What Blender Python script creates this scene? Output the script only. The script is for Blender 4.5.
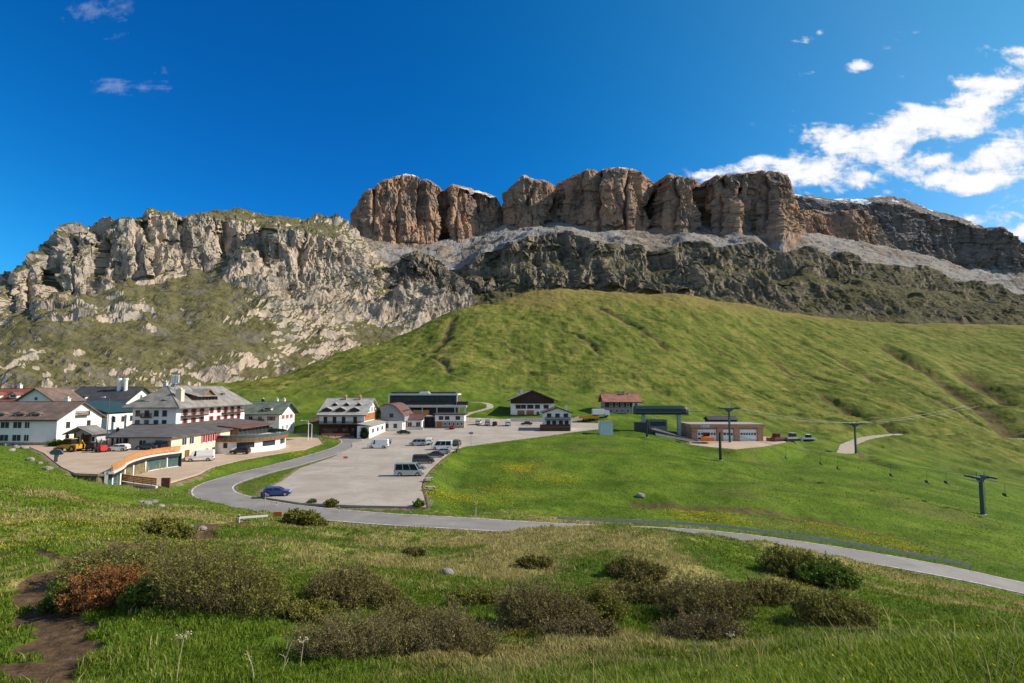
import bpy, bmesh, math, random
import numpy as np
from mathutils import Vector, Matrix

# ------------------------------------------------------------------ camera, sky, sun, exposure
for o in list(bpy.data.objects):
    bpy.data.objects.remove(o)
scene = bpy.context.scene
COL = scene.collection
R = math.radians
F_PX, HORIZON, EYE = 569.0, 389.0, 17.0
PITCH = math.atan((HORIZON - 341.5) / F_PX)
SP, CP = math.sin(PITCH), math.cos(PITCH)

cd = bpy.data.cameras.new('camera')
cd.lens, cd.sensor_width, cd.clip_start, cd.clip_end = 20.0, 36.0, 0.1, 30000.0
cam = bpy.data.objects.new('camera', cd)
COL.objects.link(cam)
cam.location = (0, 0, EYE)
cam.rotation_euler = (math.pi / 2 + PITCH, 0, 0)
scene.camera = cam

SUN_AZ, SUN_EL = 4.0, 36.0        # azimuth measured from +X (right) towards +Y (away)
sun_dir = Vector((math.cos(R(SUN_EL)) * math.cos(R(SUN_AZ)), math.cos(R(SUN_EL)) * math.sin(R(SUN_AZ)), math.sin(R(SUN_EL))))
sl = bpy.data.lights.new('sun', 'SUN')
sl.energy, sl.angle, sl.color = 4.9, R(0.5), (1.0, 0.90, 0.75)
sun = bpy.data.objects.new('sun', sl)
COL.objects.link(sun)
sun.rotation_euler = (-sun_dir).to_track_quat('-Z', 'Y').to_euler()
sun.location = (60, 0, 120)

scene.view_settings.view_transform = 'Standard'
scene.view_settings.look = 'None'
scene.view_settings.exposure = 0.42
scene.view_settings.gamma = 1.0
scene.view_settings.use_curve_mapping = False
scene.cycles.max_bounces = 5
scene.cycles.diffuse_bounces = 2
scene.cycles.transparent_max_bounces = 8


class NT:
    """tiny helper that writes node trees"""
    def __init__(s, tree):
        s.t = tree; s.t.nodes.clear()
    def n(s, kind, ins=None, **props):
        nd = s.t.nodes.new(kind)
        for k, v in props.items():
            setattr(nd, k, v)
        for k, v in (ins or {}).items():
            sk = nd.inputs[k]
            if hasattr(v, 'is_output'):
                s.t.links.new(v, sk)
            else:
                sk.default_value = v
        return nd
    def math(s, op, a, b=0.0, clamp=False):
        return s.n('ShaderNodeMath', {0: a, 1: b}, operation=op, use_clamp=clamp).outputs[0]
    def vmath(s, op, a, b=(0, 0, 0)):
        nd = s.n('ShaderNodeVectorMath', {0: a, 1: b}, operation=op)
        return nd.outputs['Value'] if op in ('DOT_PRODUCT', 'LENGTH') else nd.outputs['Vector']
    def noise(s, vec, scale, detail=4.0, rough=0.55, dist=0.0):
        return s.n('ShaderNodeTexNoise', {'Vector': vec, 'Scale': scale, 'Detail': detail, 'Roughness': rough, 'Distortion': dist}).outputs['Fac']
    def step(s, x, lo, hi):
        return s.n('ShaderNodeMapRange', {'Value': x, 'From Min': lo, 'From Max': hi, 'To Min': 0.0, 'To Max': 1.0}, interpolation_type='SMOOTHSTEP').outputs[0]
    def mix(s, f, a, b, blend='MIX'):
        nd = s.n('ShaderNodeMix', data_type='RGBA', blend_type=blend)
        for i, v in ((0, f), (6, a), (7, b)):
            if hasattr(v, 'is_output'):
                s.t.links.new(v, nd.inputs[i])
            else:
                nd.inputs[i].default_value = v if i == 0 else (*v[:3], 1.0)
        return nd.outputs[2]
    def ramp(s, f, stops):
        nd = s.n('ShaderNodeValToRGB', {'Fac': f})
        e = nd.color_ramp.elements
        while len(e) < len(stops):
            e.new(0.5)
        for el, (p, c) in zip(e, stops):
            el.position = p; el.color = (*c[:3], 1.0)
        return nd.outputs[0]
    def attr(s, name):
        return s.n('ShaderNodeAttribute', attribute_name=name).outputs['Fac']


def pdir(px, py):
    """direction of a pixel's ray, scaled so that y = 1"""
    cx, cy = (px - 512.0) / F_PX, (341.5 - py) / F_PX
    dy = CP - cy * SP
    return cx / dy, (SP + cy * CP) / dy


def P(px, py, Y):
    a, b = pdir(px, py)
    return Vector((a * Y, Y, EYE + b * Y))


def make_world():
    w = bpy.data.worlds.new('World')
    scene.world = w
    w.use_nodes = True
    t = NT(w.node_tree)
    sky = t.n('ShaderNodeTexSky', sky_type='NISHITA', sun_disc=False, sun_elevation=R(SUN_EL),
              sun_rotation=R(90 - SUN_AZ), altitude=2200.0, air_density=1.0, dust_density=0.3, ozone_density=3.0)
    g = t.n('ShaderNodeTexCoord').outputs['Generated']
    hs = t.n('ShaderNodeHueSaturation', {'Color': sky.outputs[0], 'Saturation': 1.32, 'Value': 0.95, 'Hue': 0.493})
    sp = t.n('ShaderNodeSeparateXYZ', {0: g})
    x, y, z = sp.outputs
    # cloud sheet: the direction met with a flat layer overhead
    zz = t.math('MAXIMUM', t.math('ADD', z, 0.03), 0.02)
    qx, qy = t.math('DIVIDE', x, zz), t.math('DIVIDE', y, zz)
    q = t.n('ShaderNodeCombineXYZ', {0: qx, 1: qy, 2: 0.0}).outputs[0]
    yy = t.math('MAXIMUM', y, 0.05)
    a, b = t.math('DIVIDE', x, yy), t.math('DIVIDE', z, yy)
    # where in the sky the cloud banks stand: centre (px,py), half sizes, tilt, weight
    banks = [(985, 98, 100, 34, 30, 1.1), (905, 135, 105, 36, 24, 1.1), (825, 160, 84, 34, 18, 1.1), (1060, 60, 85, 36, 30, 1.1), (755, 166, 56, 14, 14, .95), (960, 170, 90, 26, 18, .8), (1040, 200, 50, 22, 14, .7), (865, 178, 60, 16, 14, .95), (925, 165, 45, 14, 16, .9),
             (1000, 148, 70, 18, 28, 1.05), (985, 180, 64, 14, 12, 1.0), (1050, 140, 50, 20, 20, 1.0), (880, 196, 30, 8, 20, .7), (900, 203, 22, 8, 20, .7), (975, 219, 34, 9, 10, .8), (1025, 232, 36, 11, 12, .85),
             (893, 45, 24, 8, 28, .60), (859, 66, 14, 7, 26, .50), (790, 83, 24, 5, 28, .58), (972, 55, 18, 6, 26, .52), (800, 38, 18, 9, 15, .42), (820, 32, 10, 4, 30, .5),
             (933, 92, 16, 5, 28, .6), (792, 112, 8, 7, 50, .62), (952, 76, 10, 4, 10, .55), (700, 174, 26, 6, 30, .42),
             (86, 12, 46, 20, -15, .62), (112, 86, 26, 18, -50, .5), (158, 82, 24, 15, 30, .42)]
    mask = None
    for (cx, cy, sx, sy, tilt, wt) in banks:
        a0, b0 = pdir(cx, cy)
        c, s_ = math.cos(R(tilt)), math.sin(R(tilt))
        da, db = t.math('SUBTRACT', a, a0), t.math('SUBTRACT', b, b0)
        u = t.math('ADD', t.math('MULTIPLY', da, c * F_PX / sx), t.math('MULTIPLY', db, s_ * F_PX / sx))
        v = t.math('ADD', t.math('MULTIPLY', da, -s_ * F_PX / sy), t.math('MULTIPLY', db, c * F_PX / sy))
        d2 = t.math('ADD', t.math('MULTIPLY', u, u), t.math('MULTIPLY', v, v))
        e = t.math('MULTIPLY', t.math('EXPONENT', t.math('MULTIPLY', d2, -0.8)), wt)
        mask = e if mask is None else t.math('MAXIMUM', mask, e)
    # wispy texture, stretched along the wind
    gn = t.n('ShaderNodeCombineXYZ', {0: a, 1: b, 2: 0.0}).outputs[0]
    mp = t.n('ShaderNodeMapping', {'Vector': gn, 'Rotation': (0, 0, R(-30)), 'Scale': (7.0, 19.0, 1)}).outputs[0]
    n1 = t.noise(mp, 1.0, 8.0, 0.55, 0.5)
    n2 = t.noise(gn, 42.0, 6.0, 0.6, .4)
    nn = t.math('ADD', t.math('MULTIPLY', n1, 0.72), t.math('MULTIPLY', n2, 0.28))
    dens = t.math('ADD', t.math('MULTIPLY', mask, 1.0), t.math('MULTIPLY', t.math('SUBTRACT', nn, 0.572), 4.2))
    front = t.math('MULTIPLY', t.step(y, 0.0, 0.2), t.step(z, 0.02, 0.12))
    veil = t.math('ADD', 0.16, t.math('MULTIPLY', t.step(a, -0.1, 0.3), 0.84))
    front = t.math('MULTIPLY', t.math('MULTIPLY', front, veil), t.step(mask, 0.04, 0.2))
    cl = t.math('MULTIPLY', t.step(dens, 0.16, 0.74), front)
    shade = t.step(dens, 0.3, 1.0)
    ccol = t.mix(shade, (5.6, 6.2, 7.2), (8.0, 8.0, 8.1))
    # polarised sky: darkest a right angle away from the sun
    sd = t.vmath('DOT_PRODUCT', g, (0.807, 0.06, 0.588))
    sd2 = t.math('MULTIPLY', sd, sd)
    pr = t.math('MINIMUM', t.math('ADD', 0.15, t.math('MULTIPLY', t.math('MULTIPLY', sd2, sd2), 9.0)), 2.6)
    pg = t.math('ADD', 0.92, t.math('MULTIPLY', sd2, 1.38))
    pc = t.n('ShaderNodeCombineXYZ', {0: pr, 1: pg, 2: 1.36}).outputs[0]
    skyc = t.mix(1.0, hs.outputs[0], pc, 'MULTIPLY')
    low = t.math('ADD', 0.5, t.math('MULTIPLY', t.step(z, -0.1, 0.22), 0.5))
    skyc = t.mix(1.0, skyc, t.n('ShaderNodeCombineXYZ', {0: low, 1: low, 2: low}).outputs[0], 'MULTIPLY')
    back = t.math('MULTIPLY', t.step(y, 0.05, -0.5), t.step(z, 0.0, 0.3))
    bn = t.step(t.noise(g, 3.0, 6, .6), .38, .62)
    skyc = t.mix(t.math('MULTIPLY', t.math('MULTIPLY', back, bn), .8), skyc, (5.5, 5.6, 5.8))      # unseen broken white cloud added behind the camera to make ambient light less blue
    out = t.mix(cl, skyc, ccol)
    bg = t.n('ShaderNodeBackground', {'Color': out, 'Strength': 0.095})
    o = t.n('ShaderNodeOutputWorld')
    t.t.links.new(bg.outputs[0], o.inputs[0])


make_world()

# ------------------------------------------------------------------ helpers
rng = np.random.default_rng(7)
random.seed(5)


def _hash(ix, iy, iz, seed):
    h = (ix.astype(np.uint32) * np.uint32(374761393) + iy.astype(np.uint32) * np.uint32(668265263)
         + iz.astype(np.uint32) * np.uint32(2246822519) + np.uint32((seed * 3266489917) & 0xffffffff))
    h = (h ^ (h >> np.uint32(13))) * np.uint32(1274126177)
    h = (h ^ (h >> np.uint32(16))) * np.uint32(2654435769)
    return ((h >> np.uint32(9)).astype(np.float32)) / np.float32(4194304.0) - 1.0


def vnoise2(x, y, seed=0):
    xf, yf = np.floor(x), np.floor(y)
    ix, iy = xf.astype(np.int64), yf.astype(np.int64)
    u, v = (x - xf).astype(np.float32), (y - yf).astype(np.float32)
    u = u * u * u * (u * (u * 6 - 15) + 10); v = v * v * v * (v * (v * 6 - 15) + 10)
    z = np.zeros_like(ix)
    a, b = _hash(ix, iy, z, seed), _hash(ix + 1, iy, z, seed)
    c, d = _hash(ix, iy + 1, z, seed), _hash(ix + 1, iy + 1, z, seed)
    return (a + (b - a) * u) * (1 - v) + (c + (d - c) * u) * v


def vnoise3(x, y, z, seed=0):
    xf, yf, zf = np.floor(x), np.floor(y), np.floor(z)
    ix, iy, iz = xf.astype(np.int64), yf.astype(np.int64), zf.astype(np.int64)
    u, v, w = (x - xf).astype(np.float32), (y - yf).astype(np.float32), (z - zf).astype(np.float32)
    u = u * u * (3 - 2 * u); v = v * v * (3 - 2 * v); w = w * w * (3 - 2 * w)
    def pl(k):
        a, b = _hash(ix, iy, iz + k, seed), _hash(ix + 1, iy, iz + k, seed)
        c, d = _hash(ix, iy + 1, iz + k, seed), _hash(ix + 1, iy + 1, iz + k, seed)
        return (a + (b - a) * u) * (1 - v) + (c + (d - c) * u) * v
    p0, p1 = pl(0), pl(1)
    return p0 + (p1 - p0) * w


def fbm2(x, y, octv=4, gain=0.5, seed=0):
    s, amp, tot = 0, 1.0, 0.0
    for k in range(octv):
        c, sn = math.cos(k * 0.9), math.sin(k * 0.9)
        f = 2.03 ** k
        s = s + amp * vnoise2((c * x - sn * y) * f, (sn * x + c * y) * f, seed + k)
        tot += amp; amp *= gain
    return s / tot


def fbm3(x, y, z, octv=4, gain=0.5, seed=0, ridged=False):
    s, amp, tot = 0, 1.0, 0.0
    for k in range(octv):
        f = 2.03 ** k
        n = vnoise3(x * f + k * 3.1, y * f - k * 1.7, z * f, seed + k)
        if ridged:
            n = 1 - 2 * np.abs(n)
        s = s + amp * n
        tot += amp; amp *= gain
    return s / tot


def sstep(lo, hi, x):
    t = np.clip((x - lo) / (hi - lo), 0, 1)
    return t * t * (3 - 2 * t)


def link(name, me, mat=None, parent=None, kind=None):
    o = bpy.data.objects.new(name, me)
    COL.objects.link(o)
    if mat is not None:
        for m in (mat if isinstance(mat, (list, tuple)) else [mat]):
            me.materials.append(m)
    if parent is not None:
        o.parent = parent
    if kind:
        o['kind'] = kind
    return o


def np_mesh(name, verts, faces, smooth=False, attrs=None):
    """verts (n,3), faces (m,3|4) -> mesh"""
    me = bpy.data.meshes.new(name)
    verts = np.ascontiguousarray(verts, dtype=np.float32)
    faces = np.ascontiguousarray(faces, dtype=np.int32)
    k = faces.shape[1]
    me.vertices.add(len(verts)); me.vertices.foreach_set('co', verts.ravel())
    me.loops.add(faces.size); me.loops.foreach_set('vertex_index', faces.ravel())
    me.polygons.add(len(faces))
    me.polygons.foreach_set('loop_start', np.arange(0, faces.size, k, dtype=np.int32))
    me.polygons.foreach_set('loop_total', np.full(len(faces), k, dtype=np.int32))
    me.polygons.foreach_set('use_smooth', np.full(len(faces), smooth, dtype=bool))
    me.update(calc_edges=True)
    for nm, val in (attrs or {}).items():
        at = me.attributes.new(nm, 'FLOAT', 'POINT')
        at.data.foreach_set('value', np.ascontiguousarray(val, dtype=np.float32).ravel())
    return me


def grid_faces(nr, nc):
    i = np.arange((nr - 1) * (nc - 1))
    r, c = i // (nc - 1), i % (nc - 1)
    a = r * nc + c
    return np.stack([a, a + 1, a + nc + 1, a + nc], 1)


def new_mat(name):
    m = bpy.data.materials.new(name)
    m.use_nodes = True
    return m, NT(m.node_tree)


def finish(t, color, rough=0.8, bump=None, dist=0.1, strength=1.0, metallic=0.0, spec=0.3, **more):
    ins = {'Base Color': color if hasattr(color, 'is_output') else (*color[:3], 1.0), 'Roughness': rough, 'Metallic': metallic, 'Specular IOR Level': spec}
    ins.update(more)
    if bump is not None:
        ins['Normal'] = t.n('ShaderNodeBump', {'Height': bump, 'Distance': dist, 'Strength': strength}).outputs[0]
    b = t.n('ShaderNodeBsdfPrincipled', ins)
    o = t.n('ShaderNodeOutputMaterial')
    t.t.links.new(b.outputs[0], o.inputs[0])
    return b
# ------------------------------------------------------------------ the ground
# control points: (px, py, depth).  They become 3-D heights; a thin-plate spline runs through them.
CP_T = []
def col(Y, *pts):
    for px, py in pts:
        CP_T.append((px, py, Y))
col(1.5, (0, 1034), (512, 1034), (1024, 1034))
col(3, (0, 850), (300, 835), (600, 790), (760, 735), (900, 715), (1024, 705))
col(5, (0, 800), (300, 790), (540, 726), (620, 706), (760, 676), (900, 657), (1024, 650))
col(8, (1024, 656), (900, 662), (760, 674), (600, 696), (400, 740), (200, 742), (0, 735))
col(14, (1024, 648), (900, 648), (760, 658), (600, 676), (400, 686), (200, 683), (0, 676))
col(22, (1024, 633), (900, 633), (760, 640), (600, 645), (400, 640), (200, 614), (100, 612), (0, 620))
col(32, (1024, 622), (900, 620), (760, 614), (600, 606), (400, 596), (200, 571), (100, 566), (0, 575))
col(45, (1024, 612), (900, 596), (760, 576), (600, 565), (450, 561), (300, 546), (200, 538), (100, 527), (0, 522))
col(56, (1024, 604), (900, 580), (760, 556), (680, 543), (600, 541), (520, 546), (450, 547))
col(62, (545, 533), (600, 528.5), (640, 529), (672, 536), (500, 540), (760, 549))
col(68, (450, 533), (380, 529), (330, 527), (300, 525), (250, 520))
col(60, (200, 520), (250, 530), (300, 533))
col(80, (600, 524), (760, 530), (900, 551), (1024, 571), (1200, 610), (500, 521))
col(88, (600, 516), (760, 522), (900, 541), (500, 514), (1024, 561))
col(105, (600, 497), (760, 502), (900, 524), (1024, 543), (500, 496), (440, 494))
col(130, (600, 474), (700, 480), (760, 485), (500, 473), (440, 472), (900, 503), (1024, 525))
col(160, (600, 450), (500, 448), (700, 460), (760, 470), (900, 485), (1024, 511))
col(200, (600, 433), (700, 443), (760, 451), (860, 461), (900, 466), (1024, 493), (500, 434))
col(250, (620, 415), (760, 437), (860, 450), (1024, 474), (540, 413), (450, 413), (380, 412))
col(300, (620, 402), (760, 421), (900, 439), (1024, 458), (540, 398), (450, 392), (400, 392), (320, 392))
col(420, (620, 371), (760, 396), (900, 414), (1024, 431), (540, 367), (450, 363), (400, 367), (300, 372), (250, 379))
col(560, (620, 340), (760, 366), (900, 386), (1024, 404), (540, 338), (450, 338), (400, 346), (340, 352))
col(740, (620, 311), (760, 333), (900, 358), (1024, 376), (540, 309), (450, 313))
col(900, (620, 292), (700, 299), (760, 314), (900, 338), (1024, 348), (540, 290))
col(1100, (700, 304), (760, 310), (900, 322), (1024, 324))
col(1150, (540, 312), (620, 312))
col(1400, (760, 335), (900, 345), (1024, 345), (1200, 360))
col(1000, (450, 335)); col(820, (400, 352)); col(650, (300, 384)); col(560, (250, 395)); col(520, (210, 400))
col(420, (0, 405), (100, 402), (-150, 412))
col(400, (210, 383)); col(330, (215, 391), (150, 399)); col(300, (100, 399), (0, 396), (260, 391))
col(230, (0, 405), (100, 412), (170, 413), (250, 417), (330, 412))
col(170, (0, 420), (-150, 425))
col(130, (0, 441), (60, 447)); col(160, (100, 444), (170, 447), (250, 445))
col(100, (60, 468)); col(120, (100, 465)); col(85, (0, 461)); col(65, (0, 482)); col(84, (100, 486)); col(85, (170, 492)); col(74, (150, 501)); col(58, (50, 500))
col(60, (100, 508)); col(110, (170, 473)); col(125, (200, 464)); col(118, (230, 468)); col(145, (300, 452))
col(3000, (0, 395), (500, 392), (1024, 392))


def _tps_fit(c, v, lam=1e-5):
    n = len(c)
    d = np.linalg.norm(c[:, None] - c[None], axis=2)
    K = np.where(d > 0, d * d * np.log(d + 1e-12), 0) + lam * np.eye(n)
    Pm = np.hstack([np.ones((n, 1)), c])
    A = np.zeros((n + 3, n + 3)); A[:n, :n] = K; A[:n, n:] = Pm; A[n:, :n] = Pm.T
    return np.linalg.solve(A, np.concatenate([v, np.zeros(3)]))


_c, _v = [], []
for (px, py, Y) in CP_T:
    a, b = pdir(px, py)
    r = Y * math.hypot(1, a)
    _c.append((math.atan(a) * 1.6, math.log(r))); _v.append(b * Y / r)
_c = np.array(_c); _v = np.array(_v)
_w = _tps_fit(_c, _v)
AZ_LIM = R(47)


def _tps(az, lr):
    az = np.clip(az, -AZ_LIM, AZ_LIM) * 1.6
    out = _w[-3] + _w[-2] * az + _w[-1] * lr
    for (cx, cy), w in zip(_c, _w[:-3]):
        d2 = (az - cx) ** 2 + (lr - cy) ** 2 + 1e-12
        out += (0.5 * w) * d2 * np.log(d2)
    return out


# coarse lookup table of the spline, then bilinear
_NA, _NR = 260, 420
_AZ = np.linspace(-AZ_LIM, AZ_LIM, _NA)
_LR = np.linspace(math.log(1.0), math.log(4200.0), _NR)
_TAB = _tps(*np.meshgrid(_AZ, _LR)).astype(np.float64)


def base_z(X, Y):
    X = np.asarray(X, float); Y = np.asarray(Y, float)
    az = np.clip(np.arctan2(X, np.maximum(Y, 1e-3)), -AZ_LIM, AZ_LIM)
    r = np.hypot(X, Y)
    lr = np.clip(np.log(np.maximum(r, 1.2)), _LR[0], _LR[-1])
    fa = (az + AZ_LIM) / (2 * AZ_LIM) * (_NA - 1.001)
    fr = (lr - _LR[0]) / (_LR[-1] - _LR[0]) * (_NR - 1.001)
    ia, ir = fa.astype(int), fr.astype(int)
    u, v = fa - ia, fr - ir
    e = (_TAB[ir, ia] * (1 - u) + _TAB[ir, ia + 1] * u) * (1 - v) + (_TAB[ir + 1, ia] * (1 - u) + _TAB[ir + 1, ia + 1] * u) * v
    z = EYE + e * r
    k = sstep(1.5, 3.2, r)
    return z * k + 15.3 * (1 - k)


def poly_dist(X, Y, pts):
    """distance to a polyline and height/width interpolated along it; pts (n, 3+)"""
    pts = np.asarray(pts, float)
    best = np.full(X.shape, 1e9); bz = np.zeros(X.shape + (pts.shape[1] - 2,))
    for a, b in zip(pts[:-1], pts[1:]):
        d = b[:2] - a[:2]
        t = np.clip(((X - a[0]) * d[0] + (Y - a[1]) * d[1]) / (d @ d + 1e-9), 0, 1)
        ds = np.hypot(X - a[0] - t * d[0], Y - a[1] - t * d[1])
        m = ds < best
        best = np.where(m, ds, best)
        bz = np.where(m[..., None], a[2:] + t[..., None] * (b[2:] - a[2:]), bz)
    return best, bz


def in_poly(X, Y, poly):
    ins = np.zeros(X.shape, bool)
    n = len(poly)
    for i in range(n):
        x1, y1 = poly[i][:2]; x2, y2 = poly[(i + 1) % n][:2]
        c = ((y1 > Y) != (y2 > Y)) & (X < (x2 - x1) * (Y - y1) / ((y2 - y1) if y2 != y1 else 1e-9) + x1)
        ins ^= c
    return ins


def spline(pts, step=2.0):
    """Catmull-Rom through points, resampled"""
    pts = np.asarray(pts, float)
    p = np.vstack([2 * pts[0] - pts[1], pts, 2 * pts[-1] - pts[-2]])
    out = []
    for i in range(1, len(p) - 2):
        L = np.linalg.norm(p[i + 1][:2] - p[i][:2])
        n = max(2, int(L / step))
        for k in range(n):
            t = k / n
            out.append(0.5 * ((2 * p[i]) + (-p[i - 1] + p[i + 1]) * t + (2 * p[i - 1] - 5 * p[i] + 4 * p[i + 1] - p[i + 2]) * t * t
                              + (-p[i - 1] + 3 * p[i] - 3 * p[i + 1] + p[i + 2]) * t ** 3))
    out.append(p[-2])
    return np.array(out)


def on_z(px, py, z):
    a, b = pdir(px, py)
    Y = (z - EYE) / b
    return (a * Y, Y, z)


def hit_base(px, py):
    """first point of the spline ground under a pixel"""
    a, b = pdir(px, py)
    Y = np.exp(np.linspace(math.log(3), math.log(2500), 3000))
    d = EYE + b * Y - base_z(a * Y, Y)
    i = int(np.argmax(d < 0))
    if d[i] >= 0:
        return None
    return (a * Y[i], Y[i], EYE + b * Y[i])


def ground_line(pts, step):
    h = [hit_base(*p) for p in pts]
    for p, q in zip(pts, h):
        if q is None or (max(abs(q[0]), q[1]) < 60 and p[1] < 500):
            print('NOHIT', p, q)
    h = [q for q in h if q is not None]
    return spline(h, step) if len(h) > 1 else None


def lot_z(Y):
    return np.interp(Y, [60, 100, 150, 240], [-0.2, 0.0, 0.8, 3.1])


def on_lot(px, py):
    a, b = pdir(px, py)
    Y = np.linspace(60, 300, 4000)
    i = int(np.argmin(np.abs(EYE + b * Y - lot_z(Y))))
    return (a * Y[i], Y[i], float(lot_z(Y[i])))


# main road (px, py, z)
ROAD_MAIN = spline([on_z(*p) for p in [(1500, 668, -11), (1250, 630, -9), (1120, 607, -7.6), (1024, 588, -6.2), (950, 572, -5.0), (860, 556, -3.8), (760, 541.5, -2.6), (680, 534, -2.0), (560, 529, -1.2),
                                       (450, 522.5, -.5), (380, 518.5, -.5), (310, 512.5, -.45), (262, 506, -.4), (232, 500, -.3), (214, 493, -.15), (218, 484.5, 0),
                                       (250, 474, .1), (290, 464, .3), (325, 454, .6), (347, 446.5, .9)]]
                   + [on_lot(*p) for p in [(352, 440.5), (338, 436.5), (310, 434.5), (285, 434), (262, 434.5)]], 1.5)
HALF_W = 3.3
# car park and other paved or gravelled ground: outline on its own gentle plane
LOT = [on_lot(*p) for p in [(264, 497), (300, 502.5), (350, 505), (400, 506), (426, 507), (424, 497), (421, 487), (423, 478), (430, 469), (441, 459), (452, 451), (463, 446.5),
                            (500, 441.5), (540, 436.5), (575, 431.5), (606, 428), (606, 423.5), (560, 422), (500, 422), (440, 422.5), (400, 424),
                            (372, 431), (355, 433), (352, 441), (352, 447), (332, 457.5), (300, 468), (282, 481), (262, 491)]]
def fore_z(Y):
    return np.interp(Y, [80, 95, 125, 160, 200], [1.2, 1.2, 1.2, 1.45, 2.0])
def yard_z(Y):
    return np.interp(Y, [80, 100, 131, 160], [4.0, 4.05, 4.5, 5.0])
def on_surf(px, py, zf):
    a, b = pdir(px, py)
    Y = np.linspace(65, 300, 4000)
    i = int(np.argmin(np.abs(EYE + b * Y - zf(Y))))
    return (a * Y[i], Y[i], float(zf(Y[i])))
def hit_plane(px, py, z):
    a, b = pdir(px, py)
    return (a * (z - EYE) / b, (z - EYE) / b, z)
FORE = [on_surf(*p, fore_z) for p in [(136, 486), (150, 488), (172, 481), (196, 474), (212, 467), (240, 460), (275, 454), (305, 449), (322, 443), (318, 438), (300, 437), (280, 438)]] + \
       [(-66, 175, 1.7), (-73, 165, 1.5), (-75, 140, 1.3), (-71.5, 121, 1.2), (-68.6, 119, 1.2), (-70.2, 112.6, 1.2), (-68.9, 104.4, 1.2), (-65, 95, 1.2), (-62.6, 90, 1.2)]
APRON = [hit_plane(*p, -1.55) for p in [(688, 440), (690, 444.5), (712, 447), (735, 449), (762, 446.5), (785, 442), (790, 438.5), (765, 436.5), (700, 436)]]
YARD = [(-62.2, 89.0), (-64.7, 95.0), (-69.0, 104.6), (-70.4, 112.8), (-68.9, 118.8), (-71.8, 121.2), (-84, 121.2), (-95, 146), (-112, 146), (-112, 128)] + \
       [on_surf(*p, yard_z)[:2] for p in [(30, 447), (44, 453), (50, 458), (62, 467), (75, 473), (98, 474)]]
YARD = [(p[0], p[1], float(yard_z(p[1]))) for p in YARD]
# raised gravel terrace of the left yard sits at the same level
TRACKS = [  # gravel tracks: (points by pixel, half width)
    ([(902, 434), (872, 437), (850, 444), (846, 453)], 3.2),
    ([(1090, 438), (1024, 438.5), (960, 438), (902, 435)], 0.9),
    ([(470, 402), (486, 403), (489, 408), (466, 414)], 1.6),
    ([(468, 416), (520, 415.5), (560, 415.5), (600, 416)], 1.7),
]
TRACKS = [(ground_line(pts, 4.0), w) for pts, w in TRACKS]
# brown footpath and bare soil in the foreground (px, py), half width
PATHS = [
    ([(52, 690), (55, 660), (52, 635), (44, 612), (30, 600), (34, 590), (60, 575), (90, 562), (120, 553), (150, 545), (185, 538), (215, 529), (240, 524)], 1.0),
    ([(0, 556), (30, 560), (60, 566), (85, 566)], 0.5),
    ([(20, 495), (60, 502), (100, 510)], 0.35),
    ([(612, 640), (600, 628), (585, 620), (570, 612)], 0.35),
]
PATHS = [(ground_line(pts, 0.7), w) for pts, w in PATHS]
GULLIES = [  # ditches and erosion edges on the slope (pixels), half width, depth
    ([(885, 345), (915, 362), (945, 380), (975, 400), (1000, 418), (1030, 438)], 16, 12),
    ([(965, 368), (990, 383), (1030, 405)], 24, 17),
    ([(820, 395), (850, 410), (880, 424), (900, 434)], 5, 3),
    ([(600, 307), (620, 318), (640, 330), (668, 352)], 6, 3.0),
    ([(690, 322), (720, 335), (760, 352), (800, 375)], 6, 2.5),
    ([(455, 318), (448, 328), (446, 338), (430, 350)], 6, 3.0),
    ([(850, 450), (880, 462), (920, 473), (960, 483)], 4, 1.5),
    ([(640, 500), (700, 503), (760, 508), (840, 520), (920, 536), (1020, 562)], 5, 1.2),
    ([(770, 322), (800, 330), (860, 348)], 9, 5), ([(800, 340), (850, 365), (890, 388)], 6, 3),
    ([(700, 312), (750, 334), (800, 352), (850, 376)], 3, 2.2), ([(740, 345), (800, 368), (870, 396), (930, 420)], 3.5, 2.4), ([(660, 345), (710, 366), (770, 392)], 3, 1.8), ([(880, 372), (930, 396), (985, 424)], 4, 3),
    ([(560, 330), (585, 341), (600, 356)], 3, 1.8), ([(500, 345), (525, 352), (560, 351)], 2.5, 1.4), ([(640, 315), (690, 335), (740, 362)], 2.5, 1.6), ([(420, 352), (440, 362), (450, 374)], 3, 2),
]
GULLIES = [(ground_line(pts, 6.0), w, d) for pts, w, d in GULLIES]
GULLIES = [g for g in GULLIES if g[0] is not None]


def bed(z, d, target, inner, blend):
    k = 1 - sstep(inner, inner + blend, d)
    return z * (1 - k) + target * k


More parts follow.
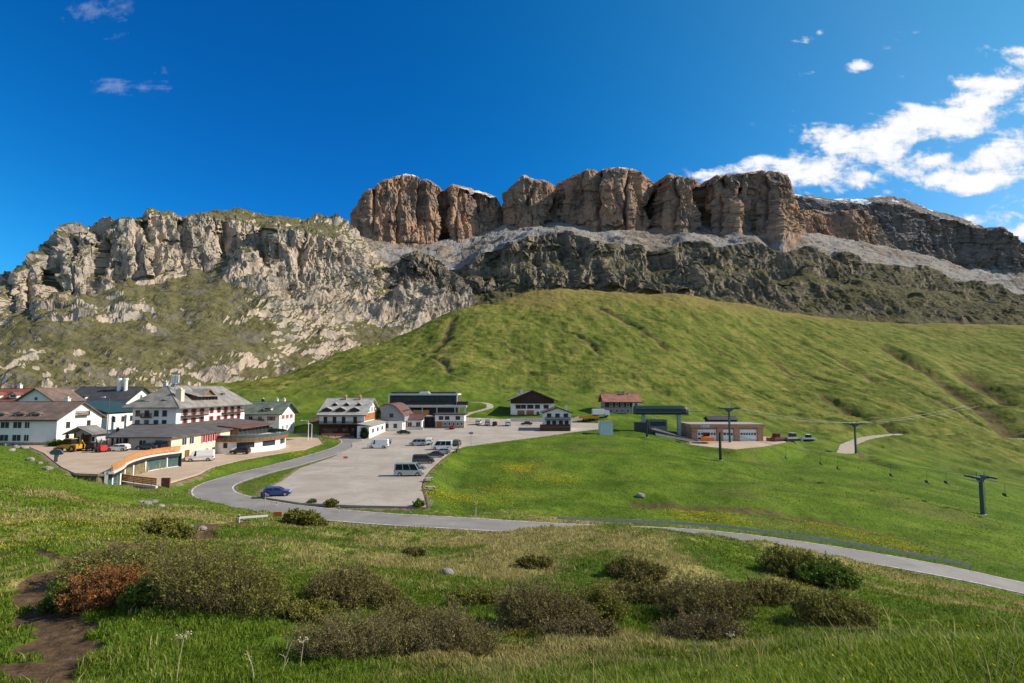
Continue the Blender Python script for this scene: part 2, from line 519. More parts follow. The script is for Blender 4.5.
def ground_z(X, Y, detail=True, want=False):
    X = np.asarray(X, float); Y = np.asarray(Y, float)
    shp = X.shape
    X, Y = X.ravel(), Y.ravel()
    r = np.hypot(X, Y)
    z = base_z(X, Y)
    at = {k: np.zeros(X.shape) for k in ('soil', 'gravel', 'verge')}
    if detail:
        far = sstep(150, 420, r)
        near = 1 - sstep(50, 140, r)
        z = z + fbm2(X / 9, Y / 9, 3, .5, 3) * 0.8 * sstep(10, 30, r) * (1 - far) + fbm2(X / 2.1, Y / 2.1, 4, .6, 9) * (0.16 * near * sstep(3, 12, r) + 0.07 * near + 0.05)
        z = z + far * (fbm2(X / 70, Y / 110, 5, .55, 21) * 7.0 - np.abs(fbm2((X + .5 * Y) / 26, (Y - .5 * X) / 120, 4, .55, 5)) * 2.6)
        z = z + far * fbm2(X / 9, Y / 9, 4, .6, 31) * 1.7
    m = (r > 60) & (r < 1300)
    for pts, w, dp in GULLIES:
        bb = (X > pts[:, 0].min() - 60) & (X < pts[:, 0].max() + 60) & (Y > pts[:, 1].min() - 60) & (Y < pts[:, 1].max() + 60)
        if bb.any():
            d, _ = poly_dist(X[bb], Y[bb], pts)
            wob = 1 + 0.22 * fbm2(X[bb] / 40, Y[bb] / 40, 2, .5, 77)
            k = np.exp(-(d / (w * wob)) ** 2)
            z[bb] -= dp * k
            at['soil'][bb] = np.maximum(at['soil'][bb], 0.55 * sstep(.25, .9, k))
    for pts, w in TRACKS:
        bb = (X > pts[:, 0].min() - 20) & (X < pts[:, 0].max() + 20) & (Y > pts[:, 1].min() - 20) & (Y < pts[:, 1].max() + 20)
        if bb.any():
            d, bz = poly_dist(X[bb], Y[bb], pts)
            d = d + fbm2(X[bb] / 3, Y[bb] / 3, 2, .5, 8) * .6
            z[bb] = bed(z[bb], d, bz[:, 0], w, 5)
            at['gravel'][bb] = np.maximum(at['gravel'][bb], 1 - sstep(w * .8, w * 1.15, d))
    for poly, zf in ((LOT, lot_z), (YARD, yard_z), (FORE, fore_z), (APRON, lambda y: y * 0 - 1.55)):
        pp = np.array(poly)
        bb = (X > pp[:, 0].min() - 30) & (X < pp[:, 0].max() + 30) & (Y > pp[:, 1].min() - 30) & (Y < pp[:, 1].max() + 30)
        if bb.any():
            d, _ = poly_dist(X[bb], Y[bb], np.vstack([pp, pp[:1]])[:, :3])
            ins = in_poly(X[bb], Y[bb], poly)
            d = np.where(ins, -d, d)
            drop = np.where(d < 0.2, 0.16, 0.0)
            zb = bed(z[bb], d, zf(Y[bb]) - 0.05 - drop, 0.6, 6.0)
            if poly is FORE:                              # the yard above keeps its level right up to the retaining wall
                zb = np.where(in_poly(X[bb], Y[bb], YARD), z[bb], zb)
            z[bb] = zb
            at['verge'][bb] = np.maximum(at['verge'][bb], (d < 2.0) * (1 - sstep(.3, 1.6, d + fbm2(X[bb] / 1.5, Y[bb] / 1.5, 2, .5, 6) * .8)))
    bb = (r > 45) & (r < 300) & (Y > 40)
    if bb.any():
        d, bz = poly_dist(X[bb], Y[bb], ROAD_MAIN)
        drop = np.where(d < HALF_W - .1, 0.22, 0.0)
        z[bb] = bed(z[bb], d, bz[:, 0] - 0.05 - drop, HALF_W + .7, 4.0)
        at['verge'][bb] = np.maximum(at['verge'][bb], 1 - sstep(HALF_W + .1, HALF_W + .9, d + fbm2(X[bb] / 1.3, Y[bb] / 1.3, 2, .5, 4) * .5))
    bb = r < 120
    if bb.any():
        for pts, w in PATHS:
            d, _ = poly_dist(X[bb], Y[bb], pts)
            dd = d + fbm2(X[bb] / 1.2, Y[bb] / 1.2, 3, .5, 14) * w * 1.1
            k = 1 - sstep(w * .6, w * 1.3, dd)
            z[bb] -= 0.16 * k
            at['soil'][bb] = np.maximum(at['soil'][bb], k)
    z = z.reshape(shp)
    if want:
        return z, {k: v.reshape(shp) for k, v in at.items()}
    return z


def gz(x, y):
    return float(ground_z(np.array([x]), np.array([y]))[0])


def hit(px, py, near=2.5):
    """first point of the finished ground under a pixel"""
    a, b = pdir(px, py)
    Y = np.exp(np.linspace(math.log(near), math.log(2500), 2600))
    d = EYE + b * Y - ground_z(a * Y, Y)
    i = int(np.argmax(d < 0))
    return Vector((a * Y[i], Y[i], gz(a * Y[i], Y[i])))


# --- ground material
def ground_material():
    m, t = new_mat('meadow')
    p = t.n('ShaderNodeNewGeometry').outputs['Position']
    big = t.noise(p, 0.012, 5, .55, .4)
    mid = t.noise(p, 0.09, 6, .62, .3)
    fine = t.noise(p, 1.1, 6, .65)
    mp = t.n('ShaderNodeMapping', {'Vector': p, 'Rotation': (0, 0, R(28)), 'Scale': (.09, .012, .03)}).outputs[0]
    streak = t.noise(mp, 1.0, 6, .6, .5)
    dist = t.vmath('LENGTH', p)
    nearf = t.math('SUBTRACT', 1.0, t.step(dist, 70, 100))
    hill = t.step(dist, 230, 420)
    z = t.n('ShaderNodeSeparateXYZ', {0: p}).outputs[2]
    # meadow greens
    g1 = t.ramp(t.math('ADD', t.math('MULTIPLY', mid, .6), t.math('MULTIPLY', fine, .4)),
                [(.32, (.048, .088, .010)), (.5, (.088, .142, .014)), (.66, (.155, .190, .024))])
    # hillside: olive with dry tops and dark wet streaks
    g2 = t.ramp(t.math('ADD', t.math('MULTIPLY', streak, .65), t.math('MULTIPLY', mid, .35)),
                [(.36, (.048, .070, .011)), (.48, (.118, .138, .024)), (.60, (.205, .185, .048))])
    terr = t.noise(t.n('ShaderNodeMapping', {'Vector': p, 'Scale': (.02, .02, .42)}).outputs[0], 1.0, 5, .65, .3)
    g2 = t.mix(t.math('MULTIPLY', t.step(terr, .50, .60), .42), g2, (.046, .066, .012))
    high = t.step(t.math('ADD', z, t.math('MULTIPLY', t.math('SUBTRACT', big, .5), 120)), 105, 185)
    g2 = t.mix(t.math('MULTIPLY', high, .7), g2, (.25, .175, .065))
    tan = t.step(t.math('ADD', t.math('MULTIPLY', t.noise(p, .035, 5, .65, .6), .7), t.math('MULTIPLY', fine, .3)), .50, .62)
    g1 = t.mix(t.math('MULTIPLY', tan, .55), g1, (.135, .115, .042))
    lush = t.step(t.noise(t.n('ShaderNodeMapping', {'Vector': p, 'Rotation': (0, 0, R(-25)), 'Scale': (.02, .07, .05)}).outputs[0], 1.0, 5, .6, .4), .50, .60)
    g1 = t.mix(t.math('MULTIPLY', lush, .55), g1, (.040, .080, .010))
    c = t.mix(hill, g1, g2)
    # pale dead grass in patches (foreground), set per vertex
    dry = t.attr('dry')
    dn = t.step(t.math('ADD', dry, t.math('MULTIPLY', t.math('SUBTRACT', fine, .5), 1.3)), .38, .68)
    drycol = t.ramp(t.noise(p, 2.4, 4, .7), [(.3, (.17, .15, .045)), (.65, (.34, .29, .115))])
    c = t.mix(t.math('MULTIPLY', dn, .9), c, drycol)
    # buttercups
    yl = t.attr('flower')
    yn = t.step(t.math('ADD', yl, t.math('MULTIPLY', t.math('SUBTRACT', t.noise(p, .8, 5, .75), .5), 1.4)), .5, .8)
    c = t.mix(t.math('MULTIPLY', yn, .6), c, (.34, .27, .012))
    soil = t.attr('soil')
    sn = t.step(t.math('ADD', soil, t.math('MULTIPLY', t.math('SUBTRACT', fine, .5), .8)), .35, .65)
    soilc = t.ramp(t.noise(p, 1.7, 5, .7), [(.3, (.045, .026, .017)), (.6, (.115, .066, .044)), (.75, (.20, .145, .11))])
    c = t.mix(t.math('MULTIPLY', sn, .92), c, soilc)
    gr = t.attr('gravel')
    grn = t.step(t.math('ADD', gr, t.math('MULTIPLY', t.math('SUBTRACT', fine, .5), .5)), .4, .6)
    gravc = t.ramp(fine, [(.3, (.33, .27, .21)), (.7, (.46, .40, .33))])
    c = t.mix(grn, c, gravc)
    vg = t.attr('verge')
    vgn = t.step(t.math('ADD', vg, t.math('MULTIPLY', t.math('SUBTRACT', fine, .5), 1.0)), .45, .75)
    c = t.mix(t.math('MULTIPLY', vgn, .8), c, t.ramp(fine, [(.35, (.13, .09, .06)), (.65, (.26, .20, .14))]))
    h = t.math('ADD', t.math('MULTIPLY', fine, .3), t.math('MULTIPLY', t.noise(p, 6.0, 4, .7), .08))
    dots = t.step(t.noise(p, .22, 4, .75), .60, .66)
    c = t.mix(t.math('MULTIPLY', t.math('MULTIPLY', dots, hill), .55), c, (.03, .042, .012))
    hh = t.math('ADD', h, t.math('MULTIPLY', t.math('ADD', t.noise(p, .35, 5, .7), streak), t.math('MULTIPLY', hill, 1.7)))
    finish(t, c, .9, hh, 1.0, .8, spec=.05)
    return m


def build_ground():
    az = np.concatenate([np.linspace(R(-78), R(-44), 90)[:-1], np.linspace(R(-44), R(44), 1000), np.linspace(R(44), R(78), 90)[1:]])
    lr = np.concatenate([np.log(np.geomspace(.6, 2.5, 14))[:-1], np.log(np.geomspace(2.5, 60, 330))[:-1], np.log(np.geomspace(60, 260, 330))[:-1], np.log(np.geomspace(260, 1400, 300))[:-1], np.log(np.geomspace(1400, 4000, 30))])
    A, L = np.meshgrid(az, lr)
    Rr = np.exp(L)
    X, Y = Rr * np.sin(A), Rr * np.cos(A)
    Z, at = ground_z(X, Y, want=True)
    r = Rr
    n1 = fbm2(X / 6, Y / 6, 4, .55, 41)
    n2 = fbm2(X / 22, Y / 22, 3, .5, 47)
    dryv = np.clip(.33 + .9 * n1 * .6 + .55 * n2, 0, 1) * (1 - sstep(70, 110, r))
    dryv *= 1 - .8 * (1 - sstep(8, 14, r)) * sstep(-.2, .1, A)          # lush corner by the camera
    dryv = dryv + .24 * sstep(14, 50, r) * (1 - sstep(70, 90, r))
    fl = np.zeros_like(X)
    for px, py, rad, wt in FLOWERS:
        h = hit_base(px, py)
        fl = np.maximum(fl, wt * np.exp(-(((X - h[0]) ** 2 + ((Y - h[1]) * .8) ** 2) / rad ** 2)))
    co = np.stack([X, Y, Z], -1).reshape(-1, 3)
    f = grid_faces(len(lr), len(az))
    me = np_mesh('ground', co, f[:, ::-1], True, {'soil': at['soil'], 'gravel': at['gravel'], 'verge': at['verge'], 'dry': dryv, 'flower': fl})
    o = link('ground', me, ground_material(), kind='structure')
    return o


FLOWERS = [(60, 535, 9, .5), (20, 530, 8, .45), (150, 540, 6, .35), (520, 468, 7, .7), (555, 480, 8, .5), (500, 490, 6, .45), (690, 515, 5, .6), (730, 520, 5, .55), (850, 535, 7, .55), (900, 547, 5, .5),
           (270, 378, 60, .55), (235, 383, 30, .5), (310, 372, 40, .4), (300, 455, 5, .4), (590, 640, 1.0, .8), (520, 635, .7, .8), (800, 585, 1.5, .6), (440, 495, 5, .5), (470, 500, 6, .4)]
build_ground()
# ------------------------------------------------------------------ mountains
def rock_material(name, warm, grey, grass_c, scree_c, sc=1.0):
    m, t = new_mat(name)
    geo = t.n('ShaderNodeNewGeometry')
    p = geo.outputs['Position']
    st = t.n('ShaderNodeMapping', {'Vector': p, 'Scale': (.035 * sc, .035 * sc, .006 * sc)}).outputs[0]
    streak = t.noise(st, 1.0, 7, .62, .3)
    bed_ = t.n('ShaderNodeMapping', {'Vector': p, 'Scale': (.003 * sc, .003 * sc, .05 * sc)}).outputs[0]
    strata = t.noise(bed_, 1.0, 4, .6, .2)
    big = t.noise(p, .012 * sc, 5, .6)
    fine = t.noise(p, .14 * sc, 7, .68)
    c = t.mix(t.step(big, .38, .62), grey, warm)
    c = t.mix(t.math('MULTIPLY', t.step(streak, .50, .64), .8), c, tuple(v * .26 for v in grey))
    c = t.mix(t.math('MULTIPLY', t.step(strata, .5, .64), .35), c, tuple(min(1, v * 1.25) for v in warm))
    c = t.mix(t.math('MULTIPLY', t.step(fine, .35, .65), .35), c, tuple(min(1, v * 1.2) for v in grey))
    jit = t.math('MULTIPLY', t.math('SUBTRACT', fine, .5), .9)
    sc_ = t.step(t.math('ADD', t.attr('scree'), jit), .42, .62)
    c = t.mix(sc_, c, t.mix(t.step(fine, .35, .65), tuple(v * .8 for v in scree_c), scree_c))
    ga = t.step(t.math('ADD', t.attr('grass'), jit), .42, .60)
    gcol = t.mix(t.step(t.noise(p, .05 * sc, 5, .65), .35, .65), tuple(v * .62 for v in grass_c), grass_c)
    gcol = t.mix(t.math('MULTIPLY', t.step(t.noise(p, .02 * sc, 6, .7, .5), .50, .62), .6), gcol, tuple(v * .5 for v in grey))
    c = t.mix(ga, c, gcol)
    sn = t.step(t.math('ADD', t.attr('snow'), t.math('MULTIPLY', jit, .8)), .45, .6)
    c = t.mix(sn, c, (.85, .87, .9))
    bare = t.math('SUBTRACT', 1.0, t.math('MAXIMUM', ga, sc_))
    h = t.math('ADD', t.math('MULTIPLY', fine, 1.0), t.math('MULTIPLY', t.math('MULTIPLY', streak, bare), .8))
    finish(t, c, .92, h, 5.0 / sc, .9, spec=.12)
    return m


def interp_rows(rows, us):
    """each row: list of (px, py, Y) -> arrays py(u), Y(u)"""
    out = []
    for r in rows:
        a = np.array(sorted(r), float)
        out.append((np.interp(us, a[:, 0], a[:, 1]), np.interp(us, a[:, 0], a[:, 2])))
    return out


def blocks(u, v, seed):
    """jointed rock: every block stands a little in or out"""
    u = u + .38 * vnoise2(u * .9, v * 1.3, seed + 1)
    iu = np.floor(u).astype(np.int64)
    v = v + .8 * _hash(iu, iu * 0, iu * 0, seed + 2) + .25 * vnoise2(u * 2, v, seed + 3)
    iv = np.floor(v).astype(np.int64)
    return _hash(iu, iv, iu * 0, seed)


def sheet(name, rows, segs, u0, u1, nu, mat, buttress=(40, 120), detail=8, cliff=None, grass=(.0,), scree=(0.,), snow=(0.,), seed=0, ground_rough=4, ledge=3.0, gthr=(.62, .82), jit=None, scree_at=None, crag=0.0, rough=None, taper=0, clefts=(), crag_rows=None, green_at=None):
    """a mountain side: rows run from the foot up over the skyline and down behind.
    segs[i] = strips between row i and i+1; cliff[i] = how rocky that strip is; grass/scree/snow[i] = cover there"""
    us = np.linspace(u0, u1, nu)
    green = np.zeros(nu) if green_at is None else sstep(green_at[0], green_at[1], us)
    R_ = interp_rows(rows, us)
    for i, j in enumerate(jit or []):
        R_[i] = (R_[i][0] + j * (fbm2(us / 30, us * 0 + seed + i * 7.7, 2 if j > 3 else 4, .5, seed + i)), R_[i][1])
    a = (us - 512) / F_PX
    pts, kc, kg, ks, kw, kr = [], [], [], [], [], []
    rough = rough or [1.0] * len(segs)
    for i in range(len(rows) - 1):
        n = segs[i]
        for k in range(n + (1 if i == len(rows) - 2 else 0)):
            f = k / n
            py = R_[i][0] * (1 - f) + R_[i + 1][0] * f
            Y = R_[i][1] * (1 - f) + R_[i + 1][1] * f
            cy = (341.5 - py) / F_PX
            dy = CP - cy * SP
            pts.append(np.stack([a / dy * Y, Y, EYE + (SP + cy * CP) / dy * Y], -1))
            for lst, src in ((kc, cliff), (kg, grass), (ks, scree), (kw, snow), (kr, rough)):
                lst.append(src[i])
    V = np.array(pts)                                     # rows, cols, 3
    nr, nc = V.shape[:2]
    def smooth_rows(v, w):
        v = np.array(v, float)
        k = np.ones(w) / w
        return np.convolve(np.pad(v, (w // 2, w - 1 - w // 2), mode='edge'), k, 'valid')
    kcr = smooth_rows(np.repeat(crag_rows or [1.0] * len(segs), [n + (1 if i == len(segs) - 1 else 0) for i, n in enumerate(segs)]), 25)[:, None]
    kc = smooth_rows(kc, 9)[:, None]; kg = np.array(kg)[:, None]; ks = np.array(ks)[:, None]; kw = np.array(kw)[:, None]; kr = smooth_rows(kr, 9)[:, None]
    du = np.gradient(V, axis=1); dv = np.gradient(V, axis=0)
    N = np.cross(du, dv); N /= np.linalg.norm(N, axis=2, keepdims=True) + 1e-9
    kc = kc * (1 - .55 * green)[None, :]
    # rock stands out sideways more than upwards, so the skyline keeps its line
    N[..., 2] *= 1 - .72 * kc
    X, Y, Z = V[..., 0], V[..., 1], V[..., 2]
    A, L = buttress
    wx = X + 12 * vnoise2(X / 60, Z / 90, seed + 50) ; wy = Y
    b1 = fbm3(wx / L, wy / L, Z / (L * 7), 2, .5, seed)
    b2 = fbm3(wx / (L * .36), wy / (L * .36), Z / (L * 2.6), 3, .5, seed + 11, True)
    b3 = fbm3(X / (L * .13), Y / (L * .13), Z / (L * .6), 3, .6, seed + 23, True)
    led = vnoise2(Z / 9.0 + 1.5 * vnoise2(X / 90, Y / 90, seed + 5), X / 220, seed + 31)
    led2 = vnoise2(Z / 26.0, X / 300, seed + 37)
    uu = X * .8 + Y * (.6 if name == 'mountain_ridge' else .25)
    b4 = blocks(uu / (L * .30), Z / (L * .75), seed + 41) * 1.0 + blocks(uu / (L * .12), Z / (L * .26), seed + 43) * .55 + blocks(uu / (L * .05), Z / (L * .10), seed + 45) * .28
    d = kc * (A * 1.25 * b1 + A * .5 * b2 + detail * (b3 * .45 + b4 * 1.0) + ledge * led + ledge * 1.6 * led2)
    gr = fbm3(X / 60, Y / 60, Z / 60, 5, .55, seed + 61)
    d = d + (1 - kc) * kr * ground_rough * gr
    if crag:                                              # outcrops on rough slopes
        cn = fbm3(X / 55, Y / 75, Z / 30, 5, .6, seed + 91, True)
        zone = sstep(-.3, .3, fbm3(X / 160, Y / 200, Z / 110, 2, .5, seed + 95))
        d = d + (1 - kc) * (1 - .9 * np.clip(ks * (ks > .9), 0, 1)) * crag * np.maximum(cn - .12, 0) * 2.2 * zone * kcr
    for c0, w0, dp in clefts:                            # deep vertical joints that part the towers
        cc = c0 + (1.3 * w0 + 1.2) * (vnoise2(Z / 70.0, Z * 0 + c0, seed + 7) + .5 * vnoise2(Z / 24.0, Z * 0 + c0, seed + 8))
        d = d - kc * dp * (.62 + .5 * vnoise2(Z / 45.0, Z * 0 + c0 + 3, seed + 9)) * np.exp(-np.abs((us[None, :] - cc) / w0) ** 1.4)
    if taper:
        d = d * (sstep(0, taper, us - us[0]) * sstep(0, taper, us[-1] - us))[None, :]
    V = V + N * d[..., None]
    du = np.gradient(V, axis=1); dv = np.gradient(V, axis=0)
    N2 = np.cross(du, dv); N2 /= np.linalg.norm(N2, axis=2, keepdims=True) + 1e-9
    nz = np.abs(N2[..., 2])
    gmask = kg * sstep(gthr[0], gthr[1], nz + .12 * gr)
    gmask = np.maximum(gmask, (green[None, :] * .85) * (kg > .3) * sstep(.12, .42, nz + .16 * gr))
    smask = ks * sstep(.5, .72, nz + .1 * gr)
    rk = fbm3(X / 45, Y / 45, Z / 45, 4, .6, seed + 81)
    fan = fbm3(X / 130, Y / 260, Z / 200, 3, .5, seed + 87)
    smask = smask * sstep(.35, -.1, rk * .6 + .75 * fan - .02)
    if scree_at:
        i0, c0, w0 = scree_at
        n0 = sum(segs[:i0 + 1])
        g0 = np.exp(-((us - c0) / w0) ** 2)[None, :] * (1.3 + .0 * nz[:n0])
        smask[:n0] *= np.minimum(g0 * (1 + .8 * rk[:n0]), 1)
        gmask[:n0] = np.maximum(gmask[:n0], sstep(.6, .3, g0) * .8 * (rk[:n0] < .25))
    wmask = kw * sstep(.45, .75, nz + .2 * gr) * (1.2 * sstep(-.25, .3, fbm3(X / 90, Y / 90, Z / 90, 3, .5, seed + 71)))
    me = np_mesh(name, V.reshape(-1, 3), grid_faces(nr, nc), False, {'grass': gmask, 'scree': smask, 'snow': wmask})
    return link(name, me, mat, kind='structure')


def shift(row, dpy, dY):
    return [(p[0], p[1] + dpy, p[2] + dY) for p in row]


M_ROCK_L = rock_material('pale_rock', (.47, .365, .285), (.33, .29, .25), (.145, .132, .058), (.36, .33, .29), 1.6)
M_ROCK_T = rock_material('tower_rock', (.42, .255, .165), (.215, .165, .13), (.10, .09, .04), (.27, .255, .25), 1.0)
M_ROCK_S = rock_material('dark_rock', (.26, .205, .155), (.155, .132, .112), (.105, .095, .042), (.27, .25, .235), 1.3)
M_ROCK_F = rock_material('far_rock', (.22, .17, .14), (.17, .16, .155), (.12, .11, .06), (.30, .30, .30), .7)

# left massif: grassy apron, a long pale wall, grass roof
l_foot = [(-300, 335, 560), (0, 323, 640), (33, 318, 660), (66, 303, 690), (100, 288, 735), (125, 279, 770), (150, 277, 790), (182, 272, 830), (216, 259, 880), (250, 251, 915), (268, 272, 885), (285, 291, 870),
          (312, 287, 900), (335, 285, 925), (360, 292, 960), (400, 292, 990), (440, 292, 1020), (480, 290, 1080)]
l_top = [(-300, 300, 620), (-80, 282, 660), (0, 270, 700), (10, 268, 705), (15, 256, 712), (33, 252, 735), (40, 246, 745), (46, 251, 750), (63, 237, 765), (68, 228, 770), (78, 222, 778), (93, 223.5, 790),
         (96, 233, 795), (108, 228, 800), (120, 224, 812), (123, 218, 815), (143, 217.5, 835), (151, 213, 842), (159, 216, 850), (186, 217, 880), (212, 219, 905), (239, 222, 930), (265, 228, 945), (275, 232, 930),
         (299, 234, 945), (335, 241, 985), (352, 250, 1010), (370, 270, 1030), (395, 282, 1040), (440, 286, 1060), (480, 286, 1100)]
l_sky = [(-300, 302, 680), (0, 271.5, 760), (40, 249, 800), (63, 239, 820), (78, 224, 835), (93, 226, 850), (120, 226, 870), (151, 215, 900), (186, 218.5, 950), (212, 213.5, 1010), (239, 214, 1050), (272, 218, 1080),
         (299, 220, 1100), (319, 221.5, 1110), (335, 224, 1120), (345, 231, 1130), (358, 242, 1140), (386, 268, 1150), (420, 280, 1150), (480, 283, 1160)]
l_base = [(-300, 470, 270), (0, 455, 290), (100, 448, 310), (210, 440, 400), (300, 425, 560), (400, 395, 700), (480, 375, 820)]
l_mid = [(-300, 380, 430), (0, 362, 480), (100, 352, 540), (200, 338, 620), (260, 330, 700), (300, 333, 750), (360, 325, 860), (420, 318, 940), (480, 310, 1010)]
_drop = lambda row: [(x, y + 17 * (1 - float(sstep(50, 150, np.array(float(x))))), Y) for x, y, Y in row]
l_top, l_sky = _drop(l_top), _drop(l_sky)
sheet('mountain_ridge', [l_base, l_mid, l_foot, l_top, l_sky, shift(l_sky, 70, 350)], [110, 90, 110, 24, 14], -300, 470, 1050, M_ROCK_L,
      buttress=(36, 66), detail=4.6, jit=[0, 0, 9, 2, 1.0, 0], rough=[1, 1, .3, .25, .2], crag=16, crag_rows=[.5, 1, 1, 1, 1], clefts=[(30, 3, 20), (53, 4.5, 32), (74, 2.5, 14), (98, 5.5, 36), (132, 3.5, 22), (148, 4.5, 30), (183, 4, 22), (226, 3, 16), (264, 6, 40), (303, 3, 14)], cliff=[.0, .03, 1.0, .12, .1], grass=[1, 1, .75, 1, 1], scree=[.2, .5, .25, 0, 0], snow=[0, 0, 0, 0, 0], seed=3, ground_rough=16, ledge=1.0, gthr=(.50, .70))

# scree apron and the lower dark wall
s_base = [(330, 345, 960), (400, 340, 960), (480, 315, 980), (560, 312, 1000), (700, 318, 1000), (800, 338, 1050), (900, 352, 1150), (1024, 358, 1250), (1300, 392, 1400)]
s_foot = [(330, 312, 1010), (400, 304, 1040), (440, 298, 1070), (470, 291, 1100), (519, 289, 1110), (640, 295, 1120), (700, 296, 1130), (760, 303, 1170), (800, 311, 1220), (850, 318, 1260), (900, 323, 1320), (960, 322, 1400), (1024, 318, 1500), (1300, 352, 1800)]
s_top = [(330, 268, 1140), (370, 268, 1150), (440, 272, 1160), (462, 272, 1160), (476, 262, 1140), (495, 254, 1150), (506, 250, 1155), (532, 240, 1170), (552, 237.5, 1190), (586, 242, 1200), (652, 246, 1210), (700, 244, 1230), (740, 247, 1250),
         (801, 252, 1320), (865, 262, 1420), (910, 268, 1500), (959, 279, 1600), (1024, 297, 1700), (1300, 345, 2000)]
s_up = [(330, 240, 1480), (353, 237, 1490), (420, 243, 1560), (470, 239, 1660), (505, 224, 1740), (546, 225, 1700), (650, 228, 1650), (734, 229, 1600), (790, 232, 1590), (812, 234, 1700), (865, 243, 1850), (910, 252, 1950), (959, 266, 2050), (1024, 292, 2150), (1300, 342, 2350)]
def between(a, b, f, dY=0, dpy=0):
    xs = sorted(set([p[0] for p in a] + [p[0] for p in b]))
    A, B = np.array(sorted(a), float), np.array(sorted(b), float)
    return [(x, np.interp(x, A[:, 0], A[:, 1]) * (1 - f) + np.interp(x, B[:, 0], B[:, 1]) * f + dpy, np.interp(x, A[:, 0], A[:, 2]) * (1 - f) + np.interp(x, B[:, 0], B[:, 2]) * f + dY * float(sstep(560, 760, np.array(x)) * .8 + .2)) for x in xs]


s_top = [(x, y, Y + 90 * float(sstep(600, 800, np.array(float(x))))) for x, y, Y in s_top]
s_a = between(s_foot, s_top, .50, -14); s_b = between(s_foot, s_top, .62, 22)
sheet('mountain_shelf', [s_base, s_foot, s_a, s_b, s_top, s_up, shift(s_up, 15, 500)], [40, 66, 24, 54, 50, 12], 330, 1300, 1250, M_ROCK_S,
      buttress=(40, 80), detail=5, jit=[0, 7, 12, 12, 9, 2, 0], crag=4, cliff=[.25, .95, .4, .95, .12, .05], grass=[.9, .62, .95, .62, .22, .1], scree=[.9, .3, .5, .35, 1.1, 1], snow=[0, 0, 0, 0, 0, .0], seed=12, ground_rough=22, ledge=4, gthr=(.34, .56), scree_at=(0, 748, 62), green_at=(640, 900))
k_base = [(372, 338, 985), (400, 336, 985), (440, 330, 990), (480, 318, 1000)]
k_mid = [(372, 318, 1000), (388, 292, 1010), (410, 284, 1015), (440, 284, 1020), (465, 296, 1030), (480, 312, 1050)]
k_top = [(372, 316, 1030), (386, 283, 1040), (396, 268, 1045), (405, 257, 1050), (420, 253, 1055), (436, 256, 1060), (446, 264, 1065), (460, 284, 1070), (480, 310, 1090)]
sheet('mountain_knoll', [k_base, k_mid, k_top, shift(k_top, 6, 60), shift(k_top, 60, 140)], [30, 60, 10, 8], 372, 480, 200, M_ROCK_S,
      buttress=(12, 45), detail=6, cliff=[.4, 1, .3, 0], grass=[1, .7, .9, 1], scree=[.2, .2, .2, 0], snow=[0, 0, 0, 0], seed=15, ground_rough=6, ledge=3)

# the two great towers
ta_foot = [(346, 242, 1560), (353, 238, 1530), (362, 240, 1490), (374, 241, 1470), (386, 241, 1490), (405, 244, 1520), (420, 246, 1545), (436, 244, 1575), (443, 241, 1640), (450, 239, 1600), (458, 240, 1590), (469, 241, 1620), (476, 241, 1650), (482, 240, 1640), (503, 230, 1720), (512, 232, 1760)]
ta_top = [(346, 240, 1600), (351, 236, 1575), (354, 217, 1560), (363, 204, 1525), (370, 191, 1505), (385, 181, 1525), (395, 178, 1540), (405, 175.5, 1555), (412, 177, 1565), (418, 180, 1575), (430, 183, 1595), (440, 187, 1625), (444, 191, 1680), (448, 188, 1650), (453, 184.5, 1635), (466, 188, 1650), (472, 188.5, 1670), (479, 191.5, 1680), (488, 194, 1690), (496, 198, 1710), (502, 210, 1735), (507, 226, 1770), (512, 231, 1790)]
sheet('mountain_tower', [shift(ta_foot, 20, -60), ta_foot, ta_top, shift(ta_top, -.8, 60), shift(ta_top, 6, 260), shift(ta_top, 60, 500)], [8, 130, 8, 16, 8], 346, 512, 420, M_ROCK_T,
      buttress=(26, 90), detail=7, cliff=[.4, 1, .25, .05, 0], grass=[0, 0, 0, 0, 0], scree=[1, .35, .6, .6, 0], snow=[0, 0, .45, .55, .5], seed=21, ledge=1.2, taper=18, clefts=[(366, 1.6, 22), (376, 1.6, 34), (398, 1.3, 22), (419, 1.4, 30), (444, 3.2, 80), (459, 1.5, 28), (479, 2.6, 55)])
tb_foot = [(498, 236, 1640), (506, 229, 1590), (520, 228, 1560), (535, 227, 1550), (548, 226, 1580), (558, 229, 1600), (566, 231, 1580), (590, 229, 1545), (612, 229, 1530), (628, 229, 1530), (640, 229, 1560), (652, 229, 1620), (660, 228, 1590), (680, 228, 1560), (694, 229, 1570), (702, 229, 1630), (712, 229, 1600), (738, 229, 1560), (752, 230, 1600), (762, 230, 1590), (782, 232, 1570), (792, 233, 1600), (803, 235, 1680), (814, 240, 1750)]
tb_top = [(498, 234, 1700), (506, 217, 1650), (509, 201, 1635), (514, 189, 1620), (524, 177.5, 1605), (536, 182, 1610), (546, 184, 1630), (553, 188, 1660), (558, 184, 1660), (566, 180.5, 1640), (582, 172, 1610), (600, 170.5, 1600), (619, 169, 1590), (630, 171, 1590), (639, 175, 1610), (648, 184, 1670), (652, 187, 1690), (660, 180.5, 1650), (670, 176, 1630), (684, 178, 1625), (696, 179, 1640), (702, 184, 1690), (708, 181, 1680), (717, 176, 1650), (745, 172.5, 1640), (762, 172, 1655), (779, 172.5, 1640), (786, 175.5, 1645), (790, 183, 1655), (793, 194, 1665), (801, 222, 1720), (808, 236, 1760), (814, 240, 1800)]
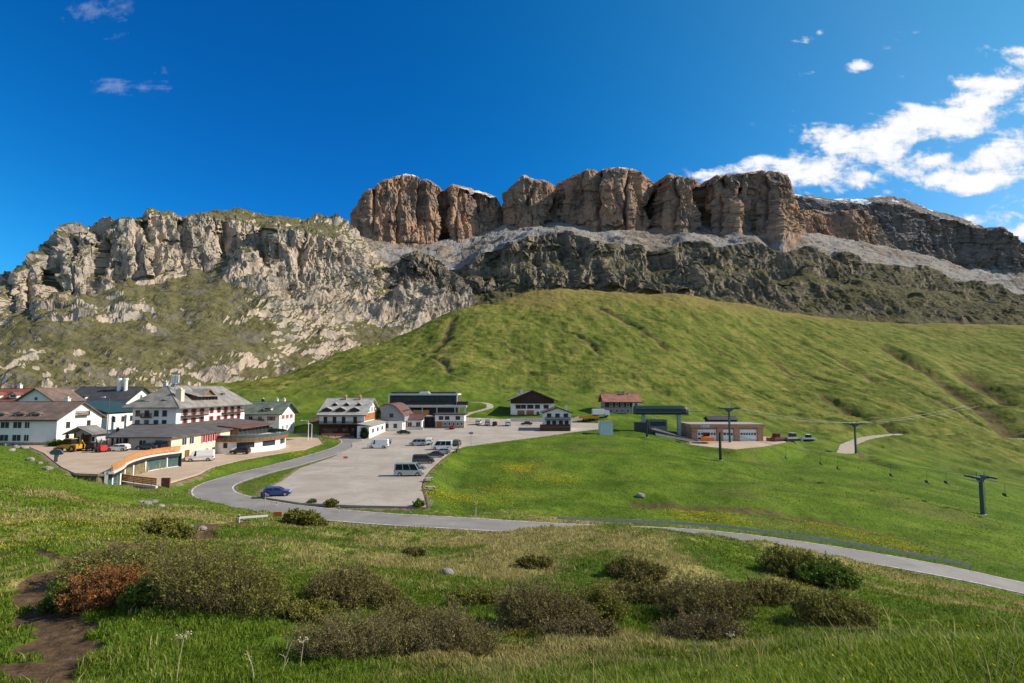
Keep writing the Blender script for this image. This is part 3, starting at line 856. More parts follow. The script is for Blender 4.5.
def deepen(row, k, tilt):
    a = np.array(row, float); sm = np.convolve(np.pad(a[:, 2], 4, mode='edge'), np.ones(9) / 9, 'valid')
    return [(x, y, m + k * (Y - m) + 110 - tilt * (x - 498)) for (x, y, Y), m in zip(row, sm)]
tb_foot = deepen(tb_foot, 1.9, .66); tb_top = deepen(tb_top, 1.9, .66)
sheet('mountain_massif', [shift(tb_foot, 22, -70), tb_foot, tb_top, shift(tb_top, -.8, 60), shift(tb_top, 6, 300), shift(tb_top, 60, 700)], [8, 130, 8, 16, 8], 498, 814, 800, M_ROCK_T,
      buttress=(30, 95), detail=7, cliff=[.4, 1, .25, .05, 0], grass=[0, 0, 0, 0, 0], scree=[1, .25, .5, .5, 0], snow=[0, 0, .45, .55, .5], seed=33, ledge=1.2, taper=22, clefts=[(531, 1.6, 26), (552, 3.2, 85), (576, 1.7, 30), (601, 2.2, 44), (628, 1.6, 30), (651, 3.6, 100), (674, 1.8, 36), (700, 3.2, 90), (720, 1.8, 34), (744, 2.0, 44), (766, 1.8, 36)])

# farther ranges on the right
g_foot = [(792, 246, 2000), (830, 248, 2000), (868, 254, 2050), (900, 262, 2100)]
g_top = [(792, 214, 2080), (805, 211, 2080), (815, 210, 2090), (828, 213, 2100), (845, 212, 2110), (858, 209, 2120), (866, 212, 2130), (874, 226, 2150), (884, 240, 2170), (900, 254, 2200)]
sheet('mountain_block', [shift(g_foot, 10, -20), g_foot, g_top, shift(g_top, 0, 60), shift(g_top, 30, 300)], [6, 70, 8, 8], 792, 900, 240, M_ROCK_T,
      buttress=(24, 90), detail=8, cliff=[.3, 1, .2, 0], grass=[0, 0, 0, 0], scree=[1, .3, .7, .5], snow=[0, 0, .3, 0], seed=44, ledge=2)
f_foot = [(770, 262, 2700), (860, 262, 2700), (905, 268, 2700), (930, 274, 2750), (960, 276, 2800), (1024, 296, 2900), (1300, 345, 3100)]
f_mid = [(770, 240, 2800), (860, 240, 2850), (905, 252, 2850), (930, 262, 2900), (955, 266, 2950), (985, 268, 3000), (1010, 270, 3000), (1024, 272, 3000), (1300, 330, 3300)]
f_top = [(770, 205, 2950), (794, 196, 2950), (810, 200, 2980), (827, 204, 3000), (854, 206, 3000), (880, 203, 3000), (905, 206, 2990), (921, 211, 2980), (940, 217, 2970), (959, 220, 2970), (970, 226, 2980), (985, 230, 2990), (1000, 229, 3000), (1010, 234, 3030), (1020, 245, 3080), (1030, 254, 3120), (1060, 262, 3200), (1300, 300, 3400)]
f_roof = [(770, 203, 3150), (794, 194, 3150), (812, 196, 3200), (827, 199, 3200), (854, 199.5, 3250), (880, 196, 3300), (895, 197, 3250), (921, 206.5, 3200), (959, 218, 3150), (985, 229.5, 3100), (1000, 228, 3100), (1015, 238, 3120), (1030, 253, 3160), (1300, 300, 3500)]
sheet('mountain_range', [f_foot, f_mid, f_top, f_roof, shift(f_roof, 40, 500)], [30, 110, 30, 8], 770, 1300, 640, M_ROCK_F,
      buttress=(45, 150), detail=12, cliff=[.15, 1, .3, 0], grass=[.1, 0, .1, 0], scree=[1, .3, .5, .4], snow=[.1, 0, .5, .5], seed=52, ground_rough=14, ledge=7)
# ------------------------------------------------------------------ roads and paved ground
def paving_material(name, lo, hi, stain=.5, scale=1.0, line=False):
    m, t = new_mat(name)
    p = t.n('ShaderNodeNewGeometry').outputs['Position']
    n = t.noise(p, .13 * scale, 7, .7, .4)
    f = t.noise(p, 3.5 * scale, 5, .7)
    mp = t.n('ShaderNodeMapping', {'Vector': p, 'Rotation': (0, 0, R(35)), 'Scale': (.05, .6, 1)}).outputs[0]
    tr = t.noise(mp, 1.0, 4, .6)
    c = t.mix(t.step(n, .3, .7), lo, hi)
    c = t.mix(t.math('MULTIPLY', t.step(f, .45, .75), .35), c, tuple(v * .7 for v in lo))
    c = t.mix(t.math('MULTIPLY', t.step(tr, .55, .7), stain * .5), c, tuple(v * .72 for v in lo))
    vor = t.n('ShaderNodeTexVoronoi', {'Vector': p, 'Scale': .16}, feature='DISTANCE_TO_EDGE').outputs['Distance']
    crack = t.math('MULTIPLY', t.math('SUBTRACT', 1.0, t.step(vor, .0, .035)), t.step(n, .42, .6))
    c = t.mix(t.math('MULTIPLY', crack, stain * .3), c, tuple(v * .5 for v in lo))
    finish(t, c, .88, f, .02, .6, spec=.2)
    return m


def ribbon(name, line, half, mat, lift=0.0, off=0.0, skirt=.3, kind='structure'):
    """a strip along a 3-D line, with turned-down edges"""
    p = np.asarray(line, float)
    d = np.gradient(p[:, :2], axis=0)
    d /= np.linalg.norm(d, axis=1, keepdims=True) + 1e-9
    nrm = np.stack([-d[:, 1], d[:, 0]], 1)
    offs = [-half] + list(np.linspace(-half, half, 7)) + [half]
    rows = []
    for k, o in enumerate(offs):
        q = np.zeros_like(p)
        q[:, :2] = p[:, :2] + nrm * (o + off)
        q[:, 2] = p[:, 2] + lift + (0.05 * (1 - (o / half) ** 2) if skirt else 0)
        if skirt and k in (0, len(offs) - 1):
            q[:, 2] = p[:, 2] - skirt
        rows.append(q)
    V = np.array(rows)
    me = np_mesh(name, V.reshape(-1, 3), grid_faces(len(rows), len(p)), False)
    return link(name, me, mat, kind=kind)


def pad(name, poly, zf, mat, lift=0.0, cuts=()):
    bm = bmesh.new()
    vs = [bm.verts.new((p[0], p[1], 0)) for p in poly]
    f = bm.faces.new(vs)
    bmesh.ops.triangulate(bm, faces=[f])
    for y in cuts:
        bmesh.ops.bisect_plane(bm, geom=bm.verts[:] + bm.edges[:] + bm.faces[:], plane_co=(0, y, 0), plane_no=(0, 1, 0))
    for v in bm.verts:
        v.co.z = float(zf(v.co.y)) + lift
    e = [e for e in bm.edges if e.is_boundary]
    r = bmesh.ops.extrude_edge_only(bm, edges=e)
    for v in [g for g in r['geom'] if isinstance(g, bmesh.types.BMVert)]:
        v.co.z -= .35
    bmesh.ops.recalc_face_normals(bm, faces=bm.faces[:])
    me = bpy.data.meshes.new(name); bm.to_mesh(me); bm.free()
    return link(name, me, mat, kind='structure')


def wobble(poly, amp, n=4, seed=1):
    """break a straight outline into an uneven one"""
    out = []
    for i in range(len(poly)):
        a, b = Vector(poly[i]), Vector(poly[(i + 1) % len(poly)])
        L = (b - a).length
        k = max(1, min(14, int(L / 2.5)))
        for j in range(k):
            q = a.lerp(b, j / k)
            q.x += amp * float(vnoise2(np.array([q.x / 2.5]), np.array([q.y / 2.5]), seed)[0])
            q.y += amp * float(vnoise2(np.array([q.x / 2.5]), np.array([q.y / 2.5]), seed + 9)[0])
            out.append((q.x, q.y, q.z))
    return out


M_ASPHALT = paving_material('old_asphalt', (.185, .17, .16), (.27, .25, .235), .6)
M_LOT = paving_material('bleached_asphalt', (.30, .255, .215), (.41, .36, .31), .9)
M_DIRT = paving_material('packed_gravel', (.38, .28, .205), (.48, .37, .28), .4, 1.8)
M_LINE, _t = new_mat('worn_white_line')
_p = _t.n('ShaderNodeNewGeometry').outputs['Position']
finish(_t, _t.mix(_t.step(_t.noise(_p, 1.6, 5, .7), .42, .62), (.6, .58, .55), (.3, .28, .26)), .8)

ribbon('road', ROAD_MAIN, HALF_W, M_ASPHALT)
for s_ in (-1, 1):
    ribbon('road_marking', ROAD_MAIN, .11, M_LINE, lift=.030, off=s_ * (HALF_W - .22), skirt=0)
_cuts = [100, 110, 120, 130, 140, 150, 170, 190, 210, 240]
pad('car_park', LOT, lot_z, M_LOT, -.03, _cuts)
pad('forecourt', FORE, fore_z, M_DIRT, -.02, [95, 110, 125, 140, 160])
pad('gravel_apron', APRON, lambda y: y * 0 - 1.55, M_DIRT, -.02)
pad('gravel_yard', YARD, yard_z, M_DIRT, -.02, [100, 110, 120, 131])
# pale unpaved margin where the road opens into the upper car park
# ------------------------------------------------------------------ building kit
class MB:
    """collects shapes into ONE mesh; each face keeps a material slot"""
    def __init__(s):
        s.v, s.f, s.m = [], [], []
    def add(s, vs, fs, mi=0):
        b = len(s.v)
        s.v += [tuple(v) for v in vs]
        s.f += [tuple(i + b for i in f) for f in fs]
        s.m += [mi] * len(fs)
    def box(s, x0, x1, y0, y1, z0, z1, mi=0):
        s.add([(x0, y0, z0), (x1, y0, z0), (x1, y1, z0), (x0, y1, z0), (x0, y0, z1), (x1, y0, z1), (x1, y1, z1), (x0, y1, z1)],
              [(3, 2, 1, 0), (4, 5, 6, 7), (0, 1, 5, 4), (1, 2, 6, 5), (2, 3, 7, 6), (3, 0, 4, 7)], mi)
    def prism(s, poly, axis, a0, a1, mi=0):
        """extrude a 2-D outline: axis 'x' takes (y,z), 'y' takes (x,z), 'z' takes (x,y)"""
        def at(p, a):
            return {'x': (a, p[0], p[1]), 'y': (p[0], a, p[1]), 'z': (p[0], p[1], a)}[axis]
        n = len(poly)
        vs = [at(p, a0) for p in poly] + [at(p, a1) for p in poly]
        fs = [tuple(range(n)), tuple(range(2 * n - 1, n - 1, -1))] + [(i, i + n, (i + 1) % n + n, (i + 1) % n) for i in range(n)]
        s.add(vs, fs, mi)
    def slab(s, quad, th, mi=0):
        """a thick plate under a quad (th measured straight down)"""
        n = len(quad)
        vs = [tuple(q) for q in quad] + [(q[0], q[1], q[2] - th) for q in quad]
        fs = [tuple(range(n)), tuple(range(2 * n - 1, n - 1, -1))] + [(i, i + n, (i + 1) % n + n, (i + 1) % n) for i in range(n)]
        s.add(vs, fs, mi)
    def tube(s, pts, r, n=8, mi=0, cap=True):
        pts = [Vector(p) for p in pts]
        rs = r if isinstance(r, (list, tuple)) else [r] * len(pts)
        vs = []
        for i, p in enumerate(pts):
            d = (pts[min(i + 1, len(pts) - 1)] - pts[max(i - 1, 0)]).normalized()
            u = d.cross(Vector((0, 0, 1)) if abs(d.z) < .9 else Vector((1, 0, 0))).normalized(); w = d.cross(u)
            for k in range(n):
                a = 2 * math.pi * k / n
                vs.append(p + (u * math.cos(a) + w * math.sin(a)) * rs[i])
        fs = []
        for i in range(len(pts) - 1):
            for k in range(n):
                fs.append((i * n + k, i * n + (k + 1) % n, (i + 1) * n + (k + 1) % n, (i + 1) * n + k))
        if cap:
            fs += [tuple(range(n - 1, -1, -1)), tuple(range((len(pts) - 1) * n, len(pts) * n))]
        s.add(vs, fs, mi)
    def build(s, name, mats, parent=None, smooth=False, bevel=0):
        me = bpy.data.meshes.new(name)
        me.from_pydata(s.v, [], s.f)
        for m in (mats if isinstance(mats, (list, tuple)) else [mats]):
            me.materials.append(m)
        for p, mi in zip(me.polygons, s.m):
            p.material_index = mi; p.use_smooth = smooth
        bm = bmesh.new(); bm.from_mesh(me)
        bmesh.ops.recalc_face_normals(bm, faces=bm.faces[:])
        bm.to_mesh(me); bm.free()
        o = bpy.data.objects.new(name, me); COL.objects.link(o)
        if parent is not None:
            o.parent = parent
        return o


def tag(o, label, cat, group=None, kind=None):
    o['label'] = label; o['category'] = cat
    if group: o['group'] = group
    if kind: o['kind'] = kind
    return o


def thing(name, label, cat, loc=(0, 0, 0), rz=0.0, group=None):
    o = bpy.data.objects.new(name, None); COL.objects.link(o)
    o.empty_display_size = .3
    o.location = loc; o.rotation_euler = (0, 0, rz)
    return tag(o, label, cat, group)


def kids(o):
    return [c for c in bpy.data.objects if c.parent is o]


def dup(root, loc, rz, label, scale=None):
    r = root.copy(); COL.objects.link(r); r.location = loc; r.rotation_euler = (0, 0, rz); r['label'] = label
    if scale: r.scale = scale
    for c in kids(root):
        k = c.copy(); COL.objects.link(k); k.parent = r
        for g in kids(c):
            q = g.copy(); COL.objects.link(q); q.parent = k
    return r


def simple(name, color, rough=.7, var=.15, scale=2.0, metallic=0.0, spec=.3, **kw):
    m, t = new_mat(name)
    p = t.n('ShaderNodeTexCoord').outputs['Object']
    n = t.noise(p, scale, 5, .65)
    c = t.mix(t.step(n, .3, .7), tuple(v * (1 - var) for v in color), tuple(min(1, v * (1 + var)) for v in color))
    finish(t, c, rough, n, .01, .4, metallic=metallic, spec=spec, **kw)
    return m


def plaster(name, color):
    """rendered wall with faint rain streaks and a splashed foot"""
    m, t = new_mat(name)
    p = t.n('ShaderNodeTexCoord').outputs['Object']
    n = t.noise(p, .8, 6, .6)
    s = t.n('ShaderNodeMapping', {'Vector': p, 'Scale': (1.6, 1.6, .12)}).outputs[0]
    k = t.noise(s, 1.0, 5, .65)
    c = t.mix(t.step(n, .3, .7), tuple(v * .93 for v in color), color)
    c = t.mix(t.math('MULTIPLY', t.step(k, .54, .72), .35), c, tuple(v * .68 for v in color))
    finish(t, c, .85, n, .01, .4, spec=.2)
    return m


def roofing(name, color, course=.32, var=.3):
    """slates or tiles laid in courses, uneven in tone"""
    m, t = new_mat(name)
    p = t.n('ShaderNodeTexCoord').outputs['Object']
    n = t.noise(p, .5, 6, .65); f = t.noise(p, 4.0, 3, .7)
    z = t.n('ShaderNodeSeparateXYZ', {0: p}).outputs[2]
    w = t.math('FRACT', t.math('DIVIDE', z, course * .5))
    c = t.mix(t.step(n, .3, .7), tuple(v * (1 - var) for v in color), tuple(min(1, v * (1 + var)) for v in color))
    c = t.mix(t.math('MULTIPLY', t.step(f, .5, .7), .4), c, tuple(v * .6 for v in color))
    c = t.mix(t.math('MULTIPLY', t.step(w, .82, 1.0), .5), c, tuple(v * .45 for v in color))
    finish(t, c, .75, t.math('ADD', w, f), .03, .6, spec=.3)
    return m


def timber(name, color, along=(6, 6, .5)):
    m, t = new_mat(name)
    p = t.n('ShaderNodeTexCoord').outputs['Object']
    s = t.n('ShaderNodeMapping', {'Vector': p, 'Scale': along}).outputs[0]
    n = t.noise(s, 1.0, 5, .6)
    c = t.mix(t.step(n, .3, .7), tuple(v * .6 for v in color), tuple(min(1, v * 1.25) for v in color))
    finish(t, c, .75, n, .02, .5, spec=.25)
    return m


def glass(name, color=(.03, .04, .05), rough=.08):
    m, t = new_mat(name)
    p = t.n('ShaderNodeTexCoord').outputs['Object']
    n = t.noise(p, .7, 3, .5)
    finish(t, t.mix(n, tuple(v * .5 for v in color), tuple(v * 1.6 for v in color)), rough, spec=.28)
    return m


W_WHITE = plaster('white_plaster', (.78, .75, .71)); W_CREAM = plaster('cream_plaster', (.66, .55, .42)); W_GREY = plaster('grey_plaster', (.52, .51, .50))
W_STONE = simple('rubble_stone', (.30, .25, .20), .9, .4, 3.5); W_BRICK = simple('brown_brick', (.44, .24, .15), .9, .3, 5)
R_BROWN = roofing('brown_roof', (.155, .105, .085)); R_RED = roofing('red_roof', (.22, .075, .05)); R_SLATE = roofing('slate_roof', (.20, .185, .175)); R_DARK = roofing('dark_slate', (.055, .055, .06))
R_GREEN = roofing('green_roof', (.115, .135, .105)); R_PALE = roofing('pale_slate', (.32, .30, .285)); R_GREENDK = simple('dark_green_metal', (.02, .055, .05), .45, .2, 1.0, spec=.5)
R_RUST = roofing('rust_roof', (.27, .12, .085)); R_MAROON = roofing('maroon_roof', (.135, .07, .06)); R_FLAT = simple('felt_roof', (.30, .27, .24), .9, .2, 1.5)
T_DARK = timber('dark_timber', (.06, .034, .022)); T_MID = timber('brown_timber', (.20, .095, .045)); T_ORANGE = timber('larch_timber', (.50, .23, .085), (5, 5, 5))
G_DARK = glass('window_glass'); G_POOL = glass('tinted_glass', (.05, .10, .10)); M_RED = simple('red_paint', (.50, .035, .045), .6, .15, 3)
M_WFRAME = simple('white_frame', (.72, .70, .66), .6, .08); M_BFRAME = simple('brown_frame', (.10, .06, .04), .6, .2); M_CONC = simple('pale_concrete', (.55, .52, .48), .85, .12, 1.5)
M_STEEL = simple('painted_steel', (.045, .075, .075), .5, .2, 2.0, spec=.5); M_GALV = simple('galvanised_steel', (.33, .36, .37), .42, .15, 3.0, .6); M_BLACK = simple('black_paint', (.02, .02, .022), .6, .2)
M_ORANGE = simple('orange_paint', (.75, .19, .03), .6, .1); M_YELLOW = simple('yellow_paint', (.55, .27, .015), .5, .1); M_WHITE = simple('white_paint', (.78, .78, .77), .5, .05)
M_BLUE = simple('blue_paint', (.03, .10, .28), .5, .1)


def win(root, face, u, z, w, h, frame=M_WFRAME, shut=None, dims=None, base=None, proud=0.0, pane=G_DARK):
    """one window: a pane with a frame and sill round it and, if wanted, a pair of shutters.
    face F/L/R of a block dims=(x0, x1, y0, y1)"""
    x0, x1, y0, y1 = dims
    def put(mb, a0, a1, z0, z1, p0, p1, mi=0):
        if face == 'F': mb.box(a0, a1, y0 - p1, y0 - p0, z0, z1, mi)
        elif face == 'R': mb.box(x1 + p0, x1 + p1, a0, a1, z0, z1, mi)
        elif face == 'L': mb.box(x0 - p1, x0 - p0, a0, a1, z0, z1, mi)
        else: mb.box(a0, a1, y1 + p0, y1 + p1, z0, z1, mi)
    g = MB(); put(g, u - w / 2, u + w / 2, z, z + h, -.1 + proud, .02 + proud)
    o = g.build('window', pane, root)
    f = MB(); t = .09
    put(f, u - w / 2 - t, u - w / 2 + .01, z - t, z + h + t, proud - .05, proud + .07); put(f, u + w / 2 - .01, u + w / 2 + t, z - t, z + h + t, proud - .05, proud + .07)
    put(f, u - w / 2 + .01, u + w / 2 - .01, z + h - .01, z + h + t, proud - .05, proud + .07); put(f, u - w / 2 - t - .06, u + w / 2 + t + .06, z - t - .05, z + .01, proud - .05, proud + .12)
    if w > .9:
        put(f, u - .03, u + .03, z + .01, z + h - .01, proud - .05, proud + .05)
    f.build('frame', frame, o)
    if shut:
        for s in (-1, 1):
            q = MB(); c = u + s * (w / 2 + t + .30)
            put(q, c - .27, c + .27, z - .05, z + h + .05, proud + .01, proud + .06)
            for k in range(3):
                zz = z + h * (k + .5) / 3
                put(q, c - .27, c + .27, zz - .04, zz + .04, proud + .06, proud + .085)
            q.build('shutter', shut, o)
    return o


def gable_walls(root, x0, x1, y0, y1, z0, ze, zr, along, mat, name='wall', down=2.0):
    mb = MB()
    if along == 'y':
        xm = (x0 + x1) / 2
        mb.prism([(x0, z0 - down), (x1, z0 - down), (x1, ze), (xm, zr), (x0, ze)], 'y', y0, y1)
    elif along == 'x':
        ym = (y0 + y1) / 2
        mb.prism([(y0, z0 - down), (y1, z0 - down), (y1, ze), (ym, zr), (y0, ze)], 'x', x0, x1)
    else:
        mb.box(x0, x1, y0, y1, z0 - down, ze)
    return mb.build(name, mat, root)


def gable_roof(root, x0, x1, y0, y1, ze, zr, along, mat, ov=.9, th=.28, fascia=None, name='roof'):
    mb = MB()
    if along == 'y':
        xm = (x0 + x1) / 2; sl = (zr - ze) / (xm - x0); e = ze - sl * ov
        up = th + .02
        mb.slab([(x0 - ov, y0 - ov, e + up), (xm, y0 - ov, zr + up), (xm, y1 + ov, zr + up), (x0 - ov, y1 + ov, e + up)], th)
        mb.slab([(xm, y0 - ov, zr + up), (x1 + ov, y0 - ov, e + up), (x1 + ov, y1 + ov, e + up), (xm, y1 + ov, zr + up)], th)
        mb.tube([(xm, y0 - ov, zr + up), (xm, y1 + ov, zr + up)], .13, 6)
    else:
        ym = (y0 + y1) / 2; sl = (zr - ze) / (ym - y0); e = ze - sl * ov
        up = th + .02
        mb.slab([(x0 - ov, y0 - ov, e + up), (x1 + ov, y0 - ov, e + up), (x1 + ov, ym, zr + up), (x0 - ov, ym, zr + up)], th)
        mb.slab([(x0 - ov, ym, zr + up), (x1 + ov, ym, zr + up), (x1 + ov, y1 + ov, e + up), (x0 - ov, y1 + ov, e + up)], th)
        mb.tube([(x0 - ov, ym, zr + up), (x1 + ov, ym, zr + up)], .13, 6)
    o = mb.build(name, mat, root)
    if fascia:
        f = MB()
        if along == 'y':
            for y in (y0 - ov - .045, y1 + ov + .005):
                for a, b in (((x0 - ov, e), (xm, zr)), ((xm, zr), (x1 + ov, e))):
                    f.prism([(a[0], a[1] - .06), (b[0], b[1] - .06), (b[0], b[1] + up + .03), (a[0], a[1] + up + .03)], 'y', y, y + .04)
        else:
            for y in (y0 - ov - .06, y1 + ov + .01):
                f.box(x0 - ov, x1 + ov, y, y + .05, e - .05, e + up - .02)
        f.build('fascia', fascia, o)
    return o


def chimney(roof, x, y, z0, z1, w=.9, mat=W_WHITE, cap=M_CONC):
    mb = MB()
    mb.box(x - w / 2, x + w / 2, y - w / 2, y + w / 2, z0, z1, 0)
    mb.box(x - w / 2 - .1, x + w / 2 + .1, y - w / 2 - .1, y + w / 2 + .1, z1, z1 + .12, 1)
    mb.box(x - w / 4, x + w / 4, y - w / 4, y + w / 4, z1 + .12, z1 + .5, 1)
    return mb.build('chimney', [mat, cap], roof)


def dormer(roof, x, yf, zb, w, h, depth, mat_roof, mat_wall, rise=.6, face='F'):
    """a gabled roof window standing out of a slope; face F looks to -y, R looks to +x"""
    def T(p):
        a, b, c = p
        return (x + a, yf + b, zb + c) if face == 'F' else (x - b, yf + a, zb + c)
    mb = MB()
    hw = w / 2
    pr = [(-hw, 0), (hw, 0), (hw, h), (0, h + rise), (-hw, h)]
    n = len(pr)
    vs = [T((p[0], 0, p[1])) for p in pr] + [T((p[0], depth, p[1])) for p in pr]
    mb.add(vs, [tuple(range(n)), tuple(range(2 * n - 1, n - 1, -1))] + [(i, i + n, (i + 1) % n + n, (i + 1) % n) for i in range(n)], 1)
    for s in (-1, 1):
        q = [T((0, -.35, h + rise + .12)), T((s * (hw + .3), -.35, h - rise * .3 / hw * 1 + .12)), T((s * (hw + .3), depth, h - rise * .3 / hw + .12)), T((0, depth, h + rise + .12))]
        mb.slab(q, .12, 0)
    a = [T((-hw * .7, -.03, h * .2)), T((hw * .7, -.03, h * .2)), T((hw * .7, -.03, h * .92)), T((-hw * .7, -.03, h * .92))]
    b = [T((-hw * .7, .02, h * .2)), T((hw * .7, .02, h * .2)), T((hw * .7, .02, h * .92)), T((-hw * .7, .02, h * .92))]
    mb.add(a + b, [(0, 1, 2, 3), (0, 1, 5, 4), (1, 2, 6, 5), (2, 3, 7, 6), (3, 0, 4, 7)], 2)
    return mb.build('dormer', [mat_roof, mat_wall, G_DARK], roof)


def balcony(root, face, dims, u0, u1, z, dp=1.2, mat=T_DARK, rail=1.0):
    x0, x1, y0, y1 = dims
    mb = MB()
    def put(a0, a1, p0, p1, z0, z1):
        if face == 'F': mb.box(a0, a1, y0 - p1, y0 - p0, z0, z1)
        else: mb.box(x1 + p0, x1 + p1, a0, a1, z0, z1)
    put(u0, u1, -.05, dp, z - .18, z)
    put(u0, u1, dp - .09, dp - .01, z + rail - .1, z + rail)
    put(u0, u1, dp - .07, dp - .03, z + .05, z + .15)
    n = max(2, int((u1 - u0) / .32))
    for k in range(n + 1):
        a = u0 + (u1 - u0 - .14) * k / n
        put(a, a + .14, dp - .065, dp - .035, z + .1, z + rail - .06)
    for a in (u0, u1 - .07):
        put(a, a + .07, 0.02, dp - .08, z + rail - .1, z + rail)
        for p in np.arange(.15, dp - .15, .3):
            put(a + .02, a + .05, p, p + .12, z, z + rail - .05)
    return mb.build('balcony', mat, root)


def door(root, face, dims, u, z, w, h, mat=T_MID, proud=0.0):
    x0, x1, y0, y1 = dims
    mb = MB()
    def put(a0, a1, p0, p1, z0, z1, mi):
        if face == 'F': mb.box(a0, a1, y0 - p1, y0 - p0, z0, z1, mi)
        elif face == 'L': mb.box(x0 - p1, x0 - p0, a0, a1, z0, z1, mi)
        else: mb.box(x1 + p0, x1 + p1, a0, a1, z0, z1, mi)
    put(u - w / 2, u + w / 2, -.05 + proud, .04 + proud, z, z + h, 0)
    for k in range(1, max(2, int(h / .6))):
        zz = z + h * k / max(2, int(h / .6))
        put(u - w / 2, u + w / 2, .04 + proud, .06 + proud, zz - .025, zz + .025, 0)
    o = mb.build('door', [mat], root)
    f = MB()
    mb = f
    put(u - w / 2 - .1, u - w / 2 - .002, -.05 + proud, .08 + proud, z, z + h + .1, 0); put(u + w / 2 + .002, u + w / 2 + .1, -.05 + proud, .08 + proud, z, z + h + .1, 0); put(u - w / 2, u + w / 2, -.05 + proud, .08 + proud, z + h + .002, z + h + .1, 0)
    f.build('frame', M_BFRAME, o)
    return o
# ------------------------------------------------------------------ the buildings of the pass
def site(name, label, cat, X0, X1, Y0, Y1, z0, group=None, rz=0.0):
    r = thing(name, label, cat, ((X0 + X1) / 2, Y0, z0), R(rz), group)
    w = X1 - X0
    return r, (-w / 2, w / 2, 0.0, Y1 - Y0)


GV = 'houses of the pass village'

# --- white house with the red roof, far left
r, d = site('house', 'white house with red brown roof and cross gable behind the long white building', 'house', -164, -141.5, 166, 178, 5, GV)
x0, x1, y0, y1 = d
gable_walls(r, *d, 0, 8.4, 11.6, 'x', W_WHITE)
rf = gable_roof(r, *d, 8.4, 11.8, 'x', R_RED)
gable_walls(r, x1 - .02, x1 + 9.8, -2.0, 9, 0, 8.8, 12.0, 'y', W_WHITE, 'gable_wing')
gable_roof(r, x1 - .02, x1 + 9.8, -2.0, 9, 8.8, 12.0, 'y', R_BROWN, .8, name='wing_roof')
dormer(rf, 2, .9, 9.4, 2.2, 1.0, 3, R_RED, W_WHITE)
dormer(rf, 7, .9, 9.4, 2.2, 1.0, 3, R_RED, W_WHITE)
chimney(rf, 4, 6.5, 10.5, 13.2)
for u in (-8, -4, 0, 4, 8, 10):
    win(r, 'F', u, 4.6, 1.1, 1.3, dims=d)
dw = (x1, x1 + 9.8, -2.0, 9)
for u in (2.2, 5.0, 7.8):
    win(r, 'F', x1 + u, 6.2, .9, 1.2, dims=dw)
win(r, 'F', x1 + 5.0, 8.8, .8, .9, dims=dw)
for u in (1.0, 4.5):
    win(r, 'R', u, 5.4, .9, 1.2, dims=dw)

# --- long white building with the brown roof and dormers
r, d = site('apartment_building', 'long white two storey building with brown dormered roof beside the gravel yard', 'apartment building', -142, -102.3, 129, 143, 4.7, GV)
x0, x1, y0, y1 = d
gable_walls(r, *d, 0, 5.5, 9.0, 'x', W_WHITE)
rf = gable_roof(r, *d, 5.5, 9.0, 'x', R_BROWN, .7, fascia=M_BFRAME)
for u in (-3.5, 1.5, 6.0, 10.5, 14.0):
    dormer(rf, u, 1.0, 5.95, 2.3, .75, 3.4, R_BROWN, W_CREAM, .35)
chimney(rf, 15.5, 8.2, 8.3, 10.0)
for u in (-17, -13, -8.6, -5.6, -2.2, .2, 3.2, 6.2, 9.0, 11.2):
    for z in (.7, 3.55):
        win(r, 'F', u + 2, z, (1.1 if (u * 7) % 2 < 1 else 1.9), 1.35, dims=d)
for u, w in ((3.2, 1.0), (9.6, 1.0)):
    win(r, 'R', u, 3.5, w, 1.2, dims=d, frame=M_BFRAME)
win(r, 'R', 3.2, .6, 1.0, 1.1, dims=d, frame=M_BFRAME)
balcony(r, 'R', d, 5.2, 9.0, 6.1, .7)
t_ = MB(); t_.box(x0, x1, -.04, -.005, -2, .35); t_.build('plinth', W_STONE, r)
t_ = MB(); t_.tube([(5.6, -.12, 5.2), (5.6, -.12, 0)], .08, 6); t_.build('drainpipe', M_BFRAME, r)

# --- little gabled porch in front of it
r, d = site('entrance_porch', 'small grey gabled entrance porch between the digger and the white gable wall', 'porch', -98.4, -92.6, 126.5, 131.5, 4.5)
x0, x1, y0, y1 = d
gable_walls(r, x0 + .4, x1 - .4, 2.2, y1, 0, 2.6, 3.8, 'y', W_GREY)
gable_roof(r, x0, x1, 0, y1, 2.6, 4.0, 'y', R_SLATE, .4, .2)
for x in (x0 + .3, -0.9, .9, x1 - .3):
    t_ = MB(); t_.box(x - .14, x + .14, .1, .38, -1, 2.75); t_.build('post', T_DARK, r)
door(r, 'F', (x0 + .4, x1 - .4, 2.2, y1), 0, 0, 1.6, 2.2, T_DARK)
win(r, 'F', -1.7, .8, .9, 1.1, dims=(x0 + .4, x1 - .4, 2.2, y1)); win(r, 'F', 1.7, .8, .9, 1.1, dims=(x0 + .4, x1 - .4, 2.2, y1))

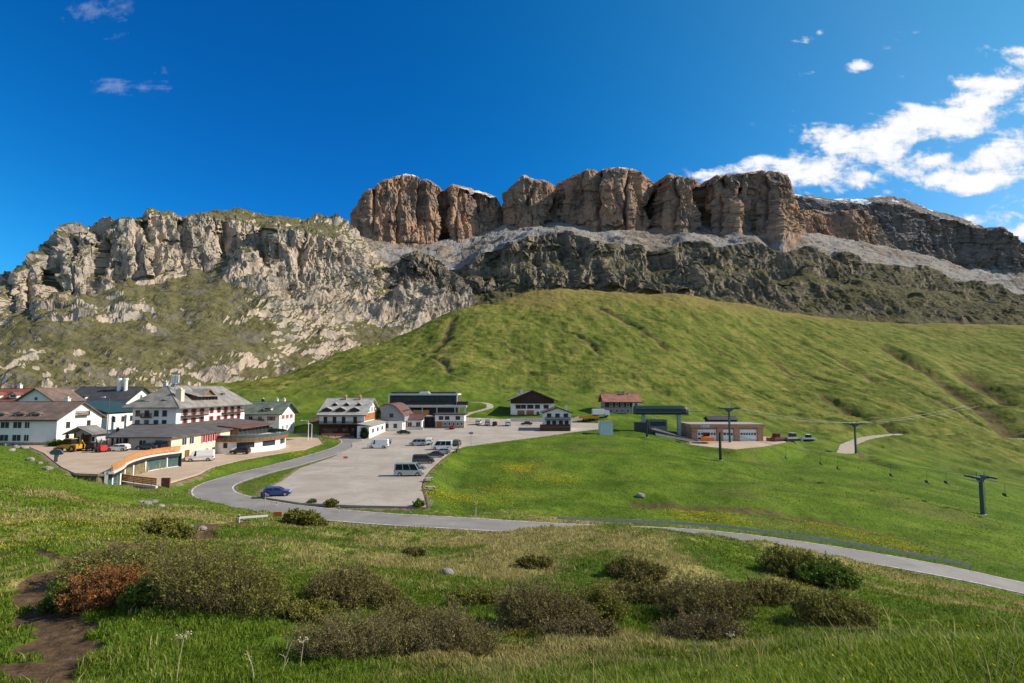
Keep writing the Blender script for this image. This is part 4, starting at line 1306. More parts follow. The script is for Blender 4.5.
# --- dark slate roofed house behind
r, d = site('house', 'house with wide dark slate roof and two white flues behind the brown roofed building', 'house', -141, -122, 180, 196, 5, GV)
x0, x1, y0, y1 = d
gable_walls(r, *d, 0, 8.0, 12.6, 'x', W_WHITE)
rf = gable_roof(r, *d, 8.0, 12.4, 'x', R_DARK, 1.2)
for x in (3.4, 5.6):
    t_ = MB(); t_.tube([(x, 6, 10.4), (x, 6, 15.0)], .55, 10, 0); t_.tube([(x, 6, 15.0), (x, 6, 15.5)], .75, 10, 0); t_.build('flue', M_WHITE, rf)
dormer(rf, -5, .8, 8.7, 3.2, 1.0, 4, R_DARK, W_WHITE, .4)
for u in (3, 8, 13):
    win(r, 'R', u, 5.6, 1.0, 1.2, dims=d)
win(r, 'R', 8, 8.8, 1.0, 1.2, dims=d)
for u in (-6, -2, 2, 6):
    win(r, 'F', u, 5.0, 1.1, 1.3, dims=d)

# --- white block with the dark green vaulted roof
r, d = site('apartment_building', 'white block under a dark green curved metal roof left of the hotel', 'apartment building', -120, -106.6, 151, 166, 4.2, GV)
x0, x1, y0, y1 = d
gable_walls(r, *d, 0, 6.3, 6.3, None, W_WHITE)
t_ = MB()
arc = [(x1 + .6 - (x1 - x0 + 1.2) * k / 12, 6.3 + .05 + 3.1 * math.sin(math.pi * (.5 * k / 12 + .02))) for k in range(13)]
t_.prism(arc + [(x0 - .6, 6.32)], 'y', -.7, y1 + .7)
t_.build('roof', R_GREENDK, r)
for u in (2.5, 6.0, 9.5, 12.8):
    win(r, 'R', u, 4.1, .95, 1.2, dims=d, frame=M_BFRAME)
for u in (4.2, 7.8, 10.2, 12.6):
    win(r, 'R', u, 1.3, .95, 1.1, dims=d, frame=M_BFRAME)
t_ = MB(); t_.box(x1 + .02, x1 + .5, 9, 14, 0, .9); t_.build('flower_box', T_DARK, r)

# ------------------------------------------------------------------ the big hotel
r, d = site('hotel', 'big white hotel with grey slate roof, red shutters and round terrace by the road bend', 'hotel', -96, -85, 145, 182, 4.2)
x0, x1, y0, y1 = d
W2 = x1
gable_walls(r, *d, 0, 8.3, 8.3, None, W_WHITE)
# hipped roof with deep eaves
ov, ze, zr = 1.7, 8.2, 13.6
xm = (x0 + x1) / 2
mb = MB(); e = ze
A_, B_, C_, D_ = (x0 - ov, -ov, e), (x1 + ov, -ov, e), (x1 + ov, y1 + ov, e), (x0 - ov, y1 + ov, e)
E_, F_ = (xm, 5.0, zr), (xm, y1 - 3.5, zr)
mb.add([A_, B_, C_, D_, E_, F_] + [(p[0], p[1], p[2] - .3) for p in (A_, B_, C_, D_)],
       [(0, 1, 4), (1, 2, 5, 4), (2, 3, 5), (3, 0, 4, 5), (6, 7, 1, 0), (7, 8, 2, 1), (8, 9, 3, 2), (9, 6, 0, 3), (9, 8, 7, 6)])
mb.tube([E_, F_], .16, 6); mb.tube([A_, E_], .12, 6); mb.tube([B_, E_], .12, 6)
R_HOTEL = roofing('hotel_slate', (.225, .205, .19))
rf = mb.build('roof', R_HOTEL, r)
chimney(rf, 4.6, 2.8, 8.9, 12.6, 1.5, W_CREAM)
chimney(rf, -3, 9, 10, 14.6, .9, M_CONC)
chimney(rf, -3.6, 14, 10, 14.2, .8, M_BLACK)
# broad timber dormer looking over the car park
mb = MB()
for (ya, yb) in ((8.5, 20.5),):
    mb.box(1.2, x1 - .3, ya, yb, 9.2, 10.9, 1)
    for k in range(7):
        yy = ya + .5 + k * (yb - ya - 1.6) / 6.0
        mb.box(x1 - .3, x1 - .24, yy, yy + 1.1, 9.75, 10.75, 2)
    mb.slab([(.2, ya - .8, 12.6), (x1 + .9, ya - .8, 10.95), (x1 + .9, yb + .8, 10.95), (.2, yb + .8, 12.6)], .22, 0)
    ym = (ya + yb) / 2
    mb.prism([(ym - 3.2, 10.7), (ym + 3.2, 10.7), (ym, 12.5)], 'x', 1, x1 + .2, 1)
    mb.slab([(0, ym - 4, 10.75), (x1 + .8, ym - 4, 10.75), (x1 + .8, ym, 12.9), (0, ym, 12.9)], .2, 0); mb.slab([(0, ym, 12.9), (x1 + .8, ym, 12.9), (x1 + .8, ym + 4, 10.75), (0, ym + 4, 10.75)], .2, 0)
mb.build('dormer', [R_HOTEL, T_MID, G_DARK], rf)
dormer(rf, -3.3, .4, 8.9, 3.4, .7, 3, R_HOTEL, T_DARK, .3)
dormer(rf, 2.0, .6, 9.3, 1.6, .5, 2.6, R_HOTEL, T_DARK, .3)
mb = MB()
mb.box(2.2, 4.0, 26, 27.2, 11.2, 11.5, 0)
mb.build('skylight', G_DARK, rf)
for y in (4, 8, 12, 17, 21, 25, 29, 33):                # two storeys of red shuttered windows
    for z in (3.75, 6.1):
        win(r, 'R', y, z, 1.0, 1.35, dims=d, shut=M_RED, frame=M_BFRAME)
balcony(r, 'R', d, 2.0, 13.2, 5.75, 1.3)
balcony(r, 'R', d, 22.6, 34.5, 5.75, 1.3)
for x in (-4.2, -1.9, .5, 2.6):
    for z in (3.6, 6.0):
        win(r, 'F', x, z, .95, 1.3, dims=d, frame=M_BFRAME)
balcony(r, 'F', d, -3.0, -.6, 5.7, .9); 
# ground floor that wraps round it, under a skirt roof
lx0, lx1, ly0, ly1 = 6.4, 18.4, -23.6, 30.0
mb = MB()
mb.box(lx1 - 9.0, lx1, ly0 + .3, ly1 - 28, -5, 2.75, 0)             # tall cream side above the forecourt
mb.prism([(lx0 + .6, ly0 + 3.5), (lx1 - 9.0 + .01, ly0 + 3.5), (lx1 - 9.0 + .01, 1), (x0 + .4, 1), (x0 + .4, -.6)], 'z', -2, 2.7, 1)       # recessed front
mb.box(x1 + .02, lx1 - 3.0, ly1 - 28 + .01, ly1, -3, 2.7, 0)
mb.build('ground_floor', [W_CREAM, W_GREY], r)
mb = MB()
zt, zb_ = 4.0, 2.75
mb.slab([(lx0 - .8, ly0 - .8, zb_), (lx1 + .8, ly0 - .8, zb_), (x1 + .02, .02 - .1, zt), (x0 - .02, .02 - .1, zt)], .25)
mb.slab([(lx1 + .8, ly0 - .8, zb_), (lx1 + .8, ly1 - 27, zb_), (x1 + .02, ly1 - 26, zt), (x1 + .02, -.08, zt)], .25)
mb.slab([(lx1 + .8, ly1 - 27 + .01, zb_), (lx1 - 2.2, ly1, zb_), (x1 + .02, ly1, zt), (x1 + .02, ly1 - 26 + .01, zt)], .25)
mb.slab([(lx0 - .8, ly0 - .8, zb_), (x0 - .02, -.08, zt), (x0 - 2.0, 3.0, zb_)], .25)
mb.build('skirt_roof', roofing('skirt_slate', (.105, .095, .092)), r)
ld = (lx1 - 9.0, lx1, ly0 + .3, ly1 - 28)
for y in (-18.5, -15.6):
    win(r, 'R', y, .55, 1.7, 1.5, dims=ld)
for y in (-10.5, -8.4, -6.3, -4.2):
    win(r, 'R', y, .35, .85, 1.75, dims=ld, shut=M_RED)
for y in (-9, -6):
    win(r, 'R', y, -2.6, 1.0, 1.3, dims=ld, frame=T_MID)
win(r, 'R', -13.5, -2.9, 1.0, .9, dims=ld)
door(r, 'R', ld, -17.2, -3.1, 1.5, 2.3, T_MID)
win(r, 'F', lx1 - 2.6, .4, 1.5, 1.6, dims=ld); win(r, 'F', lx1 - 6.0, .4, 1.5, 1.6, dims=ld)
fd = (lx0 + .6, lx1 - 9, ly0 + 3.5, 10)
for x in ():
    win(r, 'F', x, .5, 1.5, 1.6, dims=fd, frame=M_BFRAME)
door(r, 'F', fd, 8.2, 0, 1.4, 2.3, T_DARK)
for k in range(5):
    f = k / 5 + .08
    px_, py_ = lx0 + .6 + (x0 + .4 - lx0 - .6) * f, ly0 + 3.5 + (-.6 - ly0 - 3.5) * f
    t_ = MB(); t_.box(px_ - .7, px_ + .02, py_ + .2, py_ + 1.9, .5, 2.1); t_.build('window', G_DARK, r)
for x, y in ((lx0 - .2, ly0 - .2), (lx0 - 3.4, ly0 + 6), (lx0 - 6.8, ly0 + 12), (lx0 - 10, ly0 + 18), (8.8, ly0 - .3)):
    t_ = MB(); t_.box(x - .15, x + .15, y, y + .3, -2, 2.6); t_.build('post', T_DARK, r)
# the bowed terrace: base wall with big windows, brown fascia, glass railing
cx, cy = (-90.5), 145
arc = [(-75.2, 141.4), (-70.5, 140.4), (-66.5, 141.2), (-63.3, 143.8), (-61.4, 147.6), (-60.7, 151.8), (-61.4, 156), (-63.5, 160.5), (-67.2, 164.5), (-73, 167)]
arc = [(p[0] - cx, p[1] - cy) for p in arc]
sp_ = spline([(p[0], p[1], 0) for p in arc], .9)[:, :2]
inner = [(sp_[-1][0], sp_[-1][1]), (sp_[0][0], sp_[0][1])]
def ring(mb, line, o0, o1, z0, z1, mi=0):
    """a wall that follows a plan line, between two offsets"""
    L = np.asarray(line); t = np.gradient(L, axis=0); t /= np.linalg.norm(t, axis=1, keepdims=True)
    n = np.stack([t[:, 1], -t[:, 0]], 1)
    a, b = L + n * o0, L + n * o1
    vs, fs = [], []
    for p, q in zip(a, b):
        vs += [(p[0], p[1], z0), (p[0], p[1], z1), (q[0], q[1], z1), (q[0], q[1], z0)]
    m = len(L)
    for i in range(m - 1):
        for k in range(4):
            fs.append((i * 4 + k, i * 4 + (k + 1) % 4, (i + 1) * 4 + (k + 1) % 4, (i + 1) * 4 + k))
    fs += [(0, 1, 2, 3), (4 * m - 1, 4 * m - 2, 4 * m - 3, 4 * m - 4)]
    mb.add(vs, fs, mi)
def post_at(mb, line, i, z0, z1, w, o, mi=0):
    x, y = line[i]; mb.box(x - w + o, x + w + o, y - w, y + w, z0, z1, mi)
mb = MB()
ring(mb, sp_, -.35, 0, -5, -1.6)
ring(mb, sp_, -.35, 0, -.25, .12)
n_ = len(sp_)
cols = [0, 1, 2, 7, 8, 13, 14, 19, 20, 25, 26, 31, 32]
for i in range(0, n_ - 1):
    if (i // 2) % 3 == 0 or i < 5:
        ring(mb, sp_[i:i + 2], -.34, -.01, -1.6, -.25)
mb.build('terrace_wall', W_WHITE, r)
mb = MB(); ring(mb, sp_, -.30, -.20, -1.6, -.25); mb.build('terrace_window', G_DARK, r)
mb = MB(); mb.prism([tuple(p) for p in sp_] + [], 'z', .12, .30, 0)
mb.build('terrace_floor', M_CONC, r)
mb = MB(); ring(mb, sp_, .01, .55, -.05, .72); mb.build('terrace_fascia', T_MID, r)
mb = MB(); ring(mb, sp_, .2, .24, .72, 1.45, 0); ring(mb, sp_, .17, .27, 1.45, 1.52, 1)
mb.build('terrace_railing', [G_POOL, M_GALV], r)
# glazed dining room on the terrace
mb = MB(); mb.box(lx1 - 3.2 + .01, lx1 + 1.8, ly1 - 27.5, ly1 - 9, .3, 2.6, 0)
for k in range(9):
    yy = ly1 - 27.5 + k * 18.5 / 8 - .08
    mb.box(lx1 + 1.8, lx1 + 1.9, yy, yy + .16, .3, 2.6, 1)
mb.box(lx1 - 3.2, lx1 + 2.0, ly1 - 27.7, ly1 - 27.52, .3, 2.6, 1)
mb.build('dining_room', [G_DARK, T_MID], r)
mb = MB(); mb.slab([(lx1 - 3.4, ly1 - 28, 3.5), (lx1 + 2.8, ly1 - 28, 2.75), (lx1 + 3.2, ly1 - 8, 2.75), (lx1 - 3.4, ly1 - 8, 3.5)], .2); mb.build('dining_roof', R_MAROON, r)
mb = MB(); mb.box(14.0, 18.2, -3.2, -3.0, -4.0, -.5); mb.box(12.5, 18.4, ly1 - 27.95, ly1 - 27.9, -4, -.3); mb.build('garage_recess', G_DARK, r)
# aerial mast
r = thing('antenna_mast', 'tall mast with white aerial panels above the hotel roof', 'antenna', P(174.3, 402, 150))
mb = MB(); mb.tube([(0, 0, -3), (0, 0, 6.8)], [.16, .1], 8); mb.tube([(-.9, 0, 5.6), (.9, 0, 5.6)], .05, 6); mb.tube([(-.9, 0, 6.6), (.9, 0, 6.6)], .05, 6); mb.build('mast', M_GALV, r)
for x in (-.85, -.3, .3, .85):
    q = MB(); q.box(x - .17, x + .17, -.25, -.05, 5.0, 7.1); q.build('aerial_panel', M_WHITE, r)
q = MB(); q.box(-1.0, -.3, -.3, .2, 3.9, 4.6); q.build('junction_box', M_GALV, r)
# terrace furniture
rt = thing('terrace_table', 'round table with chairs on the hotel terrace beside the railing', 'table', (-66, 145, 4.5), 0, 'tables on the hotel terrace')
mb = MB(); mb.tube([(0, 0, .70), (0, 0, .74)], .55, 12); mb.build('table_top', M_WHITE, rt)
mb = MB(); mb.tube([(0, 0, 0), (0, 0, .70)], .05, 6); mb.tube([(0, 0, 0), (0, 0, .04)], .3, 10); mb.build('pedestal', M_STEEL, rt)
for k in range(3):
    a = k * 2.1 + .4; c = Vector((math.cos(a) * .8, math.sin(a) * .8, 0))
    mb = MB(); mb.box(c.x - .2, c.x + .2, c.y - .2, c.y + .2, .42, .47); mb.box(c.x * 1.22 - .2, c.x * 1.22 + .2, c.y * 1.22 - .04, c.y * 1.22 + .04, .47, .9)
    for sx in (-.17, .17):
        for sy in (-.17, .17):
            mb.box(c.x + sx - .02, c.x + sx + .02, c.y + sy - .02, c.y + sy + .02, 0, .42)
    mb.build('chair', T_MID, rt)
for i, (x, y) in enumerate(((-63.4, 149), (-62.9, 153), (-64, 157.5), (-69, 143.2))):
    dup(rt, (x, y, 4.5), i * 1.3, ['round table at the outermost curve of the hotel terrace', 'round table where the hotel terrace bends away', 'round table at the far end of the hotel terrace', 'round table at the near end of the hotel terrace'][i])

# --- white house with the green roof
r, d = site('house', 'white house with low green roof just right of the hotel', 'house', -90, -75.5, 186, 199, 2.2, GV)
x0, x1, y0, y1 = d
gable_walls(r, *d, 0, 7.0, 10.0, 'x', W_WHITE)
rf = gable_roof(r, *d, 7.0, 10.2, 'x', R_GREEN, 1.3, .3)
for x, c in ((-1.5, M_BLACK), (3.2, W_WHITE), (5.6, W_WHITE)):
    chimney(rf, x, 7.5, 9.2, 11.4, .8, c)
dormer(rf, 3.0, .7, 7.9, 2.6, .8, 3, R_GREEN, W_WHITE, .4)
for y in (3, 6.5, 10):
    win(r, 'R', y, 5.0, .95, 1.2, dims=d, shut=M_RED); win(r, 'R', y, 1.6, .95, 1.2, dims=d)
for x in (-5, -2, 1.0, 4.6):
    win(r, 'F', x, 4.6, 1.2, 1.3, dims=d, shut=M_RED if x > 4 else None); win(r, 'F', x, 1.3, 1.2, 1.3, dims=d)
balcony(r, 'F', d, -6.5, 2.4, 4.2, 1.3)

r, d = site('shed', 'small dark red shed behind the green roofed house', 'shed', -72, -66, 206, 212, 2.4)
gable_walls(r, *d, 0, 2.8, 3.9, 'x', simple('dark_red_boards', (.17, .035, .04), .8, .25, 4)); gable_roof(r, *d, 2.8, 4.0, 'x', R_MAROON, .5, .15); door(r, 'R', d, 3, 0, 1.6, 2.2, M_WHITE)

# --- curved glazed pavilion under the yard edge, with larch railings
base = [(-62.2, 89.0), (-64.7, 95.0), (-67.4, 100), (-69.2, 105), (-70.2, 110), (-70.0, 114.5), (-68.6, 118.4)]
r = thing('glass_pavilion', 'curved glass fronted pavilion with orange larch railings at the edge of the yard', 'pavilion', (-66, 104, 1.2))
pl = spline([(p[0] + 66, p[1] - 104, 0) for p in base], 1.2)[:, :2]
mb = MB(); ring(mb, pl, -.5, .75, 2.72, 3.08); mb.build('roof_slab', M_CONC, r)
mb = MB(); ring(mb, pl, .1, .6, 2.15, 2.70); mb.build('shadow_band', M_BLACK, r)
mb = MB(); ring(mb, pl, .05, .12, .12, 2.15); mb.build('glazing', G_POOL, r)
mb = MB(); ring(mb, pl, -.45, .02, -1, 2.72); mb.build('back_wall', M_CONC, r)
mb = MB(); ring(mb, pl, .0, .3, -1, .12); mb.build('plinth', M_CONC, r)
for i in range(1, len(pl), 4):
    x, y = pl[i]; q = MB(); q.box(x + .1, x + .42, y - .13, y + .13, .12, 2.15); q.build('column', M_WHITE, r)
x, y = pl[-1]; q = MB(); q.box(x - .1, x + .65, y, y + .25, -1, 2.7); q.build('end_wall', M_BLACK, r)
def board_rail(mb, line, off, z, h=1.05):
    for k in range(4):
        ring(mb, line, off, off + .035, z + .12 + k * (h - .1) / 4, z + .12 + (k + .86) * (h - .1) / 4)
    ring(mb, line, off - .04, off + .08, z + h, z + h + .06)
    L = np.asarray(line)
    for i in range(0, len(L), 2):
        mb.box(L[i][0] + off - .1, L[i][0] + off - .02, L[i][1] - .04, L[i][1] + .04, z, z + h)
mb = MB(); board_rail(mb, pl, .55, 3.08); mb.build('larch_railing', T_ORANGE, r)
# sunken court in front: low wall, ramp and a second railing
fr = [on_surf(112.5, 475, lambda Y: Y * 0 + 2.3)[:2], on_surf(134, 481, lambda Y: Y * 0 + 1.9)[:2], on_surf(156.5, 487.5, lambda Y: Y * 0 + 1.3)[:2]]
fl = np.array(spline([(p[0] + 66, p[1] - 104, 0) for p in fr], 1.2))[:, :2]
zz = np.linspace(1.25, .35, len(fl))
mb = MB(); ring(mb, fl, -.2, .15, -3, .35); mb.build('court_wall', M_CONC, r)
mb = MB(); board_rail(mb, fl, 0, .35, 1.15); mb.build('larch_railing', T_ORANGE, r)
q = MB(); x, y = fl[-1]; q.box(x - .9, x + .5, y + 2.6, y + 2.9, -1, 1.2); q.build('court_wall', simple('rust_wall', (.16, .07, .06), .8, .3, 2), r)

# ------------------------------------------------------------------ the middle of the village
# --- white inn with slate roof and dark balcony
r, d = site('inn', 'white inn with pale dormered slate roof and dark balcony, orange wood gable', 'inn', -63.5, -48.7, 189, 209, 1.9, GV)
x0, x1, y0, y1 = d
gable_walls(r, *d, 0, 6.7, 11.6, 'x', W_WHITE)
rf = gable_roof(r, *d, 6.7, 11.6, 'x', R_PALE, .9, .28, fascia=M_BFRAME)
for u in (-5.4, -.9, 3.8):
    dormer(rf, u, 1.2, 7.4, 3.0, .9, 4.2, R_PALE, T_DARK, .7)
for u in (-3.9, 0.1, 4.2):
    dormer(rf, u, 5.0, 9.3, 1.4, .6, 3, R_PALE, T_DARK, .5)
for u in (-1.6, 3.4):
    chimney(rf, u, 9.2, 11, 12.6, .7, W_BRICK)
for u in (-5.4, -2.4, .6, 4.4):
    win(r, 'F', u, 4.0, 1.0, 1.9, dims=d, frame=M_BFRAME)
for u in (-5.2, -2.2, 1.2, 4.2):
    win(r, 'F', u, .7, 1.6, 1.5, dims=d, frame=M_BFRAME, proud=.08)
mb = MB(); mb.box(x0 + .02, x1 - .4, -.07, -.004, -1, 3.3); mb.build('ground_floor_cladding', T_DARK, r)
door(r, 'F', d, -3.7, 0, 1.1, 2.1, T_MID, .08)
balcony(r, 'F', d, x0, x1 - .9, 3.55, 1.6)
for x in (x0 + .15, -2.2, 2.0, x1 - 1.2):
    t_ = MB(); t_.box(x - .1, x + .1, -1.5, -1.3, -1, 3.36); t_.build('post', T_DARK, r)
mb = MB(); mb.box(x1 + .005, x1 + .09, .3, y1 - .3, 4.6, 7.0); mb.build('gable_cladding', timber('orange_boards', (.36, .15, .06), (5, .4, 6)), r)
for y in (6, 10, 14):
    win(r, 'R', y, 7.5, 1.1, 1.3, dims=d, frame=M_BFRAME)
win(r, 'R', 10, 9.4, .8, .9, dims=d, frame=M_BFRAME)

r, d = site('annexe', 'flat roofed white annexe with three small windows against the inn', 'annexe', -48.55, -44.8, 180, 203.5, 1.5)
x0, x1, y0, y1 = d
gable_walls(r, *d, 0, 3.9, 3.9, None, W_WHITE)
mb = MB(); mb.slab([(x0, -.5, 4.7), (x1 + .6, -.5, 4.05), (x1 + .6, y1 + .4, 4.05), (x0, y1 + .4, 4.7)], .2); mb.build('roof', R_FLAT, r)
for y in (5, 11.5, 18):
    win(r, 'R', y, 1.7, 2.0, 1.0, dims=d, frame=M_BFRAME)
win(r, 'F', 0, 1.2, 1.4, 1.2, dims=d)

# --- barrel roofed brown building
r, d = site('house', 'house under a big curved maroon roof between the inn and the flat white block', 'house', -46.2, -39.0, 204, 223, 2.2, GV)
x0, x1, y0, y1 = d
gable_walls(r, *d, 0, 3.4, 3.4, None, W_WHITE)
arc = [(x0 - .5 + (x1 - x0 + 1.2) * k / 14, 3.4 + 6.0 * math.sin(math.pi * (.08 + .92 * (1 - (k / 14) ** 1.15) * .62))) for k in range(15)]
mb = MB(); mb.prism(arc + [(x1 + .7, 3.25), (x0 - .5, 3.25)], 'y', .25, y1 - .25, 0); mb.build('curved_gable', simple('blue_grey_boards', (.24, .26, .29), .8, .15, 2), r)
mb = MB()
for a, b in zip(arc[:-1], arc[1:]):
    mb.slab([(a[0], -.6, a[1] + .26), (b[0], -.6, b[1] + .26), (b[0], y1 + .4, b[1] + .26), (a[0], y1 + .4, a[1] + .26)], .24)
rf = mb.build('roof', R_MAROON, r)
for y in (4.5, 9, 13.5):
    dormer(rf, x1 - .1, y, 5.2, 2.6, 1.5, 2.5, R_MAROON, W_WHITE, .4, 'R')
for x in (-1.9, 1.1):
    win(r, 'F', x, 1.1, 1.1, 1.3, dims=d, frame=M_BFRAME)
win(r, 'F', -.4, 4.8, 1.2, 1.2, dims=(x0, x1, .25, y1), frame=M_BFRAME)
for y in (3, 7, 11, 15):
    win(r, 'R', y, .9, 1.3, 1.6, dims=d)

r, d = site('bar_annexe', 'low white annexe with maroon roof and planted front, right of the curved roof', 'annexe', -38.8, -33.2, 211, 219, 2.5)
x0, x1, y0, y1 = d
gable_walls(r, *d, 0, 3.3, 4.8, 'x', W_WHITE); gable_roof(r, *d, 3.3, 4.9, 'x', R_MAROON, .7, .2)
for x in (-1.6, 1.5):
    win(r, 'F', x, .9, 1.5, 1.4, dims=d)
mb = MB(); mb.box(x0 + .3, x1 + 1.0, -3.2, -2.6, -.6, .75); mb.build('planter', M_CONC, r)
for k in range(9):
    mb = MB(); mb.box(x0 + .5 + k * .6, x0 + .95 + k * .6, -3.1, -2.7, .75, 1.0 + .2 * ((k * 37) % 5) / 5); mb.build('flowers', simple('geraniums', (.22, .04, .03), .9, .5, 6), r)

# --- wide modern block
r, d = site('lift_building', 'wide modern building with dark glazed front and white flat roof band', 'building', -50.6, -22.8, 236, 252, 3.2)
x0, x1, y0, y1 = d
mb = MB(); mb.box(x0, x1, 1.2, y1, -2, 11.2); mb.build('wall', simple('brown_cladding', (.085, .06, .05), .8, .25, 2), r)
mb = MB(); mb.box(x0 + .6, x1 - .6, .9, 1.19, 7.3, 10.6); mb.build('window_band', G_DARK, r)
for k in range(12):
    x = x0 + .6 + (x1 - x0 - 1.3) * k / 11; q = MB(); q.box(x, x + .12, .8, .9, 7.3, 10.6); q.build('mullion', M_BFRAME, r)
mb = MB(); mb.box(x0 - .4, x1 + .4, -.6, y1 + .3, 11.2, 11.9); rf = mb.build('roof', M_CONC, r)
mb = MB(); mb.box(x0 + .4, x1 - .5, 1.5, y1 - 1, 11.9, 12.6); mb.build('roof_top', R_DARK, rf)
q = MB(); q.prism([(-2, 11.9), (3, 11.9), (2.0, 12.7), (-1, 12.7)], 'y', -.5, 3); q.build('roof_light', M_WHITE, rf)
for x in (x0 - .35, x1 - .05):
    q = MB(); q.box(x, x + .4, -.55, -.15, 7.0, 11.2); q.build('post', M_WHITE, r)
mb = MB(); mb.box(x0 + 4, x1 + 4.2, -2.2, 1.19, 6.3, 7.25); mb.build('deck', M_CONC, r)
mb = MB(); mb.box(x0 - .3, x1 - .2, -.2, -.12, 7.3, 8.3); mb.build('railing', T_DARK, r)
for x in (x0 + 6, -6, 0, 6, x1 - .5, x1 + 3.6):
    q = MB(); q.box(x - .16, x + .16, -2.0, -1.7, -2, 6.3); q.build('post', M_CONC, r)
mb = MB(); mb.box(x0 + 2, x1, .9, 1.19, 0, 6.2); mb.build('shopfront', G_DARK, r)
mb = MB(); mb.box(x0 + 10, x0 + 16.5, -1.6, .8, 3.0, 5.2); mb.build('bay', T_ORANGE, r)
mb = MB(); mb.box(x1 + .2, x1 + 4.6, -1.5, 7, 7.26, 8.6); mb.build('side_wing', T_DARK, r)

# --- white and stone block in front of it
r, d = site('restaurant', 'flat roofed block, white above and rubble stone below, with an orange door', 'restaurant', -28.8, -18.0, 215, 224, 2.6)
x0, x1, y0, y1 = d
mb = MB(); mb.box(x0, x1, 0, y1, -2, 2.35); mb.build('stone_storey', W_STONE, r)
mb = MB(); mb.box(x0 - .06, x1 + .06, -.06, y1, 2.352, 4.75); mb.build('wall', W_WHITE, r)
mb = MB(); mb.box(x0 - .7, x1 + .7, -.9, y1 + .5, 4.752, 5.15); mb.build('roof', R_DARK, r)
dd = (x0 - .06, x1 + .06, -.06, y1)
for x in (-3.2, -.9, 3.1):
    win(r, 'F', x, 3.0, 1.5, 1.15, dims=dd, frame=M_BFRAME)
for x in (-1.7, -.1, 1.5, 3.1, 4.5):
    win(r, 'F', x, .9, .75, .9, dims=d)
door(r, 'F', d, -3.8, 0, 1.2, 2.1, timber('orange_door', (.42, .16, .04)))
mb = MB(); mb.box(x0 - 7.5, x0 - .1, 3.0, 8, -2, 3.9, 0); mb.box(x0 - 7.7, x0 - .1, 1.4, 8.2, 3.902, 4.2, 1); mb.build('garage_wing', [M_BLACK, R_FLAT], r)  # solid black body: the shade inside an open garage put into the colour

# --- chalet
r, d = site('chalet', 'wide alpine chalet with dark timber gable and orange garage doors', 'chalet', -.6, 18.4, 250, 270, 5.0, GV)
x0, x1, y0, y1 = d
gable_walls(r, *d, 0, 7.2, 11.2, 'y', W_WHITE)
mb = MB(); mb.prism([(x0 + .02, 5.7), (x1 - .02, 5.7), (x1 - .02, 7.1), (0, 11.1), (x0 + .02, 7.1)], 'y', -.12, -.004); mb.build('gable_cladding', T_DARK, r)
rf = gable_roof(r, *d, 7.2, 11.2, 'y', R_PALE, 1.6, .3, fascia=T_DARK)
chimney(rf, -4.5, 12, 9, 11.6, 1.0, W_WHITE)
for x in (-6.2, -3.9, -.9, 2.2, 6.0):
    win(r, 'F', x, 3.55, 2.0 if x != -.9 else 2.6, 1.5, dims=d, frame=M_BFRAME)
balcony(r, 'F', (x0, x1, -.12, y1), x0 + 1, x1 - 1, 5.85, 1.2)
for x in (-5.0, -1.0):
    door(r, 'F', d, x, .1, 2.9, 2.5, timber('orange_garage_door', (.40, .15, .05)))
win(r, 'F', 2.4, .7, 1.2, 1.5, dims=d); door(r, 'F', d, 5.2, .1, 1.3, 2.2, M_BLUE)
for y in (4, 9, 14):
    win(r, 'L', y, 3.6, 1.3, 1.3, dims=d, frame=M_BFRAME)
mb = MB(); mb.box(x0 - .05, x1 + 1, -6, -5.6, -1.5, -.3); mb.build('forecourt_wall', M_CONC, r)

# --- small white house with deck
r, d = site('guest_house', 'small white gabled house with three upper windows and a dark deck', 'house', 11.5, 21.2, 206, 217, 3.2, GV)
x0, x1, y0, y1 = d
gable_walls(r, *d, 0, 5.3, 7.0, 'y', W_WHITE)
rf = gable_roof(r, *d, 5.3, 7.0, 'y', R_MAROON, .7, .22, fascia=T_DARK)
chimney(rf, 3.6, 4, 6, 7.6, .7)
for x in (-3.0, 0, 3.0):
    win(r, 'F', x, 3.7, 1.4, 1.25, dims=d, frame=M_BFRAME)
for x in (-3.3, -1.2, 1.2, 3.3):
    win(r, 'F', x, 1.2, 1.2, 1.2, dims=d, frame=M_BFRAME)
balcony(r, 'F', d, x0 + .3, x1 - .3, 2.85, 1.2, timber('grey_timber', (.15, .13, .12)))
mb = MB(); mb.box(x0 - 1.6, x1 - .6, -3.0, -.05, -1.5, .35); mb.build('deck', T_DARK, r)
mb = MB(); mb.box(x0 - 1.6, x1 - .6, -3.05, -3.01, .5, 1.35); mb.build('deck_railing', T_DARK, r)

# --- house with the rust coloured roof
r, d = site('house', 'grey timber and stone house with rust coloured roof above the lift station', 'house', 41.5, 56.8, 255, 267, 6.0, GV)
x0, x1, y0, y1 = d
gable_walls(r, *d, 0, 5.6, 8.6, 'x', W_STONE)
rf = gable_roof(r, *d, 5.6, 8.7, 'x', R_RUST, 1.2, .28, fascia=M_BFRAME)
chimney(rf, 1.5, 5, 7.6, 10.0, .9, W_STONE)
mb = MB(); mb.box(x0 + .02, x1 - 3.2, -.09, -.004, 2.9, 5.5); mb.build('cladding', T_DARK, r)
mb = MB(); mb.box(x1 - 3.1, x1 + .05, -.08, -.004, 0, 5.4); mb.build('white_bay', W_WHITE, r)
for x in (-5, -2.5, 0, 2.5):
    win(r, 'F', x, 3.4, 1.2, 1.2, dims=(x0, x1, -.09, y1)); win(r, 'F', x, .8, 1.1, 1.2, dims=d)
win(r, 'F', x1 - 1.5, 3.4, 1.2, 1.2, dims=(x0, x1, -.08, y1))
for y in (3, 8):
    win(r, 'L', y, 3.4, 1.1, 1.2, dims=d)

